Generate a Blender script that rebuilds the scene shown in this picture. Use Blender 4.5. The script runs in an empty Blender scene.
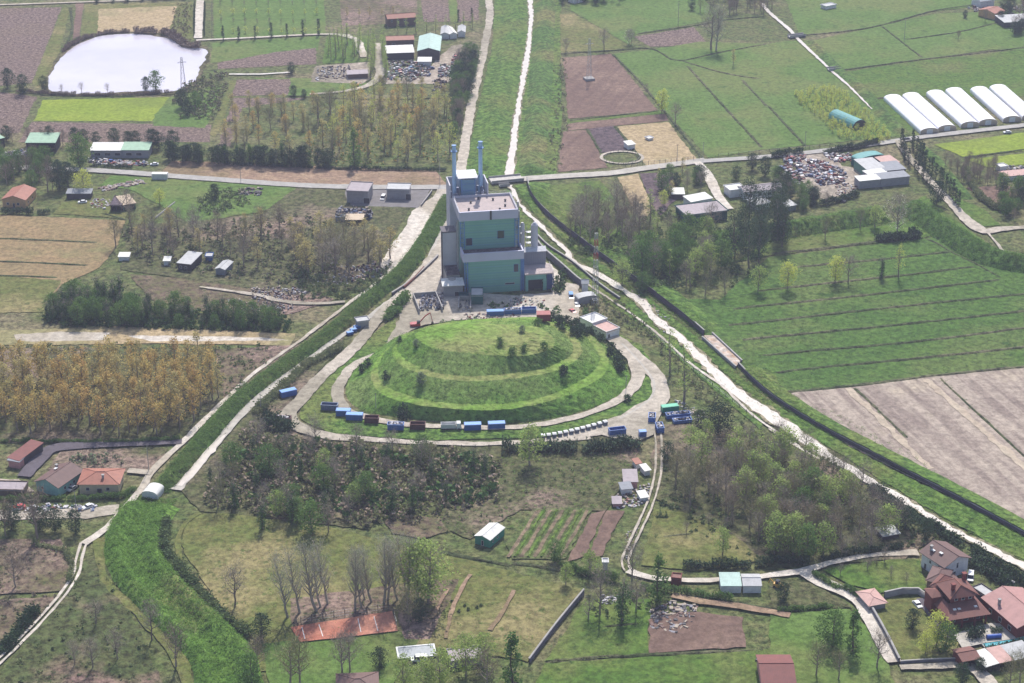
import bpy, math, random
import numpy as np
from mathutils import Vector, Matrix
from mathutils.geometry import tessellate_polygon
from mathutils.bvhtree import BVHTree

random.seed(7); rng = np.random.default_rng(7)
C = bpy.context.scene.collection
R = math.radians
# ---------------------------------------------------------------- camera, sky, sun
H = 341.0; PITCH = R(25); F = 1991.0
cam = bpy.data.cameras.new('camera'); camo = bpy.data.objects.new('camera', cam); C.objects.link(camo)
camo.location = (0, 0, H); camo.rotation_euler = (R(90) - PITCH, 0, 0)
cam.sensor_width = 36; cam.lens = 36 * F / 1024; cam.clip_start = 1; cam.clip_end = 60000
bpy.context.scene.camera = camo
SUN_EL = R(50); SUN_AZ = R(5)            # azimuth measured from +Y towards +X
sl = bpy.data.lights.new('sun', 'SUN'); sl.energy = 4.4; sl.angle = R(0.55); sl.color = (1.0, 0.955, 0.89)
so = bpy.data.objects.new('sun', sl); C.objects.link(so)
sd = Vector((math.sin(SUN_AZ) * math.cos(SUN_EL), math.cos(SUN_AZ) * math.cos(SUN_EL), math.sin(SUN_EL)))
so.rotation_euler = sd.to_track_quat('Z', 'Y').to_euler(); so.location = (0, 600, 900)
w = bpy.data.worlds.new('World'); bpy.context.scene.world = w; w.use_nodes = True
nt = w.node_tree; bg = nt.nodes['Background']
sky = nt.nodes.new('ShaderNodeTexSky'); sky.sky_type = 'NISHITA'; sky.sun_disc = False
sky.sun_elevation = SUN_EL; sky.sun_rotation = SUN_AZ; sky.altitude = 300; sky.dust_density = 2.0
nt.links.new(sky.outputs[0], bg.inputs[0]); bg.inputs[1].default_value = 0.15
vs = bpy.context.scene.view_settings
vs.view_transform = 'Standard'; vs.look = 'None'; vs.gamma = 1; vs.exposure = 0.22
bpy.context.scene.cycles.volume_bounces = 0
# ---------------------------------------------------------------- pixel of the photograph -> point of the ground
cp, sp = math.cos(PITCH), math.sin(PITCH)
def ray(u, v):
    a = (u - 512) / F; b = (341.5 - v) / F
    return Vector((a, cp + b * sp, -sp + b * cp))
def P(u, v, z=0.0):
    d = ray(u, v); t = (H - z) / -d.z
    return Vector((d.x * t, d.y * t, z))
SURF = []
def pick(u, v):
    """first thing of the raised terrain (mound, banks) below this pixel, else flat ground"""
    d = ray(u, v).normalized(); o = Vector((0, 0, H)); best = P(u, v); bd = (best - o).length
    for b in SURF:
        hit = b.ray_cast(o, d)
        if hit[0] is not None and hit[3] < bd: bd = hit[3]; best = hit[0]
    return best
def ground_z(x, y):
    z = 0
    for b in SURF:
        hit = b.ray_cast(Vector((x, y, 200)), Vector((0, 0, -1)))
        if hit[0] is not None: z = max(z, hit[0].z)
    return z
# ---------------------------------------------------------------- materials
MATS = {}
def _nodes(name):
    m = bpy.data.materials.new(name); m.use_nodes = True; n = m.node_tree
    return m, n, n.nodes['Principled BSDF']
def mix(n, a, b, fac, mode='MIX'):
    x = n.nodes.new('ShaderNodeMix'); x.data_type = 'RGBA'; x.blend_type = mode
    for s, val in ((x.inputs[0], fac), (x.inputs[6], a), (x.inputs[7], b)):
        if isinstance(val, (int, float)): s.default_value = val
        elif isinstance(val, tuple): s.default_value = (*val[:3], 1)
        else: n.links.new(val, s)
    return x.outputs[2]
def noise(n, vec, scale, detail=4, rough=0.6):
    x = n.nodes.new('ShaderNodeTexNoise'); x.inputs['Scale'].default_value = scale
    x.inputs['Detail'].default_value = detail; x.inputs['Roughness'].default_value = rough
    n.links.new(vec, x.inputs['Vector']); return x.outputs[0]
def ramp(n, val, a, b, lo=0.0, hi=1.0):
    x = n.nodes.new('ShaderNodeMapRange'); x.inputs[1].default_value = a; x.inputs[2].default_value = b
    x.inputs[3].default_value = lo; x.inputs[4].default_value = hi; n.links.new(val, x.inputs[0]); return x.outputs[0]
def math_(n, op, a, b):
    x = n.nodes.new('ShaderNodeMath'); x.operation = op
    for s, v_ in zip(x.inputs, (a, b)):
        if isinstance(v_, (int, float)): s.default_value = v_
        else: n.links.new(v_, s)
    return x.outputs[0]
def muted(c):
    """early-spring grass is duller than plain green"""
    return (c[0] * .90, c[1] * .79, c[2] * .90) if c[1] > c[0] * 1.08 else c
def gmat(name, c1, c2, c3=None, mid=0.12, big=0.018, fine=0.4, contrast=0.42, stripe=None, bump=0.5, rough=0.95, thr=0.5, c4=None):
    """land: two tones mixed at metre scale, a third in patches, fine grain, optional rows (angle deg, period m, colour, strength)"""
    if name in MATS: return MATS[name]
    c1, c2, c3, c4 = [muted(c) if c else None for c in (c1, c2, c3, c4)]
    m, n, b = _nodes(name)
    tc = n.nodes.new('ShaderNodeTexCoord').outputs['Object']
    col = mix(n, c1, c2, ramp(n, noise(n, tc, mid, 7, 0.68), 0.4, 0.6))
    if c3: col = mix(n, col, c3, ramp(n, noise(n, tc, big, 6, 0.6), thr - 0.02, thr + 0.1))
    if c4: col = mix(n, col, c4, ramp(n, noise(n, tc, mid * 2.3, 5, 0.7), 0.57, 0.64))
    if stripe:
        ang, per, sc, st = stripe
        if isinstance(ang, tuple): d_ = P(*ang[1]) - P(*ang[0]); ang = -math.degrees(math.atan2(d_.y, d_.x)) - 90
        mp = n.nodes.new('ShaderNodeMapping'); mp.inputs['Rotation'].default_value = (0, 0, R(ang)); n.links.new(tc, mp.inputs[0])
        mp2 = n.nodes.new('ShaderNodeMapping'); mp2.inputs['Scale'].default_value = (1 / per, 1 / 70, 1); n.links.new(mp.outputs[0], mp2.inputs[0])
        rows = noise(n, mp2.outputs[0], 1.0, 3, 0.6)
        f = math_(n, 'MULTIPLY', ramp(n, rows, 0.44, 0.58), ramp(n, noise(n, tc, 0.03, 4), 0.35, 0.6, st * 0.5, st))
        col = mix(n, col, sc, f)
    contrast = min(.8, contrast * 1.5); g = noise(n, tc, fine, 6, 0.82)
    sc_ = n.nodes.new('ShaderNodeVectorMath'); sc_.operation = 'SCALE'
    n.links.new(col, sc_.inputs[0]); n.links.new(ramp(n, g, 0.4, 0.6, 1 - contrast, 1 + contrast), sc_.inputs['Scale'])
    n.links.new(sc_.outputs[0], b.inputs['Base Color'])
    b.inputs['Roughness'].default_value = rough; b.inputs['Specular IOR Level'].default_value = 0.15
    if bump:
        bp = n.nodes.new('ShaderNodeBump'); bp.inputs['Strength'].default_value = bump; bp.inputs['Distance'].default_value = 0.5
        n.links.new(g, bp.inputs['Height']); n.links.new(bp.outputs[0], b.inputs['Normal'])
    MATS[name] = m; return m
def pmat(name, c, rough=0.7, metal=0.0, grime=0.15, scale=0.6, c2=None, stripe=None):
    """made things: paint, concrete, tile, sheet metal, with stains"""
    if name in MATS: return MATS[name]
    m, n, b = _nodes(name)
    tc = n.nodes.new('ShaderNodeTexCoord').outputs['Object']
    c2 = c2 or tuple(x * (1 - grime * 2) for x in c)
    col = mix(n, c, c2, ramp(n, noise(n, tc, scale, 6, 0.7), 0.42, 0.7))
    if stripe:
        ax, per, cs, st = stripe
        mp = n.nodes.new('ShaderNodeMapping'); n.links.new(tc, mp.inputs[0])
        if ax == 'y': mp.inputs['Rotation'].default_value = (0, 0, R(90))
        if ax == 'z': mp.inputs['Rotation'].default_value = (0, R(90), 0)
        wv = n.nodes.new('ShaderNodeTexWave'); wv.inputs['Scale'].default_value = 0.3142 / per; wv.inputs['Distortion'].default_value = 0.1
        n.links.new(mp.outputs[0], wv.inputs[0]); col = mix(n, col, cs, math_(n, 'MULTIPLY', ramp(n, wv.outputs[1], 0.6, 0.9), st))
    n.links.new(col, b.inputs['Base Color']); b.inputs['Roughness'].default_value = rough; b.inputs['Metallic'].default_value = metal
    MATS[name] = m; return m
def lmat(name, c1, c2, var=0.25, trans=0.25, gain=None):
    """leaves and twigs: tone varies from plant to plant and clump to clump"""
    if name in MATS: return MATS[name]
    gain = gain or (1.9 if trans else 1.6); c1 = tuple(x * gain for x in c1); c2 = tuple(x * gain for x in c2); trans = min(.55, trans * 1.5)
    m, n, b = _nodes(name)
    tc = n.nodes.new('ShaderNodeTexCoord').outputs['Object']
    geo = n.nodes.new('ShaderNodeNewGeometry').outputs['Position']
    oi = n.nodes.new('ShaderNodeObjectInfo').outputs['Random']
    f = math_(n, 'ADD', math_(n, 'MULTIPLY', oi, 0.55), math_(n, 'MULTIPLY', ramp(n, noise(n, geo, 0.22, 3, 0.7), 0.3, 0.7), 0.55))
    col = mix(n, c1, c2, f)
    sc_ = n.nodes.new('ShaderNodeVectorMath'); sc_.operation = 'SCALE'
    n.links.new(col, sc_.inputs[0]); n.links.new(ramp(n, noise(n, geo, 1.4, 2, 0.7), 0.3, 0.7, 1 - var, 1 + var), sc_.inputs['Scale'])
    n.links.new(sc_.outputs[0], b.inputs['Base Color']); b.inputs['Roughness'].default_value = 0.85
    b.inputs['Specular IOR Level'].default_value = 0.2
    if trans:
        tr = n.nodes.new('ShaderNodeBsdfTranslucent'); n.links.new(sc_.outputs[0], tr.inputs[0])
        ms = n.nodes.new('ShaderNodeMixShader'); ms.inputs[0].default_value = trans
        n.links.new(b.outputs[0], ms.inputs[1]); n.links.new(tr.outputs[0], ms.inputs[2])
        n.links.new(ms.outputs[0], n.nodes['Material Output'].inputs[0])
    MATS[name] = m; return m
def S(r, g, b):      # sRGB 0-255 -> linear
    f = lambda x: (x / 255 / 12.92) if x / 255 <= 0.04045 else ((x / 255 + 0.055) / 1.055) ** 2.4
    return (f(r), f(g), f(b))
# ---------------------------------------------------------------- mesh helpers
def mesh_np(name, v, f, mats, mi=None, smooth=False):
    """v (n,3), f (m,k)"""
    me = bpy.data.meshes.new(name); v = np.asarray(v, np.float32); f = np.asarray(f, np.int32); k = f.shape[1]
    me.vertices.add(len(v)); me.vertices.foreach_set('co', v.ravel())
    me.loops.add(f.size); me.loops.foreach_set('vertex_index', f.ravel())
    me.polygons.add(len(f)); me.polygons.foreach_set('loop_start', np.arange(0, f.size, k, dtype=np.int32))
    for m in mats: me.materials.append(m)
    if mi is not None: me.polygons.foreach_set('material_index', np.asarray(mi, np.int32))
    if smooth: me.polygons.foreach_set('use_smooth', np.ones(len(f), bool))
    me.update(calc_edges=True); return me
def link(name, me, parent=None, loc=None, rz=0, sc=None):
    o = bpy.data.objects.new(name, me); C.objects.link(o)
    if parent: o.parent = parent
    if loc is not None: o.location = loc
    o.rotation_euler.z = rz
    if sc is not None: o.scale = sc
    return o
def thing(name, label, cat, loc=(0, 0, 0), rz=0, group=None):
    o = link(name, None, None, loc, rz); o.empty_display_size = 1; o['label'] = label; o['category'] = cat
    if group: o['group'] = group
    return o
def tag(o, label, cat=None, group=None, kind=None):
    o['label'] = label
    if cat: o['category'] = cat
    if group: o['group'] = group
    if kind: o['kind'] = kind
    return o
class MB:
    def __init__(s): s.v = []; s.f = []; s.m = []
    def add(s, vs, fs, m=0):
        o = len(s.v); s.v += [tuple(x) for x in vs]; s.f += [tuple(i + o for i in f) for f in fs]; s.m += [m] * len(fs)
    def box(s, x0, y0, z0, x1, y1, z1, m=0):
        s.add([(x0,y0,z0),(x1,y0,z0),(x1,y1,z0),(x0,y1,z0),(x0,y0,z1),(x1,y0,z1),(x1,y1,z1),(x0,y1,z1)],
              [(3,2,1,0),(4,5,6,7),(0,1,5,4),(1,2,6,5),(2,3,7,6),(3,0,4,7)], m)
    def cyl(s, p0, p1, r0, r1=None, n=8, m=0):
        r1 = r0 if r1 is None else r1; p0 = Vector(p0); p1 = Vector(p1); d = (p1 - p0).normalized()
        a = d.orthogonal().normalized(); b = d.cross(a); vs = []
        for p, r in ((p0, r0), (p1, r1)):
            for i in range(n):
                t = 2 * math.pi * i / n; vs.append(p + a * (r * math.cos(t)) + b * (r * math.sin(t)))
        s.add(vs, [(i, (i + 1) % n, n + (i + 1) % n, n + i) for i in range(n)] + [tuple(range(n))[::-1], tuple(range(n, 2 * n))], m)
    def bar(s, p0, p1, t, m=0): s.cyl(p0, p1, t / 2, n=4, m=m)
    def slab(s, pts, th, m=0):      # planar polygon pts, thickened downwards
        n = len(pts); lo = [(p[0], p[1], p[2] - th) for p in pts]
        s.add(list(pts) + lo, [tuple(range(n)), tuple(range(n, 2 * n))[::-1]] + [(i, n + i, n + (i + 1) % n, (i + 1) % n) for i in range(n)], m)
    def build(s, name, mats, parent=None, loc=None, rz=0, smooth=False):
        me = bpy.data.meshes.new(name); me.from_pydata(s.v, [], s.f); me.update()
        if not isinstance(mats, (list, tuple)): mats = [mats]
        for m in mats: me.materials.append(m)
        me.polygons.foreach_set('material_index', s.m)
        if smooth: me.shade_smooth()
        return link(name, me, parent, loc, rz)
# ---------------------------------------------------------------- land sheets
LAYER = [0.03]
def nextz():
    LAYER[0] += 0.0045; return LAYER[0]
def smooth_line(pts, step=3.0, closed=False):
    """Catmull-Rom through world points"""
    p = [Vector((q[0], q[1], 0)) for q in pts]; n = len(p); out = []
    for i in range(n if closed else n - 1):
        a, b, c, d = (p[(i - 1) % n], p[i], p[(i + 1) % n], p[(i + 2) % n]) if closed else (p[max(i - 1, 0)], p[i], p[i + 1], p[min(i + 2, n - 1)])
        k = max(1, int((c - b).length / step))
        for j in range(k):
            t = j / k
            out.append(0.5 * ((2 * b) + (c - a) * t + (2 * a - 5 * b + 4 * c - d) * t * t + (3 * b - a - 3 * c + d) * t ** 3))
    if not closed: out.append(p[-1])
    return out
def px(pts): return [P(*q) for q in pts]
def poly_mesh(name, w, z, mat):
    tri = tessellate_polygon([[Vector((q.x, q.y, 0)) for q in w]])
    me = bpy.data.meshes.new(name); me.from_pydata([(q.x, q.y, z) for q in w], [], [t if ((w[t[1]].x-w[t[0]].x)*(w[t[2]].y-w[t[0]].y)-(w[t[1]].y-w[t[0]].y)*(w[t[2]].x-w[t[0]].x))>0 else t[::-1] for t in tri]); me.update()
    me.materials.append(mat); return me
def rough_edge(w, amp, step=3.0):
    out = []
    for i in range(len(w)):
        a, b = w[i], w[(i + 1) % len(w)]; k = max(1, int((b - a).length / step)); nrm = Vector((-(b - a).y, (b - a).x, 0)).normalized()
        for j in range(k): out.append(a.lerp(b, j / k) + nrm * random.uniform(-amp, amp))
    return out
def land(name, label, pts, mat, amp=0.5, curve=False, z=None):
    w = px(pts)
    w = smooth_line(w, 4, True) if curve else w
    w = rough_edge(w, amp, 3.0 if not curve else 4.0) if amp else w
    o = link(name, poly_mesh(name, w, z or nextz(), mat)); return tag(o, label, kind='structure')
def ribbon_mesh(name, line, wd, z, mat, amp=0.15, prof=None, jz=0.0):
    """line world pts, wd width or list of widths; prof: cross-section [(offset fraction -1..1, z)]"""
    n = len(line); v = []; prof0 = prof or [(-1, 0), (1, 0)]
    for i, p in enumerate(line):
        tp = min(1, i / 3, (n - 1 - i) / 3) if jz > .1 or (prof and jz) else 1; prof = [(o_, z_ * tp - (.3 if tp == 0 else 0)) for o_, z_ in prof0]
        t = (line[min(i + 1, n - 1)] - line[max(i - 1, 0)]).normalized(); nr = Vector((t.y, -t.x, 0))
        wi = wd if isinstance(wd, (int, float)) else np.interp(i / (n - 1), np.linspace(0, 1, len(wd)), wd)
        for k, (of, zz) in enumerate(prof):
            e = k in (0, len(prof) - 1)
            q = p + nr * (of * wi / 2 + random.uniform(-amp, amp) * (1 if e or jz else 0.5)); v.append((q.x, q.y, z + zz + (random.uniform(-jz, jz) if not e else 0)))
    m = len(prof); f = [(i * m + k, i * m + k + 1, (i + 1) * m + k + 1, (i + 1) * m + k) for i in range(n - 1) for k in range(m - 1)]
    f = [q[::-1] for q in f]
    return mesh_np(name, v, f, [mat])
def ribbon(name, label, pts, wd, mat, amp=0.2, step=3.0, z=None, w=None, **kw):
    line = smooth_line(w or px(pts), step)
    me = ribbon_mesh(name, line, wd, z or nextz(), mat, amp, **kw)
    # make faces look up
    o = link(name, me)
    if me.polygons[0].normal.z < 0: me.flip_normals()
    return tag(o, label, kind='structure')
def bank(name, label, pts, prof, mat, jz=0.15, step=3.0, surf=True, w=None, amp=0.3):
    """raised earth: prof [(offset m to the right of the line, height)]"""
    line = smooth_line(w or px(pts), step)
    me = ribbon_mesh(name, line, 2, 0, mat, amp, prof=prof, jz=jz)
    me.update()
    if me.polygons[len(prof) // 2].normal.z < 0: me.flip_normals()
    if surf: SURF.append(BVHTree.FromPolygons([v.co.copy() for v in me.vertices], [tuple(p.vertices) for p in me.polygons]))
    return tag(link(name, me), label, kind='structure')
def track(label, pts, gap, wd, mat, name='track'):
    """two worn wheel ruts, joined into one sheet"""
    line = smooth_line(px(pts), 3.0); z = nextz(); vs, fs = [], []
    for s in (-1, 1):
        off = []
        for i, p in enumerate(line):
            t = (line[min(i + 1, len(line) - 1)] - line[max(i - 1, 0)]).normalized(); off.append(p + Vector((t.y, -t.x, 0)) * (s * gap / 2))
        me = ribbon_mesh('x', off, wd, z, mat, 0.15); o = len(vs)
        vs += [tuple(v.co) for v in me.vertices]; fs += [tuple(i + o for i in p.vertices) for p in me.polygons]; bpy.data.meshes.remove(me)
    me = bpy.data.meshes.new(name); me.from_pydata(vs, [], fs); me.materials.append(mat); me.update()
    if me.polygons[0].normal.z < 0: me.flip_normals()
    return tag(link(name, me), label, kind='structure')
def inside(x, y, w):
    c = False; j = len(w) - 1
    for i in range(len(w)):
        if (w[i].y > y) != (w[j].y > y) and x < (w[j].x - w[i].x) * (y - w[i].y) / (w[j].y - w[i].y) + w[i].x: c = not c
        j = i
    return c
def scatter(pts, spacing, jit=0.42):
    w = px(pts); xs = [q.x for q in w]; ys = [q.y for q in w]; out = []; row = 0; y = min(ys)
    while y < max(ys):
        x = min(xs) + (spacing / 2 if row % 2 else 0)
        while x < max(xs):
            qx = x + random.uniform(-jit, jit) * spacing; qy = y + random.uniform(-jit, jit) * spacing
            if inside(qx, qy, w): out.append((qx, qy))
            x += spacing
        y += spacing * 0.87; row += 1
    return out
def along(pts, spacing, jit=0.2, curve=True):
    w = px(pts); line = smooth_line(w, 1.0) if curve else w; out = []; acc = 0
    for i in range(len(line) - 1):
        a, b = line[i], line[i + 1]; L = (b - a).length; t = (spacing - acc)
        while t <= L: out.append(a.lerp(b, t / L) + Vector((random.uniform(-jit, jit), random.uniform(-jit, jit), 0)) * spacing); t += spacing
        acc = (acc + L) % spacing
    return [(q.x, q.y) for q in out]
# ---------------------------------------------------------------- plants
def quads(cen, size, flat=0.0):
    n = len(cen); a = rng.normal(size=(n, 3)); a[:, 2] *= .6; a /= np.linalg.norm(a, axis=1)[:, None]
    b = rng.normal(size=(n, 3)); b[:, 2] *= .6 * (1 - flat); b -= a * (a * b).sum(1)[:, None]; b /= np.linalg.norm(b, axis=1)[:, None]
    s = (np.asarray(size) * rng.uniform(0.6, 1.3, n))[:, None] / 2; c = np.cross(a, b)
    v = np.stack([cen - a * s, cen - c * s * 0.8, cen + a * s, cen + c * s * 0.8], 1).reshape(-1, 3)
    return v, np.arange(4 * n).reshape(-1, 4)
def env(kind, t):
    if kind == 'oval': return math.sin(math.pi * min(1, t ** 0.75)) ** 0.6
    if kind == 'round': return math.sqrt(max(0, 1 - (2 * t - 1) ** 2))
    if kind == 'cone': return (1 - t) ** 0.8 * min(1, t * 8 + 0.3)
    if kind == 'column': return min(1, t * 6 + 0.4) * (1 - t ** 3) ** 0.7
    if kind == 'fan': return 0.35 + 0.65 * math.sin(math.pi * min(1, 0.25 + t * 0.68)) if t < 0.97 else 0.4
    if kind == 'low': return math.sqrt(max(0.02, 1 - t * t))
def crown_pts(kind, h, z0, rx, ncl, per, clr, hollow=0.5):
    out = []
    lob = [(random.uniform(0, 6.28), random.uniform(0.7, 1.15)) for _ in range(5)]
    for _ in range(ncl):
        t = random.random(); a = random.uniform(0, 6.28)
        l = max(m * max(0.0, math.cos(a - q)) for q, m in lob); l = 0.62 + 0.42 * l
        r = env(kind, t) * rx * (hollow + (1 - hollow) * random.random()) * l * random.uniform(0.8, 1.08)
        c = np.array([math.cos(a) * r, math.sin(a) * r, z0 + t * (h - z0)])
        k = max(3, int(per * random.uniform(0.6, 1.4)))
        out.append(c + rng.normal(size=(k, 3)) * clr * np.array([1, 1, 0.75]))
    return np.concatenate(out)
def tube_np(segs, n=4):
    V, Fq = [], []
    for p0, p1, r0, r1 in segs:
        p0 = Vector(p0); p1 = Vector(p1); d = (p1 - p0)
        if d.length < 1e-4: continue
        d.normalize(); a = d.orthogonal().normalized(); b = d.cross(a); o = len(V)
        for p, r in ((p0, r0), (p1, r1)):
            for i in range(n):
                t = 2 * math.pi * i / n; q = p + a * (r * math.cos(t)) + b * (r * math.sin(t)); V.append(tuple(q))
        Fq += [(o + i, o + (i + 1) % n, o + n + (i + 1) % n, o + n + i) for i in range(n)]
    return np.array(V), np.array(Fq)
def branchy(h, spread, limbs, first=0.3, up=0.6, lean=0.0, sub=3):
    """trunk + limb segments; returns thick segs, thin segs, tips"""
    segs = []; thin = []; tips = []; r0 = h * 0.017 + 0.08; k = 6
    sp_ = [Vector((0, 0, 0))]
    for i in range(k): sp_.append(sp_[-1] + Vector((random.uniform(-.02, .02) * h + lean * h / k * (1 - i * .08), random.uniform(-.02, .02) * h, h * 0.93 / k)))
    for i in range(k): segs.append((sp_[i], sp_[i + 1], r0 * (1 - i / k * 0.85), r0 * (1 - (i + 1) / k * 0.85)))
    for j in range(limbs):
        t = first + (0.95 - first) * (j + random.random() * .6) / limbs; q = t * k; i = min(k - 1, int(q)); base = sp_[i].lerp(sp_[i + 1], q - i)
        a = j * 2.4 + random.uniform(-.5, .5); L = spread * (1.15 - t * 0.75) * random.uniform(0.75, 1.1)
        d = Vector((math.cos(a), math.sin(a), up * random.uniform(.7, 1.6))).normalized()
        mid = base + d * L * 0.5; d2 = (d + Vector((0, 0, 0.35 * up + .1))).normalized(); end = mid + d2 * L * 0.55
        rr = r0 * (1 - t) * 0.55 + 0.045
        segs.append((base, mid, rr, rr * 0.6)); thin.append((mid, end, rr * 0.6, 0.02)); tips.append(end)
        for s in range(sub):
            b2 = base.lerp(mid, random.uniform(.4, 1)) if random.random() < .5 else mid.lerp(end, random.random())
            e2 = b2 + (d + Vector((random.uniform(-.8, .8), random.uniform(-.8, .8), random.uniform(0, .9)))).normalized() * L * random.uniform(.3, .5)
            thin.append((b2, e2, 0.045, 0.015)); tips.append(e2)
    tips.append(sp_[-1]); return segs, thin, tips
def twigs(tips, n, L, wd, upb=0.5):
    tips = np.array([tuple(t) for t in tips]); idx = rng.integers(0, len(tips), n)
    base = tips[idx] + rng.normal(size=(n, 3)) * L * 0.35 - np.array([0, 0, L * 0.2])
    d = rng.normal(size=(n, 3)); d[:, 2] = np.abs(d[:, 2]) + upb; d /= np.linalg.norm(d, axis=1)[:, None]
    s = np.cross(d, rng.normal(size=(n, 3))); s /= np.linalg.norm(s, axis=1)[:, None]
    l = L * rng.uniform(0.4, 1.1, n)[:, None]
    v = np.stack([base - s * wd, base + s * wd, base + d * l + s * wd * 0.3, base + d * l - s * wd * 0.3], 1).reshape(-1, 3)
    return v, np.arange(4 * n).reshape(-1, 4)
def join(parts):
    V, Fq, M = [], [], []; o = 0
    for v, f, m in parts:
        if len(v) == 0: continue
        V.append(v); Fq.append(f + o); M.append(np.full(len(f), m)); o += len(v)
    return np.concatenate(V), np.concatenate(Fq), np.concatenate(M)
BARK = lmat('bark', S(96, 84, 76), S(128, 116, 106), 0.15, 0)
BARKW = lmat('bark_pale', S(120, 112, 100), S(140, 132, 120), 0.15, 0)
BARKD = lmat('bark_dark', S(66, 58, 52), S(84, 76, 68), 0.15, 0)
L = dict(
    rust=lmat('leaf_rust', S(150, 118, 76), S(158, 146, 90), 0.4, 0.45, 1.75),
    tan=lmat('leaf_tan', S(126, 114, 78), S(148, 140, 94), 0.3, 0.45),
    pale=lmat('leaf_pale_green', S(104, 122, 66), S(128, 140, 82), 0.3, 0.4),
    lime=lmat('leaf_lime', S(136, 146, 70), S(158, 160, 84), 0.3, 0.45),
    green=lmat('leaf_green', S(60, 86, 44), S(84, 104, 54), 0.35, 0.25),
    dark=lmat('leaf_dark', S(38, 54, 38), S(54, 70, 46), 0.35, 0.12),
    ivy=lmat('leaf_ivy', S(44, 68, 38), S(64, 86, 44), 0.35, 0.15),
    grey=lmat('leaf_grey_green', S(88, 100, 76), S(112, 120, 92), 0.3, 0.2),
    twig=lmat('twig_grey', S(112, 102, 92), S(136, 126, 112), 0.2, 0),
    twigw=lmat('twig_pale', S(140, 132, 120), S(160, 152, 138), 0.2, 0),
    twigp=lmat('twig_purple', S(108, 94, 84), S(128, 116, 98), 0.2, 0),
    twigb=lmat('twig_olive', S(106, 102, 74), S(124, 120, 86), 0.2, 0),
    white=lmat('blossom', S(176, 168, 160), S(196, 190, 178), 0.15, 0.3),
    red=lmat('leaf_red', S(120, 70, 54), S(136, 90, 66), 0.2, 0.3),
    scrub=lmat('scrub_leaf', S(78, 92, 58), S(112, 112, 80), 0.35, 0.15),
    scrubd=lmat('scrub_leaf_dark', S(60, 76, 48), S(88, 98, 62), 0.35, 0.15),
    bramble=lmat('bramble', S(104, 88, 82), S(128, 114, 98), 0.3, 0.0),
    grass=lmat('grass_blade', S(74, 108, 42), S(98, 126, 54), 0.3, 0.3, 1.5),
    grassd=lmat('grass_rough', S(58, 88, 40), S(100, 122, 58), 0.3, 0.3, 1.5),
)
PROTO = {}
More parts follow.
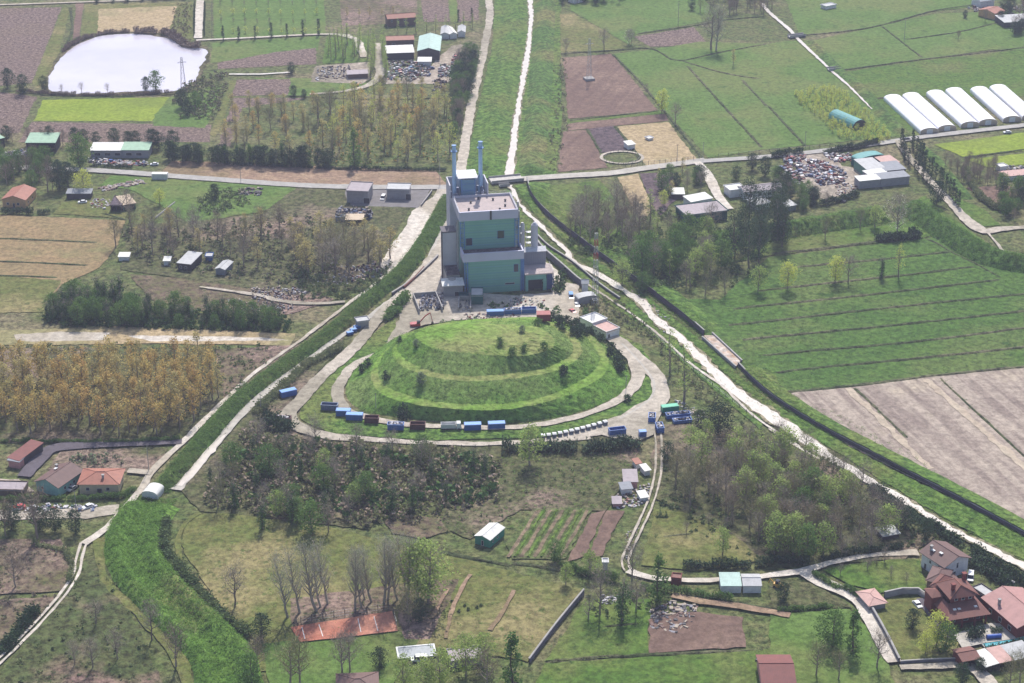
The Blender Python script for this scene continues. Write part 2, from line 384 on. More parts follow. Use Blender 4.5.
def proto(kind, n=3):
    """mesh pairs (trunk, crown) for a kind of tree at its true size"""
    if kind in PROTO: return PROTO[kind]
    out = []
    for _ in range(n):
        cr = []; tm = BARK; lm = None
        if kind in ('rust', 'tan', 'sparse'):
            h = 15; segs, thin, tips = branchy(h, 3.4, 13, 0.34, 1.0)
            pts = crown_pts('oval', h, h * .28, 3.3, 62, 9, .55, .15)
            cr = [(*quads(pts, 0.5 if kind != 'sparse' else .34), 0), (*tube_np(thin, 3), 1), (*twigs(tips, 120, 1.4, .03), 1)]
            mats = [L['rust' if kind == 'rust' else 'tan' if kind == 'tan' else 'lime'], L['twigb']]
        elif kind in ('bare', 'bare_purple', 'bare_olive'):
            h = 13; segs, thin, tips = branchy(h, 5.0, 14, 0.25, 0.75, random.uniform(-.04, .04), 5)
            cr = [(*tube_np(thin, 3), 0), (*twigs(tips, 620, 1.9, .035), 0)]
            mats = [L[{'bare': 'twig', 'bare_purple': 'twigp', 'bare_olive': 'twigb'}[kind]]]
        elif kind == 'bare_poplar':
            h = 24; segs, thin, tips = branchy(h, 7.6, 26, 0.2, 1.4, random.uniform(-.16, -.02), 5)
            pts = np.array([tuple(t) for t in tips]); pts = np.repeat(pts, 3, 0) + rng.normal(size=(len(pts) * 3, 3)) * .8
            cr = [(*tube_np(thin, 3), 0), (*twigs(tips, 520, 2.2, .03, 1.0), 0), (*quads(pts, .3), 1)]
            mats = [L['twigw'], L['grey']]; tm = BARKW
        elif kind in ('poplar_green', 'poplar_lime'):
            h = 16; segs, thin, tips = branchy(h, 2.2, 16, 0.15, 2.0, 0)
            pts = crown_pts('oval', h, 2, 2.0, 50, 9, .5, .2)
            cr = [(*quads(pts, .42), 0), (*tube_np(thin, 3), 1)]; mats = [L['pale' if kind == 'poplar_green' else 'lime'], L['twigb']]
        elif kind in ('spring', 'lime'):
            h = 12; segs, thin, tips = branchy(h, 4.6, 14, 0.22, 0.8, 0)
            pts = crown_pts('round', h, h * .2, 4.4, 115, 11, .62, .35)
            cr = [(*quads(pts, .5), 0), (*tube_np(thin, 3), 1), (*twigs(tips, 150, 1.3, .03), 1)]; mats = [L['pale' if kind == 'spring' else 'lime'], L['twig']]
        elif kind in ('evergreen', 'greentree'):
            h = 10; segs, thin, tips = branchy(h, 3.6, 10, 0.25, 0.7, 0, 1); tm = BARKD
            pts = crown_pts('round', h, h * .12, 4.0, 150, 12, .6, .35)
            cr = [(*quads(pts, .46), 0), (*tube_np(thin, 3), 1)]; mats = [L['dark' if kind == 'evergreen' else 'green'], BARKD]
        elif kind == 'eucalypt':
            h = 26; segs, thin, tips = branchy(h, 7, 18, 0.2, 1.0, 0); tm = BARK
            pts = crown_pts('fan', h, h * .15, 6.2, 190, 14, .85, .3)
            cr = [(*quads(pts, .56), 0), (*tube_np(thin, 3), 1)]; mats = [L['dark'], BARK]
        elif kind == 'conifer':
            h = 12; segs, thin, tips = branchy(h, 2.4, 12, 0.1, .2, 0, 1); tm = BARKD
            pts = crown_pts('cone', h, .6, 3.0, 80, 11, .42, .5)
            cr = [(*quads(pts, .55), 0)]; mats = [L['green']]
        elif kind == 'cypress':
            h = 9; segs = [(Vector((0, 0, 0)), Vector((0, 0, h * .9)), .16, .04)]; tm = BARKD
            pts = crown_pts('column', h, .5, .85, 60, 9, .25, .6)
            cr = [(*quads(pts, .42), 0)]; mats = [L['dark']]
        elif kind == 'ivy':
            h = 11; segs, thin, tips = branchy(h, 2.6, 8, 0.45, 1.2, random.uniform(-.12, .12), 2)
            cl = []
            for a_, b_, r_, _r in segs[:5]:
                for q in range(16): cl.append(np.array(tuple(a_.lerp(b_, random.random()))) + rng.normal(size=(7, 3)) * (.5 if random.random() < .7 else .95))
            cr = [(*quads(np.concatenate(cl), .5), 0), (*tube_np(thin, 3), 1), (*twigs(tips, 140, 1.6, .03), 1)]; mats = [L['ivy'], L['twig']]
        elif kind == 'blossom':
            h = 15; segs, thin, tips = branchy(h, 7, 18, 0.15, 0.8, 0, 5)
            pts = crown_pts('round', h, 1.5, 6.0, 70, 6, .6, .4)
            cr = [(*tube_np(thin, 3), 0), (*twigs(tips, 900, 1.9, .04), 0), (*quads(pts, .3), 1)]; mats = [L['twig'], L['white']]
        elif kind == 'orchard':
            h = 4; segs, thin, tips = branchy(h, 1.6, 7, 0.25, .7, 0, 2)
            pts = crown_pts('round', h, 1, 1.5, 22, 8, .3, .3)
            cr = [(*quads(pts, .34), 0), (*tube_np(thin, 3), 1)]; mats = [L['lime'], L['twig']]
        elif kind == 'smallbare':
            h = 6; segs, thin, tips = branchy(h, 2.4, 9, 0.25, .8, 0, 4)
            cr = [(*tube_np(thin, 3), 0), (*twigs(tips, 260, 1.1, .025), 0)]; mats = [L['twig']]
        tv, tf = tube_np(segs, 5); v, f, mi = join(cr)
        out.append((h, mesh_np('trunk', tv, tf, [tm]), mesh_np('crown', v, f, mats, mi)))
    PROTO[kind] = out; return out
TRUNKW = {}
def tree(kind, x, y, h, label, cat='tree', group=None, name='tree', z=None, wide=1.0):
    ph, tm, cm = random.choice(proto(kind)); s = h / ph; rz = random.uniform(0, 6.28) if kind != 'bare_poplar' else random.uniform(-.5, .5)
    if z is None: z = ground_z(x, y) if near_surf(x, y) else 0.15
    t = thing(name, label, cat, (x, y, z - .1), rz, group); t.scale = (s * wide * random.uniform(.9, 1.12), s * wide * random.uniform(.9, 1.12), s)
    link('trunk', tm, t); link('crown', cm, t); return t
def near_surf(x, y): return True
BUSHP = {}
def bush_proto(kind, mat, n=3):
    key = (kind, mat.name)
    if key in BUSHP: return BUSHP[key]
    out = []
    for _ in range(n):
        if kind == 'round': pts = crown_pts('low', 2, .15, 1.15, 60, 8, .2, .3); sz = .27
        elif kind == 'twiggy': pts = crown_pts('low', 2, .2, 1.1, 14, 6, .25, .3); sz = .26
        elif kind == 'hedge': pts = np.stack([rng.uniform(-1.2, 1.2, 260), rng.normal(0, .38, 260), .1 + 1.5 * rng.beta(1.6, 1.5, 260)], 1); sz = .33
        st = [(Vector((0, 0, 0)), Vector((random.uniform(-.7, .7), random.uniform(-.7, .7), 1.3)), .06, .02) for _ in range(5)]
        parts = [(*quads(pts, sz), 0), (*tube_np(st, 3), 1)]
        if kind == 'twiggy': parts.append((*twigs([q[1] for q in st], 130, 1.0, .025), 1))
        v, f, mi = join(parts); out.append(mesh_np('bush', v, f, [mat, L['twig']], mi))
    BUSHP[key] = out; return out
def bush(kind, matk, x, y, s, label, group=None, name='bush', cat='bush', z=None, rz=None, sq=1.0):
    me = random.choice(bush_proto(kind, L[matk]))
    if z is None: z = ground_z(x, y)
    o = link(name, me, None, (x, y, z), random.uniform(0, 6.28) if rz is None else rz, (s / 2, s / 2 * sq, s / 2 * random.uniform(.8, 1.1)))
    return tag(o, label, cat, group)
def stuff_of(name, label, protos, tf, mats, cat='ground cover'):
    """many small clumps joined: protos [(v,f,mi)], tf [(x,y,z,rz,s)]"""
    by = [[] for _ in protos]
    for t in tf: by[random.randrange(len(protos))].append(t)
    V, Fq, M = [], [], []; o = 0
    for (v, f, mi), ts in zip(protos, by):
        if not ts: continue
        a = np.array(ts); c, s = np.cos(a[:, 3]), np.sin(a[:, 3]); sc = a[:, 4:5]
        X = (v[None, :, 0] * c[:, None] - v[None, :, 1] * s[:, None]) * sc + a[:, 0:1]
        Y = (v[None, :, 0] * s[:, None] + v[None, :, 1] * c[:, None]) * sc + a[:, 1:2]
        Z = v[None, :, 2] * sc + a[:, 2:3]
        V.append(np.stack([X, Y, Z], 2).reshape(-1, 3)); n = len(ts)
        Fq.append((f[None] + (np.arange(n) * len(v))[:, None, None]).reshape(-1, f.shape[1]) + o); M.append(np.tile(mi, n)); o += n * len(v)
    me = mesh_np(name, np.concatenate(V), np.concatenate(Fq), mats, np.concatenate(M))
    return tag(link(name, me), label, cat, kind='stuff')
def clump_proto(n=3, leaves=26, r=1.0, h=1.3, sz=.55):
    out = []
    for _ in range(n):
        pts = crown_pts('low', h, .1, r, leaves // 5, 5, .22 * r, .3); v, f = quads(pts, sz); out.append((v, f, (rng.random(len(f)) < .3).astype(int)))
    return out
def tuft_proto(n=3, blades=7, h=.7, wd=.16, r=.45):
    out = []
    for _ in range(n):
        cen = np.concatenate([rng.normal(size=(blades, 2)) * r, rng.uniform(.05, h, (blades, 1))], 1)
        a = rng.normal(size=(blades, 3)); a[:, 2] *= .25; a /= np.linalg.norm(a, axis=1)[:, None]
        b = np.cross(a, np.array([0, 0, 1.0]) + rng.normal(size=(blades, 3)) * .35); b /= np.linalg.norm(b, axis=1)[:, None]
        s = h * rng.uniform(.18, .42, blades)[:, None]
        v = np.stack([cen - a * s, cen - b * s * .6, cen + a * s, cen + b * s * .6], 1).reshape(-1, 3)
        out.append((v, np.arange(4 * blades).reshape(-1, 4), (rng.random(blades) < .4).astype(int)))
    return out
# ================================================================ THE LAND
GB = gmat('ground_grass', S(84, 104, 54), S(104, 112, 68), S(116, 108, 82), thr=.55, c4=S(66, 84, 46))
meadow = gmat('meadow', S(88, 122, 52), S(98, 130, 62), S(108, 128, 66), mid=.05, contrast=.2, c4=S(78, 108, 48))
meadow2 = gmat('meadow_striped', S(72, 108, 44), S(84, 118, 50), S(94, 118, 58), mid=.06, contrast=.28, stripe=(((768, 306), (855, 297)), 3.2, S(66, 96, 42), .35), c4=S(58, 88, 38))
lawn = gmat('lawn_green', S(78, 114, 44), S(92, 122, 50), S(104, 120, 62), contrast=.25, c4=S(64, 94, 38))
bankg = gmat('bank_grass', S(74, 112, 44), S(94, 126, 54), S(104, 122, 60), mid=.2, contrast=.35, c4=S(56, 88, 36))
bankd = gmat('bank_grass_rough', S(72, 106, 48), S(88, 122, 54), S(116, 122, 70), mid=.25, contrast=.4, c4=S(58, 90, 40), thr=.52)
brightf = gmat('bright_crop', S(128, 156, 50), S(140, 164, 58), S(122, 146, 58), mid=.05, contrast=.15)
drygrass = gmat('dry_grass', S(112, 118, 66), S(100, 116, 58), S(134, 124, 86), contrast=.25, thr=.53, c4=S(88, 104, 54))
stubble = gmat('stubble_tan', S(146, 124, 92), S(134, 118, 86), S(112, 116, 74), mid=.08, contrast=.2, stripe=(((0, 238), (100, 240)), 3.5, S(120, 106, 76), .35), thr=.56)
tan = gmat('tan_plot', S(172, 152, 120), S(158, 140, 106), S(136, 130, 92), contrast=.2, thr=.53)
plow = gmat('ploughed_mauve', S(122, 105, 97), S(103, 87, 82), S(114, 98, 88), mid=.5, fine=.55, contrast=.45, c4=S(148, 132, 120), bump=.9)
plow2 = gmat('ploughed_brown', S(122, 100, 88), S(110, 90, 80), S(134, 112, 98), contrast=.2, mid=.2, stripe=(18, 3.0, S(100, 80, 74), .5), bump=.7)
plowd = gmat('ploughed_dark', S(98, 84, 86), S(84, 72, 76), S(112, 96, 94), contrast=.35, mid=.3, bump=.8)
plowt = gmat('ploughed_pinkish', S(160, 136, 112), S(142, 118, 100), S(128, 112, 84), contrast=.2, mid=.15, stripe=(84, 2.5, S(124, 102, 88), .4))
beige = gmat('furrowed_beige', S(170, 156, 142), S(156, 142, 130), S(184, 170, 148), mid=.06, contrast=.16, stripe=(((852, 387), (909, 441)), 3.4, S(128, 114, 106), .85), thr=.6, bump=.8)
olivef = gmat('weedy_ground', S(96, 100, 66), S(82, 94, 54), S(128, 110, 98), mid=.25, contrast=.4, thr=.53, c4=S(66, 80, 44))
weedp = gmat('weedy_pink', S(114, 98, 84), S(92, 96, 60), S(130, 110, 100), mid=.2, contrast=.4, c4=S(70, 84, 48))
gravel = gmat('gravel', S(186, 176, 162), S(172, 162, 148), S(150, 142, 126), mid=.3, contrast=.16, bump=.3)
gravelp = gmat('gravel_pale', S(206, 198, 186), S(190, 180, 168), S(170, 160, 144), mid=.3, contrast=.14, bump=.3)
yardm = gmat('yard_dirt', S(172, 160, 146), S(150, 138, 124), S(124, 116, 100), mid=.12, contrast=.25)
asph = gmat('asphalt_grey', S(128, 124, 122), S(118, 114, 114), mid=.2, contrast=.12, bump=.2)
asphp = gmat('asphalt_pale', S(172, 168, 162), S(160, 156, 150), mid=.2, contrast=.12, bump=.2)
asphd = gmat('asphalt_violet', S(104, 98, 104), S(94, 88, 94), mid=.2, contrast=.12, bump=.2)
ditchm = gmat('ditch_weeds', S(64, 80, 46), S(78, 88, 56), S(92, 90, 68), mid=.3, contrast=.5)
concm = gmat('concrete_ground', S(184, 178, 168), S(168, 162, 152), mid=.2, contrast=.14, bump=.2)
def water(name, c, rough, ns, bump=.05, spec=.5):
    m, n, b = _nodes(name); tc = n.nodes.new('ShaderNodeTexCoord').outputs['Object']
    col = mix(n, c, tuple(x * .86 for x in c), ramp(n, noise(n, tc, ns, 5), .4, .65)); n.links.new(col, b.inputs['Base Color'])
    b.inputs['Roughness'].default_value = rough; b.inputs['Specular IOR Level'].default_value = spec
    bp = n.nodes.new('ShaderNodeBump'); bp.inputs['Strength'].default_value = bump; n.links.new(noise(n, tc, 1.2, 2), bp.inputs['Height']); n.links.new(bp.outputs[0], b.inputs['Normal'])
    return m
pondw = water('pond_water', S(206, 200, 210), .12, .02)  # bright sky reflection put into the pale base colour of the pond
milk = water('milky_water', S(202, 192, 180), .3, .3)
clayc = gmat('red_clay', S(172, 110, 90), S(158, 98, 80), S(184, 130, 110), mid=.3, contrast=.15, bump=.1)
# one ground sheet to the horizon
gm = mesh_np('ground', [(-14000, -2500, 0), (14000, -2500, 0), (14000, 24000, 0), (-14000, 24000, 0)], [(0, 1, 2, 3)], [GB])
tag(link('ground', gm), 'weedy green and brown ground of the river plain', kind='structure')
# ---- fields, back to front
for nm, lb, m, pts in [
 ('field', 'big mauve ploughed field left of the pond', plow, [(-70, 10), (62, 7), (32, 83), (0, 86), (-90, 88)]),
 ('grass_strip', 'tan and green verge between the ploughed field and the pond', drygrass, [(64, 7), (71, 7), (58, 55), (50, 84), (38, 88), (32, 83)]),
 ('field', 'small mauve ploughed field below the tree clump left of the pond', plow, [(-90, 92), (0, 92), (37, 97), (19, 133), (-100, 136)]),
 ('field', 'narrow brown plot above the pond', plow2, [(76, 3), (84, 3), (80, 36), (73, 39)]),
 ('field', 'weedy tan surround of the bare plot above the pond', drygrass, [(85, 4), (192, 2), (194, 40), (178, 36), (120, 34), (88, 38), (80, 40)]),
 ('field', 'pale bare tan plot above the pond', tan, [(99, 9), (177, 6), (169, 33), (97, 34)]),
 ('field', 'mauve ploughed strip below the bright green field', plow, [(32, 122), (212, 125), (210, 142), (18, 142)]),
 ('field', 'bright yellow-green rectangular field below the pond', brightf, [(43, 100), (170, 97), (152, 121), (34, 121)]),
 ('meadow', 'green weedy patch right of the bright field', meadow, [(170, 97), (222, 84), (214, 112), (205, 128), (153, 126), (155, 115)]),
 ('orchard_ground', 'green orchard ground at the top left', meadow, [(213, -30), (322, -30), (326, 34), (214, 39)]),
 ('meadow', 'green meadow right of the pond below the cypress row', meadow, [(213, 43), (262, 40), (320, 36), (318, 50), (210, 63)]),
 ('field', 'small mauve plot below the meadow', plow, [(218, 63), (277, 52), (316, 48), (317, 64), (258, 67), (218, 69)]),
 ('meadow', 'green patch right of the pond ditch', meadow, [(254, 78), (300, 78), (375, 84), (380, 100), (300, 96), (286, 96)]),
 ('field', 'upper brown plot right of the pond', plow, [(232, 80), (291, 79), (288, 95), (230, 96)]),
 ('field', 'lower pink-brown plot right of the pond', plow, [(234, 98), (304, 98), (302, 112), (290, 124), (226, 122)]),
 ('field', 'narrow mauve plot above the pine row', plow, [(224, 128), (300, 128), (300, 148), (218, 146)]),
 ('grass_strip', 'worn green strip running up beside the plots', drygrass, [(231, 80), (237, 80), (222, 124), (215, 138), (210, 134)]),
 ('field', 'brown weedy field at the top centre', weedp, [(338, -20), (414, -20), (418, 14), (386, 24), (342, 26)]),
 ('field', 'mauve plot with cypresses at its foot, left of two', plow, [(417, -30), (444, -30), (450, 22), (424, 22)]),
 ('meadow', 'green strip between the two mauve plots', meadow, [(445, -30), (454, -30), (458, 22), (451, 22)]),
 ('field', 'mauve plot at the top next to the gravel road', plow, [(455, -30), (478, -30), (479, 20), (459, 22)]),
 ('meadow', 'green floor under the poplar grove beside the farm yard', lawn, [(326, 38), (370, 36), (368, 62), (322, 64)]),
 ('meadow', 'green floor under the rusty poplar grove', GB, [(242, 108), (300, 100), (370, 86), (452, 84), (462, 120), (455, 168), (300, 165), (225, 160)]),
 ('yard', 'pale gravel yard of the farm among scrap', yardm, [(438, 58), (452, 46), (474, 42), (480, 48), (470, 78), (440, 84), (384, 84), (384, 78), (420, 78)]),
 ('yard', 'dirt yard strewn with clutter left of the farm', yardm, [(316, 66), (370, 62), (372, 78), (362, 84), (310, 82)]),
 ('field', 'long pinkish stubble field above the road', plowt, [(172, 161), (300, 165), (436, 171), (448, 186), (380, 187), (300, 184), (160, 174)]),
 ('field', 'tan-green pasture at the top right of the river', drygrass, [(560, 14), (572, 13), (606, 32), (629, 47), (610, 51), (561, 52)]),
 ('meadow', 'light green meadow at the top centre right', meadow, [(570, 10), (575, -40), (660, -40), (724, 18), (637, 34), (629, 45)]),
 ('field', 'small mauve plot in the top right meadows', plow, [(634, 37), (694, 27), (706, 42), (684, 46), (650, 47)]),
 ('meadow', 'broad green meadow between the ditch and the canal', meadow, [(650, 50), (700, 42), (768, 44), (800, 40), (868, 98), (900, 136), (762, 150), (708, 158), (614, 54)]),
 ('field', 'large brown ploughed field with curved furrows round the mast', plow2, [(563, 58), (612, 54), (658, 111), (568, 119)]),
 ('grass_strip', 'green grass baulk across the ploughed field', lawn, [(568, 120), (660, 111), (664, 114), (568, 124)]),
 ('field', 'narrow brown plough strip', plow2, [(567, 124), (665, 114), (669, 121), (568, 131)]),
 ('field', 'brown plough strip left of the dark plot', plow2, [(563, 132), (586, 130), (608, 168), (558, 172)]),
 ('field', 'dark brown square plot', plowd, [(588, 129), (614, 126), (632, 150), (600, 153)]),
 ('field', 'dry tan square plot with a white block on it', tan, [(617, 127), (668, 122), (697, 160), (646, 166), (634, 150)]),
 ('meadow', 'green meadow behind the canal at the top right', meadow, [(770, -40), (985, -40), (986, 5), (930, 12), (868, 28), (800, 36)]),
 ('meadow', 'green meadow with a lone mast', meadow, [(806, 42), (868, 29), (935, 14), (1040, 10), (1060, 50), (990, 50), (920, 60), (838, 71)]),
 ('meadow', 'long green meadow above the greenhouses', lawn, [(840, 73), (920, 61), (1060, 46), (1060, 96), (885, 97), (869, 99)]),
 ('meadow', 'green triangle left of the greenhouses', lawn, [(868, 101), (885, 99), (921, 137), (905, 140)]),
 ('field', 'bright yellow-green crop field below the greenhouses', brightf, [(934, 145), (1060, 128), (1060, 148), (963, 157)]),
 ('field', 'lower bright yellow-green crop field', brightf, [(965, 160), (1060, 150), (1060, 162), (990, 168)]),
 ('yard', 'pale dirt yard of the scrap dealer', yardm, [(800, 153), (822, 150), (842, 166), (862, 170), (866, 182), (850, 194), (826, 200), (812, 196), (800, 178)]),
 ('field', 'large tan stubble field at the left edge', stubble, [(-90, 214), (0, 215), (125, 221), (118, 245), (100, 268), (62, 285), (48, 300), (42, 312), (-110, 316)]),
 ('field', 'greener lower strip of the tan field at the left edge', drygrass, [(-90, 276), (0, 276), (62, 281), (50, 298), (42, 312), (-110, 316)]),
 ('lawn', 'mown grass plot right of the red-roofed house', drygrass, [(54, 214), (62, 203), (92, 197), (130, 201), (125, 219)]),
 ('meadow', 'green weedy field below the road at the left', meadow, [(150, 178), (240, 184), (300, 188), (345, 192), (330, 206), (240, 215), (190, 225), (160, 205), (130, 190), (100, 186), (110, 176)]),
 ('field', 'pink-brown heap-strewn earth behind the ivy trees', weedp, [(130, 275), (300, 285), (335, 300), (300, 312), (250, 322), (150, 300)]),
 ('sand_strip', 'pale sandy strip across the left of the picture', tan, [(-90, 334), (30, 330), (110, 327), (296, 334), (290, 346), (150, 344), (-90, 347)]),
 ('puddle', 'white silty patch on the sandy strip', gravelp, [(14, 335), (60, 332), (110, 333), (104, 341), (16, 342)]),
 ('puddle', 'second white silty patch on the sandy strip', gravelp, [(128, 336), (180, 336), (260, 338), (290, 341), (150, 342)]),
 ('field', 'rough violet-brown ground behind the rusty grove', weedp, [(215, 350), (300, 345), (292, 350), (222, 404)]),
 ('meadow', 'green floor under the rusty grove at the left', olivef, [(-90, 348), (215, 348), (224, 402), (180, 443), (-90, 443)]),
 ('meadow', 'green plot between the lane and the two houses', olivef, [(48, 470), (60, 452), (150, 447), (170, 449), (148, 473), (90, 473)]),
 ('yard', 'dirt yard before the turquoise house', yardm, [(-60, 478), (18, 480), (36, 492), (-60, 500)]),
 ('yard', 'pink dirt yard with parked clutter below the hedge', gravel, [(-60, 505), (20, 512), (88, 508), (120, 505), (118, 514), (86, 519), (-60, 521)]),
 ('meadow', 'scrubby floor between the canal road and the works', olivef, [(300, 186), (345, 190), (352, 206), (410, 208), (392, 240), (384, 262), (352, 290), (300, 296), (120, 270), (130, 225), (190, 222), (260, 215)]),
 ('yard', 'pale gravel apron beside the canal road', gravelp, [(412, 212), (432, 198), (440, 200), (424, 232), (398, 262), (382, 276), (378, 268), (392, 244), (404, 230)]),
 ('yard', 'grey yard round the small warehouses', asph, [(345, 192), (376, 187), (420, 190), (430, 190), (428, 196), (418, 208), (350, 206)]),
 ('verge', 'grass verge between the river and the plant', bankg, [(508, 190), (530, 215), (548, 245), (575, 268), (640, 305), (700, 362), (765, 418), (760, 430), (640, 325), (575, 282), (531, 238), (505, 205)]),
 ('riverbank', 'grass between the river and the flood wall', bankg, [(514, 186), (526, 184), (545, 218), (590, 256), (650, 300), (700, 340), (760, 395), (840, 445), (940, 498), (1060, 556), (1060, 582), (1024, 562), (930, 510), (840, 455), (760, 405), (700, 350), (600, 270), (540, 220)]),
 ('meadow', 'green river meadow right of the upper river', lawn, [(530, 188), (600, 181), (622, 205), (650, 240), (650, 290), (600, 255), (555, 215), (535, 198)]),
 ('field', 'grey ploughed plot behind the river trees', plowd, [(640, 174), (672, 173), (680, 196), (660, 216), (652, 205)]),
 ('field', 'tan strip beside the grey plot', tan, [(618, 178), (638, 174), (652, 206), (645, 224), (630, 204)]),
 ('meadow', 'striped green pasture right of the river', meadow2, [(690, 300), (720, 300), (768, 258), (930, 238), (1060, 262), (1060, 364), (938, 376), (783, 393), (740, 365), (705, 338), (680, 318)]),
 ('meadow', 'green pasture between the levee and the grey-blossomed tree', lawn, [(775, 238), (885, 226), (915, 215), (930, 237), (770, 256), (735, 262)]),
 ('meadow', 'green levee foot left of the access lane', lawn, [(905, 206), (925, 196), (948, 215), (985, 242), (1000, 262), (960, 242), (925, 220)]),
 ('meadow', 'green triangle between the lane and the right edge', lawn, [(950, 196), (985, 210), (1000, 226), (975, 228), (955, 210)]),
 ('field', 'brown allotment plot at the right edge', plow2, [(966, 188), (1010, 186), (1014, 208), (992, 206)]),
 ('field', 'beige furrowed field at the lower right, cut by two ditches', beige, [(790, 394), (850, 387), (938, 376), (1024, 367), (1070, 362), (1090, 585), (1024, 532), (950, 497), (900, 473), (850, 447), (812, 420)]),
 ('slope', 'green slope between beige field and flood wall', bankg, [(783, 393), (790, 394), (812, 420), (850, 448), (900, 475), (950, 498), (1060, 552), (1060, 558), (940, 500), (830, 445), (770, 398), (740, 366), (775, 372)]),
 ('lawn', 'grass between the inner and outer gravel loops', bankg, [(300, 402), (325, 378), (360, 345), (395, 318), (398, 340), (350, 375), (338, 398), (350, 412), (400, 424), (500, 430), (575, 420), (625, 396), (640, 375), (630, 350), (600, 325), (640, 345), (658, 375), (655, 398), (610, 428), (540, 438), (430, 441), (330, 434), (300, 420)]),
 ('scrubland', 'olive scrubby floor left of the loop road', olivef, [(290, 375), (350, 330), (330, 360), (292, 400), (282, 420), (300, 436), (440, 448), (610, 436), (600, 460), (420, 470), (370, 530), (200, 512), (180, 490), (210, 460), (250, 410)]),
 ('meadow', 'green meadow with a lone willow below the bins', olivef, [(500, 455), (640, 448), (630, 475), (605, 512), (520, 510), (470, 540), (420, 520), (470, 470)]),
 ('field', 'bare brown plot by the teal shed', weedp, [(384, 520), (410, 515), (440, 520), (450, 532), (420, 540), (392, 534)]),
 ('allotment', 'striped green allotment rows', gmat('allotment', S(92, 112, 58), S(104, 116, 70), S(120, 112, 88), stripe=(62, 2.4, S(70, 88, 46), .6), mid=.3, contrast=.35, thr=.52), [(533, 510), (592, 508), (566, 560), (512, 560), (505, 545)]),
 ('field', 'mauve allotment strip', plow2, [(592, 515), (605, 511), (584, 558), (567, 562)]),
 ('field', 'second mauve allotment strip', plow2, [(607, 511), (626, 512), (612, 534), (602, 556), (587, 561)]),
 ('lawn', 'olive lawn behind the tennis court', drygrass, [(190, 516), (225, 514), (330, 528), (395, 545), (470, 562), (560, 585), (582, 590), (560, 620), (528, 662), (440, 650), (262, 672), (215, 600), (180, 545)]),
 ('lawn', 'green lawn in front of the red clay court', meadow, [(262, 645), (400, 632), (420, 640), (390, 690), (270, 690)]),
 ('clay_surround', 'brown dirt beside the red clay court', weedp, [(290, 600), (400, 585), (460, 580), (430, 640), (404, 640), (398, 612), (292, 628)]),
 ('meadow', 'green meadow with a round bush heap right of the track', drygrass, [(655, 510), (740, 510), (745, 540), (768, 560), (700, 572), (640, 566)]),
 ('meadow', 'green strip beside the long wall', lawn, [(585, 600), (650, 600), (648, 655), (545, 662), (560, 640)]),
 ('field', 'brown bare garden plot below the lane', plow2, [(648, 620), (690, 612), (742, 618), (746, 648), (650, 654)]),
 ('meadow', 'green lower meadow', lawn, [(545, 664), (650, 658), (770, 650), (800, 700), (530, 700)]),
 ('meadow', 'green garden between hedge and pale road', meadow, [(770, 615), (850, 610), (885, 650), (895, 690), (770, 690)]),
 ('garden', 'rough garden with yellow machine', olivef, [(768, 578), (815, 585), (852, 608), (772, 612)]),
 ('lawn', 'green orchard lawn in front of the white house', lawn, [(822, 570), (870, 562), (920, 560), (925, 590), (880, 594), (850, 585)]),
 ('lawn', 'dry lawn with parked car by the brick villa', drygrass, [(882, 600), (925, 598), (930, 610), (960, 640), (950, 662), (905, 668), (890, 640), (872, 610)]),
 ('scrubland', 'rough floor of the bare wood', olivef, [(660, 425), (740, 425), (810, 450), (900, 510), (940, 535), (905, 560), (770, 568), (740, 540), (655, 500), (650, 460)]),
 ('scrubland', 'pink-brown rough field at the left edge', weedp, [(-90, 540), (60, 540), (74, 560), (62, 592), (-90, 600)]),
 ('scrubland', 'second pink-brown rough field at the left edge', weedp, [(-90, 604), (55, 598), (20, 640), (-90, 690)]),
 ('scrubland', 'rough weedy triangle between track and green bank', gmat('weedy_mix', S(88, 98, 58), S(74, 90, 50), S(124, 100, 92), mid=.2, contrast=.45, thr=.54, c4=S(60, 78, 42)), [(85, 560), (98, 556), (130, 610), (165, 690), (-20, 700), (40, 625)]),
 ('mown_strip', 'olive mown strip along the foot of the green bank', drygrass, [(92, 540), (106, 538), (104, 570), (118, 590), (160, 625), (190, 660), (195, 690), (184, 690), (165, 650), (130, 612), (100, 582)]),
]: land(nm, lb, pts, m)
land('pond_shore', 'muddy reed-grown rim of the pond', [(45, 86), (49, 72), (60, 55), (78, 42), (99, 35), (125, 32.5), (151, 34), (174, 38), (184, 46), (208, 48), (209, 59), (203, 70), (200, 80), (190, 88), (171, 95), (140, 94), (100, 96), (58, 96), (47, 92)], gmat('pond_shore', S(112, 100, 84), S(92, 92, 62), S(80, 84, 50), mid=.3, contrast=.4), curve=True, amp=.8)
land('pond', 'irrigation pond with white sky reflection painted into its colour', [(48, 84), (52, 72), (62, 57), (80, 44), (100, 37), (125, 34.5), (150, 36), (172, 40), (182, 48), (205, 50), (206, 58), (200, 68), (197, 78), (188, 86), (170, 93), (140, 92), (100, 94), (60, 94), (50, 90)], pondw, curve=True, amp=.8)
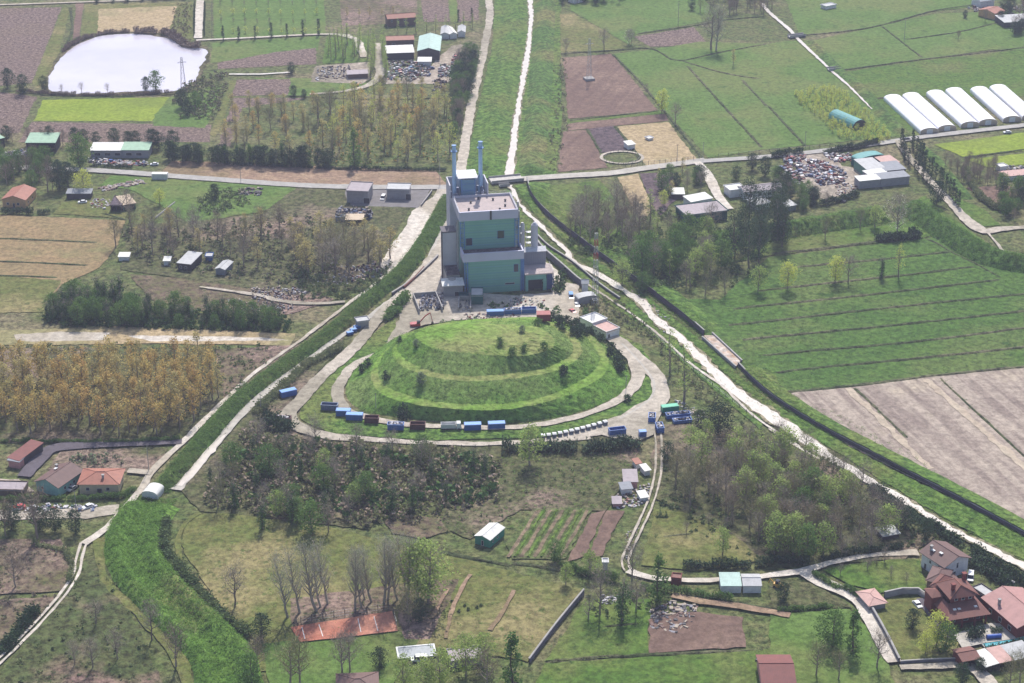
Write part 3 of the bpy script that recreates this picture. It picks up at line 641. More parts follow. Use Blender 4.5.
# circular riding ring
line = [P(622, 158) + Vector((math.cos(a) * 10.5, math.sin(a) * 9.0, 0)) for a in np.linspace(0, 6.283, 40)]
tag(link('riding_track', ribbon_mesh('riding_track', line, 1.6, nextz(), gravel, .15)), 'oval worn riding ring on grass', kind='structure')
for pts_, w_ in (([(846, 389), (862, 402), (890, 430), (930, 470)], 2.6), ([(926, 380), (966, 416), (1060, 500)], 2.8)): ribbon('field_band', 'paler diagonal band across the beige field', pts_, w_, gmat('pale_furrow', S(184, 170, 150), S(172, 156, 138), mid=.1, contrast=.15), .8)
for i in range(9):
    a_, b_ = P(538 + i * 6.2, 511), P(508 + i * 6.6, 558); ribbon('crop_row', 'raised row of crops in the striped allotment' if i % 2 else 'brown bare row in the striped allotment', None, 1.0 if i % 2 else 1.3, gmat('crop_green', S(84, 118, 44), S(100, 128, 56), contrast=.4) if i % 2 else gmat('crop_soil', S(128, 112, 92), S(110, 98, 78), contrast=.3), .25, w=[a_, b_], step=3, prof=[(-1, 0), (-.3, .35), (.3, .35), (1, 0)] if i % 2 else None)
# ---- levee flats and upper river corridor
land('riverbank', 'green grassy corridor of the upper river', [(497, -40), (566, -40), (560, 20), (562, 120), (556, 176), (500, 182), (464, 174), (478, 110), (492, 50)], bankg)
bank('levee', 'low left levee of the upper river', [(516, -40), (510, 30), (497, 90), (486, 140), (478, 172)], [(-9, 0), (-4, 2), (-1, 2), (6, .1)], bankg)
bank('levee', 'right levee of the upper river', [(549, -40), (545, 20), (541, 90), (532, 176)], [(-7, .1), (-1, 3), (2.5, 3), (8, 0)], bankd)
ribbon('riverbed', 'muddy margin of the upper river', [(530, -40), (530, 0), (531, 20), (528, 50), (523, 80), (519, 105), (515, 130), (513, 150), (508, 180)], [2.6, 3.6, 4, 3.4, 4.4, 3.5, 4.2, 5.6], gmat('river_mud', S(150, 140, 116), S(118, 112, 88), S(96, 104, 66), mid=.35, contrast=.4, thr=.5), .8)
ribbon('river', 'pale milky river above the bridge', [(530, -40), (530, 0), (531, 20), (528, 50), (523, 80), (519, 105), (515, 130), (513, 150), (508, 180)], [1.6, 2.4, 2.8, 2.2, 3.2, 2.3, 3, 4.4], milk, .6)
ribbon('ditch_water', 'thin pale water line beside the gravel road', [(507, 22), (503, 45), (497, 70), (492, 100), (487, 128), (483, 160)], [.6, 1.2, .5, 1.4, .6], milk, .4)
mud = gmat('river_mud', S(150, 140, 116), S(118, 112, 88), S(96, 104, 66), mid=.35, contrast=.4, thr=.5)
ribbon('riverbed', 'muddy gravel margin of the lower river', [(510, 186), (514, 194), (521, 207), (537, 222), (552, 238), (566, 250), (573, 262), (590, 271), (610, 282), (628, 294), (640, 302), (654, 318), (672, 333), (684, 342), (700, 358), (720, 379), (742, 397), (765, 413), (795, 433), (830, 458), (870, 482), (910, 505), (950, 530), (990, 550), (1060, 584), (1250, 672)], [2.4, 2.4, 2.8, 3.6, 3.4, 5, 5, 5.2, 6, 8, 7.4, 5, 4.2, 3.8, 4.6, 4.6, 5.6, 5], mud, 1.1)
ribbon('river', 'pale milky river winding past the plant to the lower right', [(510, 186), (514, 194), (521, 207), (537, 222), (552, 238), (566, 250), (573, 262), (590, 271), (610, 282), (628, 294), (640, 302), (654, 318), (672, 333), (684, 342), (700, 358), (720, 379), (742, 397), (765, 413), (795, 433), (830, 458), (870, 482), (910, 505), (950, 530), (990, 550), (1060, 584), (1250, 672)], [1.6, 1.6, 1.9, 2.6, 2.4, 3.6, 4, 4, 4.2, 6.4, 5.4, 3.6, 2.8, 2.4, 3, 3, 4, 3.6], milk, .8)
ribbon('grass_island', 'green grass tongue in the river', [(955, 523), (975, 532), (1000, 546), (1040, 566)], [1.5, 4, 3, 3.5], bankg, .5)
ribbon('path', 'thin pale path along the plant side of the river', [(536, 240), (560, 266), (610, 300), (640, 321), (665, 341), (692, 366), (722, 387), (755, 418), (800, 448)], 1.1, gravelp, .2)
ribbon('gravel_bar', 'second pale strip beside the lower river', [(768, 430), (795, 446), (822, 462)], [.6, 1.6, .6], gravelp, .3)
# flood wall: concrete face and coping along the bank
wl = [(527, 182), (531, 195), (541, 209), (556, 223), (574, 237), (595, 253), (620, 271), (640, 285), (665, 304), (688, 322), (704, 336)]
bank('levee', 'grass bank behind the upper flood wall', wl, [(-11, .1), (-4, 2.5), (-.6, 2.9), (.2, 2.8)], bankg, jz=.08)
bank('levee', 'grass bank behind the lower flood wall', [(738, 366), (760, 388), (785, 407), (830, 434), (880, 460), (930, 486), (980, 512), (1024, 536), (1070, 562)], [(-9, .1), (-3, 2.1), (-.6, 2.4), (.2, 2.3)], bankg, jz=.08)
# left hedge-green bank of the canal
CANAL_LINE = [(452, 196), (446, 206), (431, 234), (405, 270), (368, 302), (330, 335), (284, 368), (240, 402), (206, 440), (176, 474), (160, 492)]
bank('canal_bank', 'thick green bank along the left canal', CANAL_LINE, [(-4.0, .1), (-2.4, 1.8), (0, 2.5), (3, 1.9), (5.2, .1)], bankd, jz=.3)
ribbon('canal', 'pale concrete bed of the left canal', [(450, 216), (445, 228), (430, 260), (410, 286), (384, 307), (355, 328), (329, 345), (292, 373), (256, 401), (226, 432), (200, 462), (176, 491)], [2.6, 3.2, 3.6, 3.2, 3.2, 2.8, 3, 3.2, 3.6, 4.4, 4.2], concm, .35)
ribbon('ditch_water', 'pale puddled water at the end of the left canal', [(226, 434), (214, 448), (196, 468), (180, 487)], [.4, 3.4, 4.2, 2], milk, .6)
ribbon('road', 'pale gravel road along the left canal', [(447, 190), (441, 200), (424, 230), (400, 262), (376, 285), (352, 302), (305, 338), (256, 373), (222, 404), (186, 440), (154, 470), (143, 488), (126, 508), (108, 528), (84, 545)], [9, 8, 7, 5.4, 3.4, 2.0, 1.6, 1.6, 1.6, 1.7, 2.2, 2.6, 2.8, 2.8, 3.2], gravelp, .25)
track('two-rutted pale track down the left edge', [(84, 544), (79, 560), (76, 575), (64, 594), (40, 622), (10, 652), (-30, 690)], 1.9, .9, gravelp)
bank('canal_bank', 'broad green embankment curving to the bottom edge', [(140, 500), (124, 520), (116, 545), (122, 572), (148, 604), (180, 636), (204, 665), (212, 720)], [(-6, .1), (-3, 2.4), (0, 2.6), (4, 1.2), (7, 1.4), (10, 2.6), (13, 2.4), (17, .2)][::-1] and [(-16, .2), (-12.5, 3.0), (-10.5, 3.1), (-7.5, .9), (-3.4, .7), (-.6, 3.0), (1.0, 2.8), (4, .2)], gmat('embankment_grass', S(82, 124, 46), S(96, 132, 54), S(112, 124, 68), mid=.2, contrast=.35, c4=S(72, 108, 40), thr=.52), jz=.16)
ribbon('path', 'curved worn path on the lawn above the embankment', [(200, 514), (186, 524), (178, 545), (184, 568), (205, 590)], 1.6, drygrass, .3)
# roads
ribbon('road', 'gravel road along the levee at the top', [(488, -40), (489, 0), (490, 15), (485, 45), (477, 80), (471, 108), (464, 150), (460, 178)], [4.5, 4.6, 4.6, 4.8, 5, 5], gravel, .4)
ribbon('road', 'grey lane crossing behind the plant on the left', [(-60, 166), (90, 171), (200, 179), (300, 186), (380, 188), (446, 188), (466, 188)], 6, asphp, .2)
ribbon('road', 'pale lane crossing right of the bridge', [(490, 183), (520, 180), (560, 177), (610, 174), (645, 169), (690, 163), (706, 161)], 6.5, concm, .2)
ribbon('road', 'lane running right past the scrap yard', [(700, 162), (760, 158), (820, 152), (880, 144), (920, 138), (980, 131), (1060, 122)], 5, asphp, .2)
ribbon('road', 'pale lane going down between sheds', [(697, 163), (706, 172), (712, 184), (720, 200), (730, 210)], [4, 5, 5, 4], gravelp, .3)
ribbon('road', 'white lane at the top left edge', [(-60, 7), (0, 5.5), (75, 3), (195, -1)], 2.6, gravelp, .2)
ribbon('road', 'pale lane down to the pond corner', [(199, -30), (200, 0), (199, 20), (198, 39)], 5, gravelp, .3)
ribbon('road', 'pale lane along the cypress row', [(196, 41), (240, 39), (320, 35), (350, 36)], 2.4, gravelp, .2)
ribbon('road', 'pale lane curling through the farm', [(336, 35), (356, 40), (362, 52), (364, 58)], [3, 4, 5, 4], gravelp, .4)
ribbon('road', 'dirt lane into the farm yard', [(378, 44), (379, 60), (380, 76), (368, 86), (344, 92), (310, 95)], [4, 5, 6, 5, 3, 2], gravel, .4)
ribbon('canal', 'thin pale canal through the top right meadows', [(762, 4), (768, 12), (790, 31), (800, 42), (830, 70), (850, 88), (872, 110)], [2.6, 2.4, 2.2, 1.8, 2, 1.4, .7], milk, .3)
bank('levee', 'dark grassy levee beside the thin canal', [(806, 40), (838, 72), (858, 88), (885, 118), (905, 138)], [(-4, .1), (0, 1.8), (3, 1.8), (6, .1)][::-1] and [(-5, .1), (-2.5, 1.8), (0, 1.6), (4, .1)], bankd)
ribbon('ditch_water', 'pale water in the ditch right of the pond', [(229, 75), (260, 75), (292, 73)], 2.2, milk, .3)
ribbon('road', 'lane through the cypress avenue', [(899, 141), (907, 156), (920, 170), (935, 188), (950, 203), (968, 222), (984, 232), (1000, 230), (1060, 226)], [5, 4, 4, 4, 4.2, 5, 7, 4, 4], gravel, .3)
ribbon('path', 'tan footpath on the levee crest', [(988, 234), (998, 246), (1010, 258), (1040, 262)], 1.4, gravel, .3)
bank('levee', 'tall grassy levee running to the right edge', [(700, 246), (780, 233), (830, 225), (885, 215)], [(-5, .1), (-1, 5.2), (2.0, 5.2), (8.5, .1)], bankd, jz=.2)
bank('levee', 'tall grassy levee curving to the right edge', [(908, 206), (925, 217), (945, 231), (965, 244), (985, 256), (1010, 264), (1070, 272)], [(-5, .1), (-1, 5.4), (2.0, 5.4), (9.5, .1)], bankd, jz=.2)
bank('levee', 'hedged bank right of the cypress avenue', [(916, 144), (935, 160), (950, 178), (968, 200)], [(-3, .1), (-1.5, 1.8), (1.5, 1.8), (3, .1)], bankd, jz=.3)
# land going on beyond the picture's edges
for nm, lb_, m_, pts in (('field', 'brown field beyond the left edge', plow2, [(-330, 215), (-95, 214), (-112, 316), (-380, 330)]), ('field', 'green field beyond the left edge', meadow, [(-330, 20), (-95, 12), (-130, 200), (-340, 208)]), ('field', 'green field beyond the lower left edge', drygrass, [(-400, 350), (-95, 348), (-95, 540), (-420, 560)]), ('field', 'tan field beyond the right edge', beige, [(1085, 362), (1300, 340), (1360, 560), (1110, 580)]), ('field', 'green field beyond the right edge', meadow2, [(1065, 262), (1300, 240), (1300, 330), (1065, 360)]), ('field', 'green field beyond the upper right edge', meadow, [(1065, -20), (1300, -20), (1300, 160), (1065, 150)]), ('field', 'green field beyond the bottom edge', meadow, [(520, 705), (860, 700), (900, 860), (500, 860)]), ('field', 'olive field beyond the bottom edge', drygrass, [(240, 695), (500, 695), (480, 860), (220, 860)]), ('field', 'brown field beyond the top edge', plow2, [(200, -60), (440, -60), (430, -140), (200, -140)]), ('field', 'green field beyond the top edge', meadow, [(570, -60), (960, -60), (900, -150), (580, -150)])): land(nm, lb_, pts, m_)
# yards of the plant
land('yard', 'pale concrete yard left and before the plant', [(446, 222), (452, 235), (452, 292), (560, 300), (575, 310), (560, 318), (470, 320), (425, 326), (395, 340), (384, 350), (400, 318), (402, 300), (394, 296), (420, 268), (440, 240)], gravel, curve=False)
land('yard', 'pale concrete yard right of the plant', [(540, 262), (552, 266), (566, 284), (580, 286), (578, 300), (580, 318), (590, 326), (582, 332), (560, 318), (520, 315), (520, 296), (552, 294)], gravelp)
ribbon('road', 'outer gravel loop road, left arm', [(426, 286), (404, 296), (386, 310), (362, 340), (344, 358), (320, 379), (298, 404), (288, 416), (298, 428), (326, 437), (372, 441), (430, 444), (490, 445), (545, 442), (590, 438)], [6, 5, 5, 5.4, 5.6, 5.6, 5.6, 6, 5, 3.4, 3, 3, 3, 4], gravel, .4)
ribbon('road', 'outer gravel loop road, right arm', [(590, 326), (602, 332), (618, 340), (640, 360), (656, 377), (660, 390), (658, 402), (640, 416), (610, 428), (560, 438)], [4, 4.5, 5, 6, 6.5, 7, 8, 10, 9, 4], gravel, .4)
land('yard', 'gravel junction at the lower right of the loop', [(600, 436), (622, 416), (655, 398), (662, 408), (652, 436), (640, 442), (612, 440)], gravel, curve=True)
ribbon('road', 'inner gravel road round the mound', [(396, 338), (386, 352), (358, 364), (343, 380), (337, 396), (346, 411), (364, 418), (400, 425), (450, 428), (505, 429), (545, 425), (580, 417), (612, 405), (632, 390), (638, 374), (631, 358), (616, 344), (604, 334)], [4, 3.5, 4, 4.5, 5, 4, 3.4, 3.4, 3.4, 3.4, 3.4, 3.6, 4.2, 5, 5.5, 5, 4], gravel, .35)
ribbon('kerb', 'grey drain kerb beside the right arm of the loop', [(622, 345), (640, 364), (652, 380), (654, 392), (646, 404), (620, 420)], .9, concm, .1)
track('rutted track leading down from the junction', [(657, 430), (659, 450), (657, 480), (648, 510), (634, 540), (625, 562), (628, 572)], 2.1, .75, gravel)
ribbon('road', 'pale lane below the woods', [(628, 572), (650, 579), (700, 582), (760, 578), (800, 573), (812, 570), (840, 562), (880, 556), (918, 554)], [3, 2.6, 2.4, 2.4, 3.4, 2.4, 2.6, 4], gravelp, .3)
ribbon('road', 'pale lane bending down to the bottom right', [(800, 572), (812, 580), (840, 591), (858, 602), (868, 618), (880, 640), (894, 664)], [4, 5.5, 5, 4.6, 4.4, 4.4, 4.6], gravelp, .3)
ribbon('road', 'pale lane to the villa gate', [(900, 669), (930, 668), (960, 667), (980, 674), (1000, 700)], [2.8, 2.8, 3.4, 5, 6], gravel, .3)
ribbon('road', 'violet tarmac lane to the turquoise house', [(182, 443), (140, 445), (80, 447), (52, 450), (38, 462), (24, 478)], [3.6, 3.8, 4, 6, 6, 5], asphd, .2)
ribbon('road', 'short pale drive to the hip-roofed house', [(128, 472), (152, 474)], 3.5, gravelp, .2)
ribbon('path', 'pale dirt path to the heaps', [(345, 303), (310, 305), (280, 302), (256, 296), (200, 288)], [2.5, 3, 3, 2, 1], gravel, .4)
ribbon('path', 'brown dirt path below the lane', [(672, 597), (700, 603), (740, 608), (790, 617)], 3, plowt, .3)
for pts in ([(470, 576), (462, 590), (452, 612), (446, 640)], [(514, 592), (505, 610), (490, 632)], [(448, 590), (432, 620)]): ribbon('path', 'thin pinkish path worn across the olive lawn', pts, 1.3, plowt, .25)
ribbon('drive', 'asphalt drive beside the brick villa', [(922, 600), (930, 612), (945, 630), (955, 640)], 4, asphd, .15)
land('terrace', 'pale paved terrace in front of the villa', [(953, 636), (990, 625), (1010, 626), (1020, 640), (985, 645), (962, 650)], concm, amp=0)
land('tennis_court', 'red clay sports court', [(291, 629), (392, 613), (398, 633), (300, 644)], clayc, amp=.15)
for a, b in (((302, 629), (305, 641)), ((319, 626.5), (323, 638.5)), ((358, 620.5), (361, 634)), ((374, 618.5), (378, 633))): ribbon('court_line', 'white line across the red clay court', [a, b], .22, pmat('white_paint', (.8, .8, .78)), .0)
# ditches: low rows of dark weeds
DL = [[(560, 54), (610, 51), (650, 49), (672, 60), (682, 61), (724, 52), (768, 44)], [(682, 61), (707, 69), (737, 76), (762, 79)], [(637, 34), (687, 27), (727, 20), (762, 17)],
 [(687, 66), (725, 108), (762, 148)], [(742, 80), (767, 107)], [(612, 54), (640, 82), (667, 115), (684, 136), (702, 158)], [(568, 121), (660, 111)], [(587, 129), (601, 153)], [(614, 126), (634, 150), (642, 163)],
 [(800, 36), (870, 28), (930, 12), (975, 5)], [(838, 71), (920, 60), (1040, 46)], [(905, 40), (960, 32), (1000, 22)], [(881, 26), (922, 58)], [(868, 100), (885, 97)], [(768, 106), (805, 146)], [(963, 158), (1040, 148)],
 [(768, 255), (830, 248), (918, 237)], [(793, 268), (883, 260), (953, 252)], [(755, 292), (818, 285), (903, 276), (976, 267)], [(730, 310), (768, 306), (855, 297), (1003, 280)], [(725, 326), (768, 322), (893, 308), (1050, 292)],
 [(740, 341), (768, 338), (893, 326), (1050, 309)], [(760, 357), (783, 354), (918, 342), (1050, 325)], [(775, 374), (793, 371), (918, 359), (1050, 345)], [(783, 393), (850, 387), (938, 376), (1050, 365)], [(852, 387), (870, 403), (909, 441)], [(938, 377), (975, 412), (1050, 480)],
 [(920, 236), (935, 243), (950, 252), (975, 264), (1003, 280)], [(795, 396), (820, 425), (880, 460), (950, 495), (1040, 538)],
 [(-60, 238), (0, 239), (100, 243)], [(-60, 262), (0, 262), (90, 266)], [(-60, 274), (60, 278)], [(100, 213), (126, 220)], [(545, 662), (600, 658), (655, 655), (770, 651)], [(588, 628), (650, 624)], [(662, 596), (720, 600), (790, 612), (850, 606)],
 [(286, 96), (370, 100), (450, 98)], [(512, 563), (545, 568), (590, 576)], [(440, 552), (480, 560), (512, 566)], [(655, 538), (700, 534)], [(70, 7), (72, 30), (66, 45)], [(780, 608), (830, 605)]]
dmesh = []
for k_, pts in enumerate(DL):
    W_, H_ = (2.6, .42) if 16 <= k_ <= 24 else (1.8, .25)
    line = smooth_line(px(pts), 3.5)
    o = tag(link('ditch', ribbon_mesh('ditch', line, W_, .3, ditchm, .3, prof=[(-1, -.2), (-.35, H_), (.4, H_ * .8), (1, -.2)], jz=.12)), 'thin weedy ditch dividing two fields', kind='structure')
    if o.data.polygons[0].normal.z < 0: o.data.flip_normals()
# ---- the mound: rings from the foot up
def ring(pts, z): return [P(u, v, z) for u, v in pts]
RINGS = []
r0 = ring([(346, 394), (352, 372), (372, 354), (398, 336), (440, 326), (500, 322), (556, 322), (592, 338), (614, 352), (629, 372), (622, 392), (582, 411), (530, 421), (470, 423), (405, 418), (362, 410)], 0.05)
cen = sum(r0, Vector()) / len(r0)
def fit(pts, z):   # pts: measured front and flank points of an edge of a terrace; back points follow the foot inwards
    return ring(pts, z)
r1 = fit([(371, 376), (378, 358), (394, 343), (414, 331), (448, 322), (500, 318), (548, 318), (582, 330), (600, 344), (609, 362), (600, 378), (563, 397), (516, 408), (472, 410), (420, 405), (382, 394)], 4.6)
r1b = fit([(378, 371), (384, 354), (400, 341), (418, 331), (450, 323), (500, 319), (545, 319), (577, 331), (592, 344), (600, 360), (590, 374), (558, 392), (516, 402), (472, 404), (427, 400), (388, 387)], 4.9)
r2 = fit([(392, 352), (398, 342), (408, 335), (424, 328), (454, 321.5), (500, 319), (540, 320), (566, 330), (578, 340), (582, 352), (572, 363), (548, 373), (508, 379), (466, 381), (432, 377), (402, 366)], 9.4)
r2b = fit([(397, 348), (404, 340), (414, 333.5), (428, 328), (456, 322.5), (500, 320), (536, 321), (560, 331), (570, 340), (573, 351), (563, 360), (540, 369), (505, 374), (466, 376), (434, 372), (408, 361)], 9.7)
r3 = fit([(415, 335), (420, 331), (428, 328), (438, 326), (462, 324), (500, 324), (528, 326), (546, 331), (552, 337), (555, 344), (548, 350), (530, 355), (503, 356), (470, 353), (442, 350), (424, 344)], 14.2)
r4 = ring([(440, 336), (443, 333), (448, 331), (458, 330), (472, 329), (495, 329), (512, 330), (524, 333), (528, 336), (528, 340), (522, 344), (510, 346), (495, 346), (472, 345), (456, 343), (444, 340)], 15.2)
rings = [r0, r1, r1b, r2, r2b, r3, r4]
def closed(r, n=160):
    line = []; m = len(r)
    for k in range(n):
        q = k / n * m; i = int(q); t = q - i; a, b, c, d = r[(i - 1) % m], r[i], r[(i + 1) % m], r[(i + 2) % m]
        line.append(0.5 * ((2 * b) + (c - a) * t + (2 * a - 5 * b + 4 * c - d) * t * t + (3 * b - a - 3 * c + d) * t ** 3))
    return line
cr = [closed(r) for r in rings]; V = []; sub = [4, 2, 4, 2, 4, 5]; rows = []
for k in range(len(cr) - 1):
    for s in range(sub[k]): rows.append([cr[k][i].lerp(cr[k + 1][i], s / sub[k]) for i in range(160)])
rows.append(cr[-1])
for ri, rw in enumerate(rows):
    for q in rw: V.append((q.x + random.uniform(-.25, .25), q.y + random.uniform(-.25, .25), q.z + (random.uniform(-.12, .12) if ri else 0)))
Fq = []
for j in range(len(rows) - 1):
    for i in range(160): Fq.append((j * 160 + i, j * 160 + (i + 1) % 160, (j + 1) * 160 + (i + 1) % 160, (j + 1) * 160 + i))
me = bpy.data.meshes.new('mound'); Fq = [tuple(f) for f in Fq] + [tuple((len(rows) - 1) * 160 + i for i in range(160))]
me.from_pydata(V, [], Fq)
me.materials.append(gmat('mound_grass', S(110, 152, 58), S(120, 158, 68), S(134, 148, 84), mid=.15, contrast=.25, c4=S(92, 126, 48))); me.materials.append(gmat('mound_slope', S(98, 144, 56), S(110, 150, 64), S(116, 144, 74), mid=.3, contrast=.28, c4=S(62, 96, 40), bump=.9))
me.update()
if sum(p.normal.z for p in me.polygons) < 0: me.flip_normals()
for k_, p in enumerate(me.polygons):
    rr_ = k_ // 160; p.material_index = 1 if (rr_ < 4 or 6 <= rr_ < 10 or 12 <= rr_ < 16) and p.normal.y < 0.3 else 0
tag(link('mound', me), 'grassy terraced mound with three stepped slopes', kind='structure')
SURF.append(BVHTree.FromPolygons([v.co.copy() for v in me.vertices], [tuple(p.vertices) for p in me.polygons]))
MOUND_FACES = me
# ================================================================ BUILDINGS AND MADE THINGS
def WALLC(k): return pmat('wall_' + k, {'cream': S(206, 186, 154), 'white': S(224, 222, 222), 'grey': S(150, 148, 152), 'teal': S(64, 140, 118), 'turq': S(140, 184, 174), 'green': S(92, 138, 118), 'brick': S(122, 52, 46), 'orange': S(204, 160, 112),
    'conc': S(150, 146, 148), 'tin': S(138, 140, 148), 'dark': S(72, 66, 68), 'pink': S(206, 146, 142), 'brown': S(110, 88, 74), 'blue': S(50, 96, 160), 'dteal': S(20, 90, 88)}[k], .75, grime=.12)
def ROOFC(k):
    cs = {'tile': (S(164, 104, 84), 'x'), 'tiled': (S(112, 84, 78), 'x'), 'brick': (S(122, 76, 66), 'x'), 'salmon': (S(178, 132, 126), 'x'), 'white': (S(222, 220, 214), 'x'), 'grey': (S(134, 138, 146), 'x'), 'pale': (S(184, 184, 184), 'x'),
        'green': (S(150, 184, 156), 'x'), 'mint': (S(176, 202, 192), 'x'), 'rust': (S(124, 66, 60), 'x'), 'mauve': (S(160, 148, 152), 'x'), 'tan': (S(196, 174, 146), 'x'), 'dark': (S(74, 68, 72), 'x'), 'teal': (S(96, 160, 158), 'x'), 'rosy': (S(196, 156, 146), 'x')}[k]
    c, ax = cs; return pmat('roof_' + k, c, .7, grime=.14, scale=.5, stripe=(ax, .5, tuple(q * .75 for q in c), .5))
GLASS = pmat('window_glass', S(44, 50, 62), .15, grime=.05)
FRAME = pmat('window_frame', S(200, 196, 190), .6)
DARK = pmat('dark_metal', S(58, 56, 62), .6); WHITE = pmat('white_paint', (.8, .8, .78)); CONC = pmat('concrete', S(164, 160, 156), .85, grime=.15, scale=.3)
CONCD = pmat('concrete_dark', S(112, 106, 112), .85, grime=.2, scale=.3); STEEL = pmat('galvanised', S(170, 172, 176), .45, .4); RUST = pmat('rusty_steel', S(120, 68, 54), .8, grime=.2)
def opening(par, kind, face, x, z, w, h, W, D, mat=None, sill=False):
    """window or door as a real frame, pane and sill on wall face f/b/l/r"""
    b = MB(); e = .06; fr = .12 if kind == 'window' else .1
    b.box(0, -e, 0, w, 0.02, fr, 0); b.box(0, -e, h - fr, w, 0.02, h, 0); b.box(0, -e, fr, fr, 0.02, h - fr, 0); b.box(w - fr, -e, fr, w, 0.02, h - fr, 0)
    o = b.build(kind, [FRAME], par); p = MB(); p.box(fr, -.02, fr, w - fr, .01, h - fr); p.build('pane' if kind == 'window' else 'door_panel', [mat or GLASS], o)
    if face == 'f': o.location = (x, 0, z)
    elif face == 'b': o.location = (x + w, D, z); o.rotation_euler.z = math.pi
    elif face == 'l': o.location = (0, x + w, z); o.rotation_euler.z = -math.pi / 2
    elif face == 'r': o.location = (W, x, z); o.rotation_euler.z = math.pi / 2
    return o
def frame_of(pl, pr, z=0):
    """base corners in the photograph -> position, heading, width"""
    a = P(*pl); b = P(*pr); d = b - a; return a, math.atan2(d.y, d.x), d.length
def building(name, label, pl, pr, D, h, roof='gable', rise=1.5, wall='cream', rc='tile', ax='x', over=.4, wins=(), doors=(), chim=(), cat='building', group=None, W=None, z=0, open_front=False, sky=()):
    a, rz, w0 = frame_of(pl, pr); W = W or w0; t = thing(name, label, cat, (a.x, a.y, z), rz, group); wm = WALLC(wall); rm = ROOFC(rc)
    b = MB()
    if open_front:
        b.box(0, D - .2, 0, W, D, h); b.box(0, 0, 0, .2, D - .2, h); b.box(W - .2, 0, 0, W, D - .2, h); b.build('wall', [wm], t)
        n = max(2, int(W / 5)); 
        for i in range(1, n): q = MB(); q.box(W * i / n - .12, .1, 0, W * i / n + .12, .34, h); q.build('post', [DARK], t)
    else:
        V = [(0, 0, 0), (W, 0, 0), (W, D, 0), (0, D, 0), (0, 0, h), (W, 0, h), (W, D, h), (0, D, h)]; Fs = [(0, 1, 5, 4), (1, 2, 6, 5), (2, 3, 7, 6), (3, 0, 4, 7)]
        if roof == 'gable' and ax == 'x': V += [(0, D / 2, h + rise), (W, D / 2, h + rise)]; Fs += [(3 + 4, 4, 8), (5, 6, 9)]
        elif roof == 'gable': V += [(W / 2, 0, h + rise), (W / 2, D, h + rise)]; Fs += [(4, 5, 8), (6, 7, 9)]
        elif roof == 'mono': V += [(W, D, h + rise), (0, D, h + rise)]; Fs += [(7, 4, 9), (5, 6, 8), (6, 7, 9, 8)]
        elif roof in ('flat',): Fs += [(4, 5, 6, 7)]
        b.add(V, Fs); b.build('wall', [wm], t)
    o = over; th = .18; r = MB()
    if roof == 'gable' and ax == 'x':
        sl = rise / (D / 2); e = -sl * o + .2
        r.slab([(-o, -o, h + e), (W + o, -o, h + e), (W + o, D / 2, h + rise + .2), (-o, D / 2, h + rise + .2)], th); ro = r.build('roof', [rm], t)
        r = MB(); r.slab([(-o, D / 2 + .01, h + rise + .2), (W + o, D / 2 + .01, h + rise + .2), (W + o, D + o, h + e), (-o, D + o, h + e)], th); r.build('roof', [rm], t)
        q = MB(); q.cyl((-o, D / 2, h + rise + .2), (W + o, D / 2, h + rise + .2), .16, n=6); q.build('ridge', [rm], ro)
    elif roof == 'gable':
        sl = rise / (W / 2); e = -sl * o + .2
        r.slab([(-o, -o, h + e), (W / 2, -o, h + rise + .2), (W / 2, D + o, h + rise + .2), (-o, D + o, h + e)], th); ro = r.build('roof', [rm], t)
        r = MB(); r.slab([(W / 2 + .01, -o, h + rise + .2), (W + o, -o, h + e), (W + o, D + o, h + e), (W / 2 + .01, D + o, h + rise + .2)], th); r.build('roof', [rm], t)
        q = MB(); q.cyl((W / 2, -o, h + rise + .2), (W / 2, D + o, h + rise + .2), .16, n=6); q.build('ridge', [rm], ro)
    elif roof == 'mono': r.slab([(-o, -o, h - .05 + .2), (W + o, -o, h - .05 + .2), (W + o, D + o, h + rise + .25), (-o, D + o, h + rise + .25)], th); ro = r.build('roof', [rm], t)
    elif roof == 'hip':
        k = min(W, D) / 2; A = [(-o, -o, h + .1), (W + o, -o, h + .1), (W + o, D + o, h + .1), (-o, D + o, h + .1)]
        T = [(k, D / 2, h + rise + .1), (W - k, D / 2, h + rise + .1)] if W > D else [(W / 2, k, h + rise + .1), (W / 2, D - k, h + rise + .1)]
        if W > D: fs = [(0, 1, 5, 4), (1, 2, 5), (2, 3, 4, 5), (3, 0, 4)]
        else: fs = [(0, 1, 4), (1, 2, 5, 4), (2, 3, 5), (3, 0, 4, 5)]
        r.add(A + T, fs + [(3, 2, 1, 0)]); ro = r.build('roof', [rm], t)
        q = MB(); q.cyl(T[0], T[1], .17, n=6)
        for c_, tp in ((0, 0), (3, 0), (1, 1), (2, 1)) if W > D else ((0, 0), (1, 0), (2, 1), (3, 1)): q.cyl(A[c_], T[tp], .14, n=5)
        q.build('ridge', [rm], ro)
    elif roof == 'flat':
        r.box(-o, -o, h, W + o, D + o, h + .25); ro = r.build('roof', [rm], t)
        q = MB(); q.box(-o, -o, h + .25, W + o, -o + .2, h + .6); q.box(-o, D + o - .2, h + .25, W + o, D + o, h + .6); q.box(-o, -o + .2, h + .25, -o + .2, D + o - .2, h + .6); q.box(W + o - .2, -o + .2, h + .25, W + o, D + o - .2, h + .6); q.build('parapet', [wm], ro)
    elif roof == 'arch':
        n = 10; pts = [(W / 2 - W / 2 * math.cos(math.pi * i / n), h + rise * math.sin(math.pi * i / n)) for i in range(n + 1)]
        r.add([(x, -o, z_) for x, z_ in pts] + [(x, D + o, z_) for x, z_ in pts], [(i, i + 1, n + 2 + i, n + 1 + i) for i in range(n)]); 
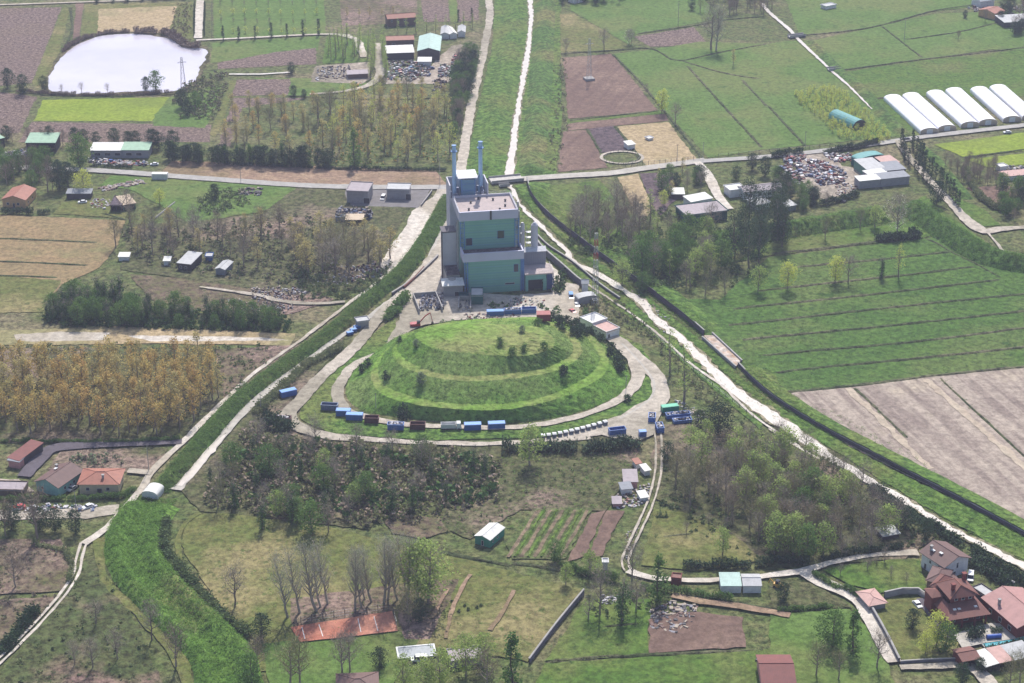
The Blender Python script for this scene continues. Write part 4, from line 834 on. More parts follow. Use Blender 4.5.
        ro = r.build('roof', [rm], t); e = MB(); e.add([(x, .02, z_) for x, z_ in pts], [tuple(range(n + 1))]); e.add([(x, D - .02, z_) for x, z_ in pts], [tuple(range(n + 1))[::-1]]); e.build('gable_end', [wm], t)
    for f, x, z_, ww, hh in wins: opening(t, 'window', f, x, z_, ww, hh, W, D)
    for f, x, ww, hh in doors: opening(t, 'door', f, x, .05, ww, hh, W, D, DARK)
    for x, y, hh in chim:
        q = MB(); q.box(x - .35, y - .35, h, x + .35, y + .35, hh); q.box(x - .5, y - .5, hh, x + .5, y + .5, hh + .18); q.build('chimney', [CONC], ro)
    for x, y, zz in sky:
        q = MB(); q.box(x, y, zz, x + .9, y + 1.3, zz + .18); q.build('skylight', [WHITE], ro)
    return t
# ---------------------------------------------------------------- the waste plant
GREEN = pmat('plant_green_cladding', S(118, 172, 158), .55, grime=.07, scale=.12, stripe=('z', 1.2, S(102, 156, 144), .6)); BLUE = pmat('plant_blue_steel', S(86, 132, 186), .45, grime=.08); BLUE2 = pmat('plant_blue_panel', S(96, 142, 168), .45, grime=.05)
FASC = pmat('plant_grey_fascia', S(188, 186, 206), .6, grime=.05, scale=.1); SIDE = pmat('plant_side_wall', S(200, 196, 204), .7, grime=.08, scale=.2); RGRAV = gmat('roof_gravel', S(190, 176, 172), S(174, 160, 156), mid=.4, contrast=.15)
RDARK = gmat('roof_dark', S(104, 92, 96), S(84, 76, 84), mid=.5, contrast=.3)
a = P(466, 294.5); PR = R(9.5); W1 = 23.6
pl = thing('waste_plant', 'tall green and grey waste treatment plant with blue steel frames and twin blue chimneys', 'industrial plant', (a.x, a.y, 0), PR)
b = MB(); b.box(1.2, .3, 0, W1, 8, 15); b.build('front_wall', [GREEN], pl)
b = MB(); b.box(-1.2, -.5, 15.02, W1 + 1.4, .3, 18.8); b.box(-1.2, .3, 15.02, -.6, 8.2, 18.8); b.box(W1 + .8, .3, 15.02, W1 + 1.4, 8.2, 18.8); b.build('fascia', [FASC], pl)
b = MB(); b.box(-.6, .3, 16.8, W1 + .8, 8.1, 17.2); b.build('lower_roof', [RDARK], pl)
b = MB()
for i in range(26): x = random.uniform(0, W1 - 1); y = random.uniform(1, 7); s = random.uniform(.2, .7); b.box(x, y, 17.2, x + s, y + s, 17.2 + s * .6)
o_ = b.build('roof_clutter', [CONCD], pl); o_['kind'] = 'stuff'
b = MB(); b.box(.9, 8.2, 0, W1 - 1.2, 27.5, 31.5); b.build('tower_wall', [GREEN], pl)
b = MB(); b.box(-1.6, 7.4, 30.6, W1 + .2, 8.2, 34.6); b.build('tower_fascia', [FASC], pl)
b = MB(); b.box(-1.6, 8.2, 30.6, -1.1, 27.8, 34.6); b.box(W1 - .3, 8.2, 30.6, W1 + .2, 27.8, 34.6); b.box(-1.1, 27.3, 30.6, W1 - .3, 27.8, 34.6); b.build('parapet', [SIDE], pl)
b = MB(); b.box(-1.1, 8.2, 33.3, W1 - .3, 27.3, 33.6); b.build('tower_roof', [RGRAV], pl)
b = MB()
for x, y in ((3, 12), (16, 10), (5, 20), (15, 22), (19, 14), (9, 24), (20, 20)): b = MB(); b.box(x, y, 33.6, x + .7, y + .7, 34.2); b.cyl((x + .35, y + .35, 34.2), (x + .35, y + .35, 34.6), .5, n=8); b.build('roof_vent', [DARK], pl)
def railing(name, pts, z, hgt=1.1):
    b = MB()
    for i in range(len(pts) - 1):
        (x0, y0), (x1, y1) = pts[i], pts[i + 1]; L_ = math.hypot(x1 - x0, y1 - y0); k = max(1, int(L_ / 2))
        for q in (.5, 1): b.bar((x0, y0, z + hgt * q), (x1, y1, z + hgt * q), .07)
        for j in range(k + 1): b.bar((x0 + (x1 - x0) * j / k, y0 + (y1 - y0) * j / k, z), (x0 + (x1 - x0) * j / k, y0 + (y1 - y0) * j / k, z + hgt), .07)
    o = b.build(name, [STEEL], pl); o['kind'] = 'stuff'
railing('railing', [(-1.3, 8), (-1.3, 27.6), (W1, 27.6), (W1, 8)], 34.6); railing('railing', [(W1 + 2, -1.3), (W1 + 14, -1.3), (W1 + 14, 8.6)], 8.1); railing('railing', [(-7.4, 5.4), (-7.4, 15.6)], 7.3)
for x, y, z0, z1, r_ in ((W1 + 1.0, 9.6, 15.5, 33, .3), (W1 + 1.0, 13, 12, 36, .45), (W1 + 1.2, 18, 0, 32, .5), (-1.6, 11, 7.4, 30, .35), (-1.7, 13.5, 7.4, 28, .25)): b = MB(); b.cyl((x, y, z0), (x, y, z1), r_, n=8); b.build('pipe', [STEEL], pl)
for z in range(3, 15, 3): b = MB(); b.box(1.2, .26, z, W1, .3, z + .08); b.build('cladding_joint', [BLUE], pl)
for z in range(19, 31, 3): b = MB(); b.box(.9, 8.15, z, W1 - 1.2, 8.2, z + .08); b.build('cladding_joint', [BLUE], pl)
b = MB(); b.box(11.6, 7.2, 30.6, 12.4, 7.39, 34.7); b.build('fascia_slot', [DARK], pl)
for nm, x, y, z, ww, hh in (('window', 15.0, 8.18, 21.6, 2.8, 3.4), ('window', 1.4, 8.18, 19.2, 2.6, 3.2), ('window', 22.0 - 1.2, .28, 9.0, 1.8, 3.4), ('opening', 17, .28, 3.4, 4, .6), ('door', 4.6, .28, 0, 1.6, 2.6)):
    b = MB(); b.box(x - .12, y - .1, z - .12, x + ww + .12, y - .02, z + hh + .12); f_ = b.build(nm, [FRAME if nm != 'window' else BLUE], pl); b = MB(); b.box(x, y - .14, z, x + ww, y - .1, z + hh); b.build('pane', [GLASS], f_)
def steel(x, y, z0, z1, w=1.6, n=7):
    b = MB()
    for dx in (0, w): b.box(x + dx - .16, y - .16, z0, x + dx + .16, y + .16, z1)
    for i in range(n): z = z0 + (z1 - z0) * (i + .5) / n; b.box(x, y - .1, z - .12, x + w, y + .1, z + .12); b.bar((x, y, z), (x + w, y, z + (z1 - z0) / n * .8), .12)
    b.build('steel_frame', [BLUE], pl)
steel(W1 + .2, -.1, 0, 15, 1.2); steel(-.4, -.1, 0, 15, 1.2); steel(W1 - 1.1, 8.0, 17.3, 30.5, 1.6, 6); steel(-1.0, 8.0, 17.3, 30.5, 1.7, 6); steel(-1.0, 15, 0, 30, .1, 3)
b = MB(); b.box(W1 + .1, 1.0, 0, W1 + 1.5, 7.8, 14.9); b.build('blue_bay', [BLUE], pl)
# left stair shaft, silo and conveyor
b = MB(); b.box(-7.6, 16, 0, -1.9, 22, 22.5); b.build('stair_shaft', [SIDE], pl); b = MB(); b.box(-8.0, 15.6, 22.5, -1.7, 22.3, 23.1); b.build('shaft_cap', [CONCD], pl)
b = MB(); b.box(-8.3, 15.0, 0, -7.8, 15.5, 23.5); b.build('downpipe', [DARK], pl)
b = MB(); b.box(-7.5, 5.5, 0, -1.7, 15.9, 7.0); b.build('side_annex', [CONC], pl); b = MB(); b.box(-7.5, 5.3, 7.0, -1.7, 15.9, 7.3); b.build('annex_roof', [RDARK], pl)
b = MB(); b.cyl((-5.5, 3.4, 0), (-5.5, 3.4, 6.4), 1.6, n=16); b.build('round_tank', [CONC], pl)
for i, (x, y) in enumerate(((W1 + 3.0, 13), (W1 + 8.2, 12.5))):
    b = MB(); b.cyl((x, y, 4), (x, y, 25), 1.5 if i else 1.0, n=18); b.cyl((x, y, 25), (x, y, 26.2), 1.5 if i else 1.0, .5, n=18); s_ = b.build('silo', [SIDE], pl, smooth=False)
    b = MB()
    for a_ in range(4): an = a_ * 1.57 + .7; b.bar((x + 1.3 * math.cos(an), y + 1.3 * math.sin(an), 0), (x + 1.3 * math.cos(an), y + 1.3 * math.sin(an), 4.2), .25)
    b.build('leg', [STEEL], s_)
b = MB()
for k in range(9): b.bar((W1 + 4.6, 11.5, 2 + k * 2.5), (W1 + 6.4, 11.5, 4.5 + k * 2.5), .2); b.box(W1 + 4.4, 11, 2 + k * 2.5, W1 + 6.6, 13, 2.15 + k * 2.5)
for dx in (4.5, 6.5): b.bar((W1 + dx, 11.4, 0), (W1 + dx, 11.4, 25), .22)
b.build('stair_tower', [STEEL], pl)
b = MB(); b.cyl((W1 + .6, 9.2, 17), (W1 + .6, 9.2, 29), .55, n=10); b.cyl((W1 + .6, 9.2, 24), (W1 + .6, 9.2, 26), .95, n=10); b.cyl((W1 + 1.8, 9, 17), (W1 + 1.8, 9, 23), .4, n=10); b.build('ventilation_pipe', [STEEL], pl)
# right grey hall, low annex with gate
b = MB(); b.box(W1 + 1.6, 9, 0, W1 + 12.6, 14, 14); b.build('grey_hall', [pmat('grey_cladding', S(140, 138, 148), .6, grime=.05, stripe=('x', .8, S(120, 118, 128), .5))], pl)
b = MB(); b.add([(W1 + 1.4, 8.8, 14), (W1 + 12.9, 8.8, 14), (W1 + 12.9, 11.5, 15.4), (W1 + 1.4, 11.5, 15.4), (W1 + 1.4, 14.2, 14), (W1 + 12.9, 14.2, 14)], [(0, 1, 2, 3), (3, 2, 5, 4), (1, 5, 2), (0, 3, 4)]); b.build('hall_roof', [pmat('white_sheet', S(214, 212, 216), .5)], pl)
b = MB(); b.box(W1 + 1.7, -1.5, 7.6, W1 + 14.2, 8.9, 8.1); b.build('annex_roof', [RGRAV], pl)
b = MB(); b.box(W1 + 2.0, -1.0, 5.2, W1 + 11, -.6, 7.6); b.box(W1 + 2.0, -1.0, 0, W1 + 3.2, -.6, 5.2); b.box(W1 + 9.6, -1.0, 0, W1 + 11.2, -.6, 5.2); b.box(W1 + 2.0, -.6, 0, W1 + 2.4, 8.6, 7.6); b.box(W1 + 2.4, 8.2, 0, W1 + 13.8, 8.6, 7.6); b.build('annex_wall', [GREEN], pl)
b = MB(); b.box(W1 + 3.2, -1.2, 4.9, W1 + 9.6, -.65, 5.2); b.box(W1 + 3.2, 1.4, 0, W1 + 9.6, 1.6, 5.2); b.build('loading_gate', [DARK], pl)
b = MB()
for x in (11.5, 14):
    for y in (-1.2, 3, 8): b.box(W1 + x - .15, y - .15, 0, W1 + x + .15, y + .15, 7.6)
for z in (2.4, 5): b.box(W1 + 11.5, -1.1, z, W1 + 14, -.9, z + .25); b.box(W1 + 13.9, -1, z, W1 + 14.1, 8, z + .25)
b.box(W1 + 11.7, -.7, .2, W1 + 13.8, 8, 7.4); b.build('blue_bay', [pmat('blue_bay_dark', S(44, 78, 130), .6)], pl)
# rear block with stacks
b = MB()
X0, X1, Y0, Y1 = -2.6, 14.4, 28.4, 40; b.box(X0, Y0, 0, X1, Y0 + .5, 33); b.box(X0, Y1 - .5, 0, X1, Y1, 39); b.box(X0, Y0 + .5, 0, X0 + .5, Y1 - .5, 39); b.box(X1 - .5, Y0 + .5, 0, X1, Y1 - .5, 39); b.build('rear_wall', [SIDE], pl)
b = MB(); b.box(X0 + .5, Y0 + .5, 30, X1 - .5, Y1 - .5, 30.4); b.build('rear_floor', [RDARK], pl)
b = MB(); b.box(2.8, 29.2, 30.4, 8.6, 36, 41); b.build('boiler_casing', [BLUE2], pl); b = MB()
for x in (2.6, 8.4): b.box(x, 29.0, 30.4, x + .35, 29.3, 41.2)
for z in (33, 36, 39): b.box(2.9, 29, z, 8.4, 29.15, z + .2)
b.build('casing_frame', [BLUE], pl)
b = MB(); b.slab([(1.2, 28.8, 42.0), (9.8, 28.8, 42.0), (9.8, 37.5, 42.6), (1.2, 37.5, 42.6)], .4); b.build('white_roof', [pmat('white_sheet', S(214, 212, 216), .5)], pl)
for x, h_ in ((.1, 55.5), (11.6, 56.5)):
    b = MB(); b.cyl((x, 33, 28), (x, 33, h_), .95, .85, n=16); s_ = b.build('chimney', [pmat('chimney_blue', S(172, 204, 232), .5, grime=.05)], pl)
    b = MB(); b.cyl((x, 33, h_ - 2.6), (x, 33, h_ - 2.4), 1.5, n=14); b.cyl((x, 33, h_), (x, 33, h_ + .3), 1.05, n=14)
    for k in range(8): an = k * math.pi / 4; b.bar((x + 1.45 * math.cos(an), 33 + 1.45 * math.sin(an), h_ - 2.4), (x + 1.45 * math.cos(an), 33 + 1.45 * math.sin(an), h_ - 1.2), .12)
    g_ = b.build('gallery', [BLUE], s_); g_['kind'] = 'stuff'
b = MB()
for k in range(26):
    x = random.choice((random.uniform(-1.6, 2), random.uniform(9.4, 13))); y = random.uniform(29.5, 37); z = random.uniform(30.5, 37); s = random.uniform(.3, 1.1)
    if k % 2: b.box(x, y, 30.4, x + s, y + s, z)
    else: b.cyl((x, y, 30.4), (x, y, z), s * .5, n=8)
g_ = b.build('ducting', [pmat('duct_grey_blue', S(132, 140, 164), .5, .1)], pl); g_['kind'] = 'stuff'
# sheds, bays and containers in the yard
building('loading_shed', 'small white-roofed lean-to shed at the left foot of the plant', (444, 298), (463, 297), 6, 5.6, 'mono', .4, 'conc', 'white', over=.7, doors=(('f', 4.5, 2, 2.6),), cat='shed')
building('dark_green_shed', 'dark green shed with a pale hatch against the plant wall', (471, 306), (483, 306), 8, 4.5, 'flat', 0, 'dteal', 'pale', over=.1, cat='shed')
def bay(label, pl_, pr_, D, h):
    a, rz, W = frame_of(pl_, pr_); t = thing('storage_bay', label, 'storage bay', (a.x, a.y, 0), rz); b = MB(); b.box(0, D - .4, 0, W, D, h); b.build('back_wall', [CONC], t)
    for x in (0, W - .4): b = MB(); b.box(x, 0, 0, x + .4, D - .4, h); b.build('side_wall', [CONC], t)
    return t
bay('left concrete bay holding white rubbish', (419, 315), (443, 313), 17, 2.8); bay('middle concrete bay with green scrap', (458, 313), (471, 313), 12, 2.6)
JC = [pmat('junk_' + k, c, .7, grime=.1) for k, c in (('white', S(196, 192, 194)), ('grey', S(130, 128, 136)), ('rust', S(104, 76, 70)), ('blue', S(72, 90, 124)), ('red', S(128, 64, 60)), ('dark', S(60, 56, 62)), ('tan', S(160, 146, 130)), ('green', S(74, 104, 88)))]
def heap(label, pts, n_, s=(.5, 1.6), hz=1.6, cols=(0, 1, 2, 3, 4, 5, 6, 7), name='scrap_heap', cat='scrap'):
    w_ = px(pts); b = MB(); xs = [q.x for q in w_]; ys = [q.y for q in w_]; k = 0; n = int(n_ * 1.5); cols = tuple(cols) + (1, 6)
    while k < n:
        x = random.uniform(min(xs), max(xs)); y = random.uniform(min(ys), max(ys))
        if not inside(x, y, w_): continue
        k += 1; a_ = random.uniform(0, 3.14); sx = random.uniform(s[0] * .7, s[1] * .85); sy = random.uniform(s[0] * .7, s[1] * .8) * .6; sz = random.uniform(.2, 1) ** 1.5 * hz; ca, sa = math.cos(a_), math.sin(a_); g = ground_z(x, y)
        tl = [random.uniform(.75, 1.05) for _ in range(4)]
        c4 = [(x + (dx * sx * ca - dy * sy * sa), y + (dx * sx * sa + dy * sy * ca)) for dx, dy in ((-.5, -.5), (.5, -.5), (.5, .5), (-.5, .5))]
        b.add([(*q, g - .1) for q in c4] + [(c4[i][0] * 1, c4[i][1] * 1, g + sz * tl[i]) for i in range(4)], [(4, 5, 6, 7), (0, 1, 5, 4), (1, 2, 6, 5), (2, 3, 7, 6), (3, 0, 4, 7)], random.choice(cols))
    o = b.build(name, JC); return tag(o, label, cat, kind='stuff')
heap('heap of white rubbish in the left concrete bay', [(420, 313), (443, 311), (443, 296), (421, 298)], 330, (.4, 1.4), 2.4, (0, 0, 0, 1, 1, 5, 3))
heap('pale green scrap in the middle bay', [(459, 312), (471, 312), (471, 300), (459, 300)], 110, (.3, 1.0), 1.4, (1, 7, 0, 1))
heap('rubbish strip behind the crest of the mound', [(464, 316), (492, 314), (520, 312), (520, 318), (492, 322), (466, 322)], 190, (.4, 1.3), 1.4, (0, 1, 2, 4, 6, 6))
heap('white rubbish behind the blue containers', [(508, 298), (545, 300), (545, 308), (508, 308)], 120, (.4, 1.3), 1.6, (0, 0, 1, 4, 7, 6))
heap('loose litter on the left yard', [(440, 262), (452, 262), (452, 285), (436, 285)], 26, (.3, 1.1), .9, (1, 2, 5, 0))
heap('scrap heap beside the canal road clearing', [(350, 268), (375, 262), (384, 275), (350, 284)], 90, (.5, 1.8), 1.6, (2, 4, 0, 5, 2, 1))
heap('pale rubble strewn among the tan trees', [(312, 262), (345, 262), (348, 285), (312, 288)], 120, (.4, 1.3), .8, (0, 6, 1, 6, 2))
heap('brown scrap heap left of the canal clearing', [(250, 288), (300, 288), (298, 302), (252, 300)], 160, (.5, 1.8), 1.3, (2, 5, 6, 1, 2))
heap('grey-violet scrap heap near the sandy path', [(226, 300), (295, 305), (292, 314), (240, 312)], 200, (.4, 1.4), 1.2, (1, 5, 2, 6, 1))
heap('car wrecks and scrap in the farm yard, left part', [(386, 62), (416, 62), (430, 66), (430, 76), (414, 82), (388, 80)], 210, (.7, 2.6), 1.6)
heap('scrap piled in the farm yard, right part', [(440, 66), (454, 64), (458, 76), (438, 78)], 130, (.7, 2.6), 1.8)
heap('rusty scrap row at the edge of the farm yard', [(454, 54), (471, 54), (470, 66), (452, 64)], 110, (.8, 2.8), 1.8, (2, 5, 2, 4, 0))
heap('dark crates behind the farm hedge', [(433, 81), (446, 81), (446, 91), (433, 91)], 60, (.9, 2), 2, (5, 2, 5))
heap('brown boulders in the rapids of the river', [(655, 308), (672, 322), (664, 334), (650, 320), (626, 292), (634, 290)], 120, (.5, 1.6), .7, (2, 6, 6, 1), 'boulders', 'rocks')
heap('clutter in the yard left of the farm', [(318, 68), (350, 66), (352, 78), (316, 81)], 170, (.4, 1.8), 1.1, (0, 1, 5, 2, 6))
heap('white and red scrap along the dealer hedge', [(823, 154), (850, 155), (856, 160), (834, 163)], 110, (.6, 2.2), 1.4, (0, 1, 4, 2, 0))
heap('rows of stacked wrecks in the scrap yard', [(784, 156), (806, 156), (812, 170), (800, 186), (784, 176)], 190, (.7, 2.8), 1.6, (4, 0, 2, 5, 1, 4))
heap('pile of white and red wrecks in the middle of the scrap yard', [(808, 160), (832, 165), (848, 176), (842, 184), (818, 186), (810, 176)], 230, (.8, 3), 2.2, (4, 0, 1, 5, 0, 2, 3))
heap('white gear beside the scrap yard exit', [(836, 184), (860, 184), (852, 194), (836, 196)], 70, (.5, 2), 1.2, (2, 6, 4, 0))
heap('rubbish and hut clutter at the right edge', [(996, 168), (1050, 166), (1050, 182), (1000, 180)], 170, (.6, 2.6), 1.8, (0, 0, 1, 5, 6))
heap('clutter round the farm at the top right', [(965, 8), (1050, 4), (1050, 34), (1008, 30), (985, 18)], 170, (.6, 2.8), 1.6, (0, 1, 5, 6, 2))
heap('parked odds and ends below the houses', [(8, 505), (70, 505), (98, 505), (92, 512), (10, 514)], 120, (.5, 1.9), 1.1, (0, 3, 4, 1, 0, 7))
heap('clutter round the small allotment sheds', [(614, 496), (650, 484), (648, 505), (610, 510)], 90, (.4, 1.6), .9, (0, 1, 2, 4, 6))
heap('white clutter by the bare trees below the lane', [(600, 596), (618, 597), (618, 604), (602, 606)], 40, (.4, 1.6), 1.2, (0, 1, 0, 5))
heap('small clutter along the rutted track', [(625, 535), (640, 522), (636, 545), (626, 560)], 40, (.3, 1.0), .7, (0, 1, 4))
heap('logs and brush lying on the bare garden plot', [(650, 610), (672, 602), (696, 604), (698, 622), (676, 634), (652, 630)], 180, (.3, 2.4), .8, (2, 5, 5, 6), 'brush_heap', 'brush')
heap('pinkish timber piles on the green field below the road', [(98, 188), (140, 180), (146, 184), (104, 191)], 130, (.8, 3), .9, (2, 2, 6), 'timber_pile', 'timber')
heap('dark spoil heaps beside the green field', [(238, 190), (262, 188), (260, 196), (240, 196)], 60, (.8, 2.6), 1.3, (5, 2, 5), 'spoil_heap', 'spoil')
heap('white and red gear in the walled plot by the lawn', [(90, 200), (112, 199), (108, 210), (92, 208)], 60, (.5, 1.8), 1, (0, 4, 1, 0))
heap('cluttered car lot by the long green-roofed shed', [(88, 159), (120, 161), (148, 162), (146, 167), (90, 165)], 110, (.8, 3), 1.2, (0, 4, 1, 3, 5))
heap('cluttered lot by the first green-roofed shed', [(0, 152), (28, 150), (28, 156), (0, 158)], 60, (.8, 2.6), 1.2, (0, 5, 1, 3))
heap('white sacks beside the dirt path', [(282, 289), (300, 291), (312, 294), (300, 296), (282, 293)], 36, (.6, 1.6), 1.2, (0, 0, 1))
heap('rubbish around the green container', [(672, 398), (706, 412), (716, 432), (700, 428), (680, 410)], 60, (.3, 1.3), .7, (0, 1, 0, 6))
# containers
CB = {'blue': pmat('container_blue', S(52, 104, 176), .5, grime=.08), 'rust': pmat('container_rust', S(104, 62, 60), .7, grime=.15), 'green': pmat('container_green', S(20, 140, 108), .5, grime=.05), 'teal': pmat('container_teal', S(0, 96, 104), .5, grime=.05), 'white': pmat('container_white', S(210, 210, 208), .5, grime=.1), 'steel': pmat('container_steel', S(100, 118, 148), .5, grime=.1), 'red': pmat('container_red', S(150, 60, 58), .6)}
LID = {'blue': pmat('lid_blue', S(96, 150, 208), .5, grime=.05), 'green': pmat('lid_green', S(44, 172, 136), .5, grime=.05)}
def container(label, u, v, ang=0, L_=6.2, D=2.5, h=2.5, col='blue', top='lid', group=None, name='container'):
    q = pick(u, v); t = thing(name, label, 'container', (q.x, q.y, q.z), R(ang), group); m = CB[col]
    b = MB(); z0 = .25; b.box(0, 0, z0, L_, .12, h); b.box(0, D - .12, z0, L_, D, h); b.box(0, .12, z0, .12, D - .12, h); b.box(L_ - .12, .12, z0, L_, D - .12, h); b.box(.12, .12, z0, L_ - .12, D - .12, z0 + .2)
    n = 9
    for i in range(n + 1): x = (L_ - .14) * i / n; b.box(x, -.1, z0, x + .14, 0, h - .1); b.box(x, D, z0, x + .14, D + .1, h - .1)
    b.build('body', [m], t)
    r = MB(); r.box(-.1, -.14, h, L_ + .1, .1, h + .14); r.box(-.1, D - .1, h, L_ + .1, D + .14, h + .14); r.box(-.1, .1, h, .12, D - .1, h + .14); r.box(L_ - .12, .1, h, L_ + .1, D - .1, h + .14); r.build('rim', [m], t)
    if top == 'lid': r = MB(); r.box(.12, .1, h + .02, L_ - .12, D - .1, h + .2); r.build('lid', [LID.get(col, m)], t)
    elif top == 'open': r = MB(); r.box(.13, .13, z0 + .21, L_ - .13, D - .13, h * .55); r.build('load', [DARK], t)
    elif top == 'junk':
        r = MB()
        for _ in range(30): x = random.uniform(.2, L_ - .9); y = random.uniform(.2, D - .8); s = random.uniform(.3, .8); r.box(x, y, 1, x + s, y + s, h + random.uniform(-.1, .5), random.choice((0, 0, 1, 5)))
        r.build('load', JC, t)
    for i in range(2):
        r = MB(); r.cyl((.6 + i * (L_ - 1.4), D * .5, .02), (.8 + i * (L_ - 1.4), D * .5, .02), .01, n=4) if False else r.box(.5 + i * (L_ - 1.5), .2, 0, 1.0 + i * (L_ - 1.5), D - .2, .25); r.build('skid', [DARK], t)
    return t
container('blue container standing alone beside the canal hedge', 282, 399, 28)
container('grey-blue open skip left of the row below the mound', 321, 411, -6, col='steel', top='open')
container('small blue lidded container, second in the row below the mound', 336, 417, -3, L_=5.4)
container('blue lidded container under the left end of the mound', 346, 421, -4)
container('rust-brown open skip near the two blue containers', 364.5, 424, -4, L_=5.2, col='rust', top='open')
container('blue skip with its rear part open, beside the rusty ones', 387.5, 431, -2, L_=6.0, top='junk')
container('rust-brown open skip right of the half-open blue one', 410, 430.5, -2, L_=5.6, col='rust', top='open')
container('blue container just right of the pale truck', 464.5, 431.5, 4); container('blue container at the right end of the row below the mound', 488.5, 430.5, 5)
container('dark-topped blue skip right of the bin row', 610, 437, 14, top='open'); container('small blue box container near the junction', 639.5, 438.5, 8, L_=2.6, D=2)
container('green closed container at the loop junction', 662.5, 414, 14, L_=6.4, col='green'); container('blue open container heaped with white sacks, the rear one', 655, 424, 84, L_=4.4, top='junk'); container('blue open container heaped with white sacks, the front one', 664, 434, 96, L_=4.8, top='junk')
container('blue flat container with white bundles', 667, 420, 12, L_=9, top='junk', h=1.8); container('second blue container with white bundles', 674, 425, 12, L_=7, top='junk', h=1.5)
container('long blue container behind the mound, left one', 487, 317.5, 4, L_=7); container('long blue container behind the mound, middle one', 504.5, 316, 4, L_=7, top='junk'); container('blue container behind the mound, right one', 522, 315, 4, L_=6, top='open')
container('rust-red box with a pale pink top behind the mound', 537, 322, 2, L_=5.4, D=4, h=3, col='red', top='lid')
container('dark teal skip beside the plant door', 459, 300, 4, L_=4, col='teal', top='open'); container('blue container beside the left warehouse scrap', 336, 222, 4, L_=9, col='steel', top='junk')
container('white container cabin beside the road', 152, 180, -2, L_=7.5, D=3, h=3, col='white'); container('rusty skip at the loop corner', 276, 424, -8, L_=5.4, col='rust', top='junk')
for i, (u, v) in enumerate(((348, 336), (351.5, 333), (355, 330))): container('small blue tub in the group by the white cabin, no. %s from the left' % ('one', 'two', 'three')[i] if False else ('small blue tub nearest the bush', 'small blue tub in the middle of three', 'small blue tub nearest the white cabin')[i], u, v, 30, L_=2.6, D=1.6, h=1.2)
# the row of wheeled waste trailers
BW = pmat('bin_top_white', S(216, 216, 214), .5); BS = pmat('bin_side_grey', S(104, 112, 128), .6)
def bin_proto():
    t = thing('waste_bin', 'white-topped grey waste bin in the curved row by the loop road', 'waste bin', group='white-topped bins in a row on the verge')
    b = MB(); b.add([(0, 0, .35), (1.3, 0, .35), (1.3, 1.7, .35), (0, 1.7, .35), (-.1, -.1, 1.7), (1.4, -.1, 1.7), (1.4, 1.8, 1.7), (-.1, 1.8, 1.7)], [(3, 2, 1, 0), (0, 1, 5, 4), (1, 2, 6, 5), (2, 3, 7, 6), (3, 0, 4, 7)]); b.build('body', [BS], t)
    b = MB(); b.add([(-.14, -.14, 1.7), (1.44, -.14, 1.7), (1.44, 1.84, 1.7), (-.14, 1.84, 1.7), (-.1, .5, 2.0), (1.4, .5, 2.0), (1.4, 1.3, 2.0), (-.1, 1.3, 2.0)], [(3, 2, 1, 0), (0, 1, 5, 4), (1, 2, 6, 5), (2, 3, 7, 6), (3, 0, 4, 7), (4, 5, 6, 7)]); b.build('lid', [BW], t)
    for x in (.2, 1.1):
        b = MB(); b.cyl((x - .08, .2, .2), (x + .08, .2, .2), .2, n=8); b.cyl((x - .08, 1.5, .2), (x + .08, 1.5, .2), .2, n=8); b.build('wheels', [DARK], t)
    return t
def copy_tree(o, parent=None):
    c = o.copy(); C.objects.link(c); c.parent = parent
    for ch in list(o.children): copy_tree(ch, c)
    return c
b0 = bin_proto()
for i in range(12):
    t = i / 11; o = b0 if i == 0 else copy_tree(b0); q = P(541.5 + t * 63, 440.5 - 13.5 * (t ** 1.35)); o.location = (q.x, q.y, .2); o.rotation_euler.z = R(6 + 22 * t)
# vehicles
GL = pmat('car_glass', S(38, 44, 54), .1, grime=0)
def car(label, u, v, ang, col=(.75, .75, .76), kind='car', z=None):
    q = pick(u, v); t = thing('parked_' + kind, label, kind, (q.x, q.y, q.z if z is None else z), R(ang)); van = kind == 'van'
    m = pmat('paint_%d_%d_%d' % tuple(int(c * 99) for c in col), col, .3, grime=.02); L_, W_ = (4.9, 1.95) if van else (4.2, 1.75); H_ = 2.0 if van else 1.45
    pr = [(0, .35), (0, .8), (.9, .98), (L_ - .35, 1.0), (L_, .85), (L_, .35)]
    b = MB(); n = len(pr); b.add([(x, 0, z_) for x, z_ in pr] + [(x, W_, z_) for x, z_ in pr], [tuple(range(n)), tuple(range(n, 2 * n))[::-1]] + [(i, n + i, n + (i + 1) % n, (i + 1) % n) for i in range(n)]); b.build('body', [m], t)
    x0, x1 = (.9, L_ - .1) if van else (1.0, L_ - .5); i_ = .14
    b = MB(); b.add([(x0, .06, .97), (x1, .06, .97), (x1, W_ - .06, .97), (x0, W_ - .06, .97), (x0 + .6, i_, H_ - .06), (x1 - (.1 if van else .5), i_, H_ - .06), (x1 - (.1 if van else .5), W_ - i_, H_ - .06), (x0 + .6, W_ - i_, H_ - .06)], [(0, 1, 5, 4), (1, 2, 6, 5), (2, 3, 7, 6), (3, 0, 4, 7)]); b.build('windows', [GL], t)
    b = MB(); b.box(x0 + .56, i_ - .02, H_ - .06, x1 - (.06 if van else .46), W_ - i_ + .02, H_); b.build('roof', [m], t)
    for x in (.8, L_ - .85):
        for y in (0, W_ - .2): b = MB(); b.cyl((x, y, .32), (x, y + .2, .32), .32, n=10); b.build('wheel', [DARK], t)
    return t
car('white car on the drive beside the brick villa', 923, 609, 108); car('white car parked behind the white house', 973, 583, 75, kind='van'); car('dark car at the mouth of the cypress avenue', 903, 141, 12, (.03, .03, .04))
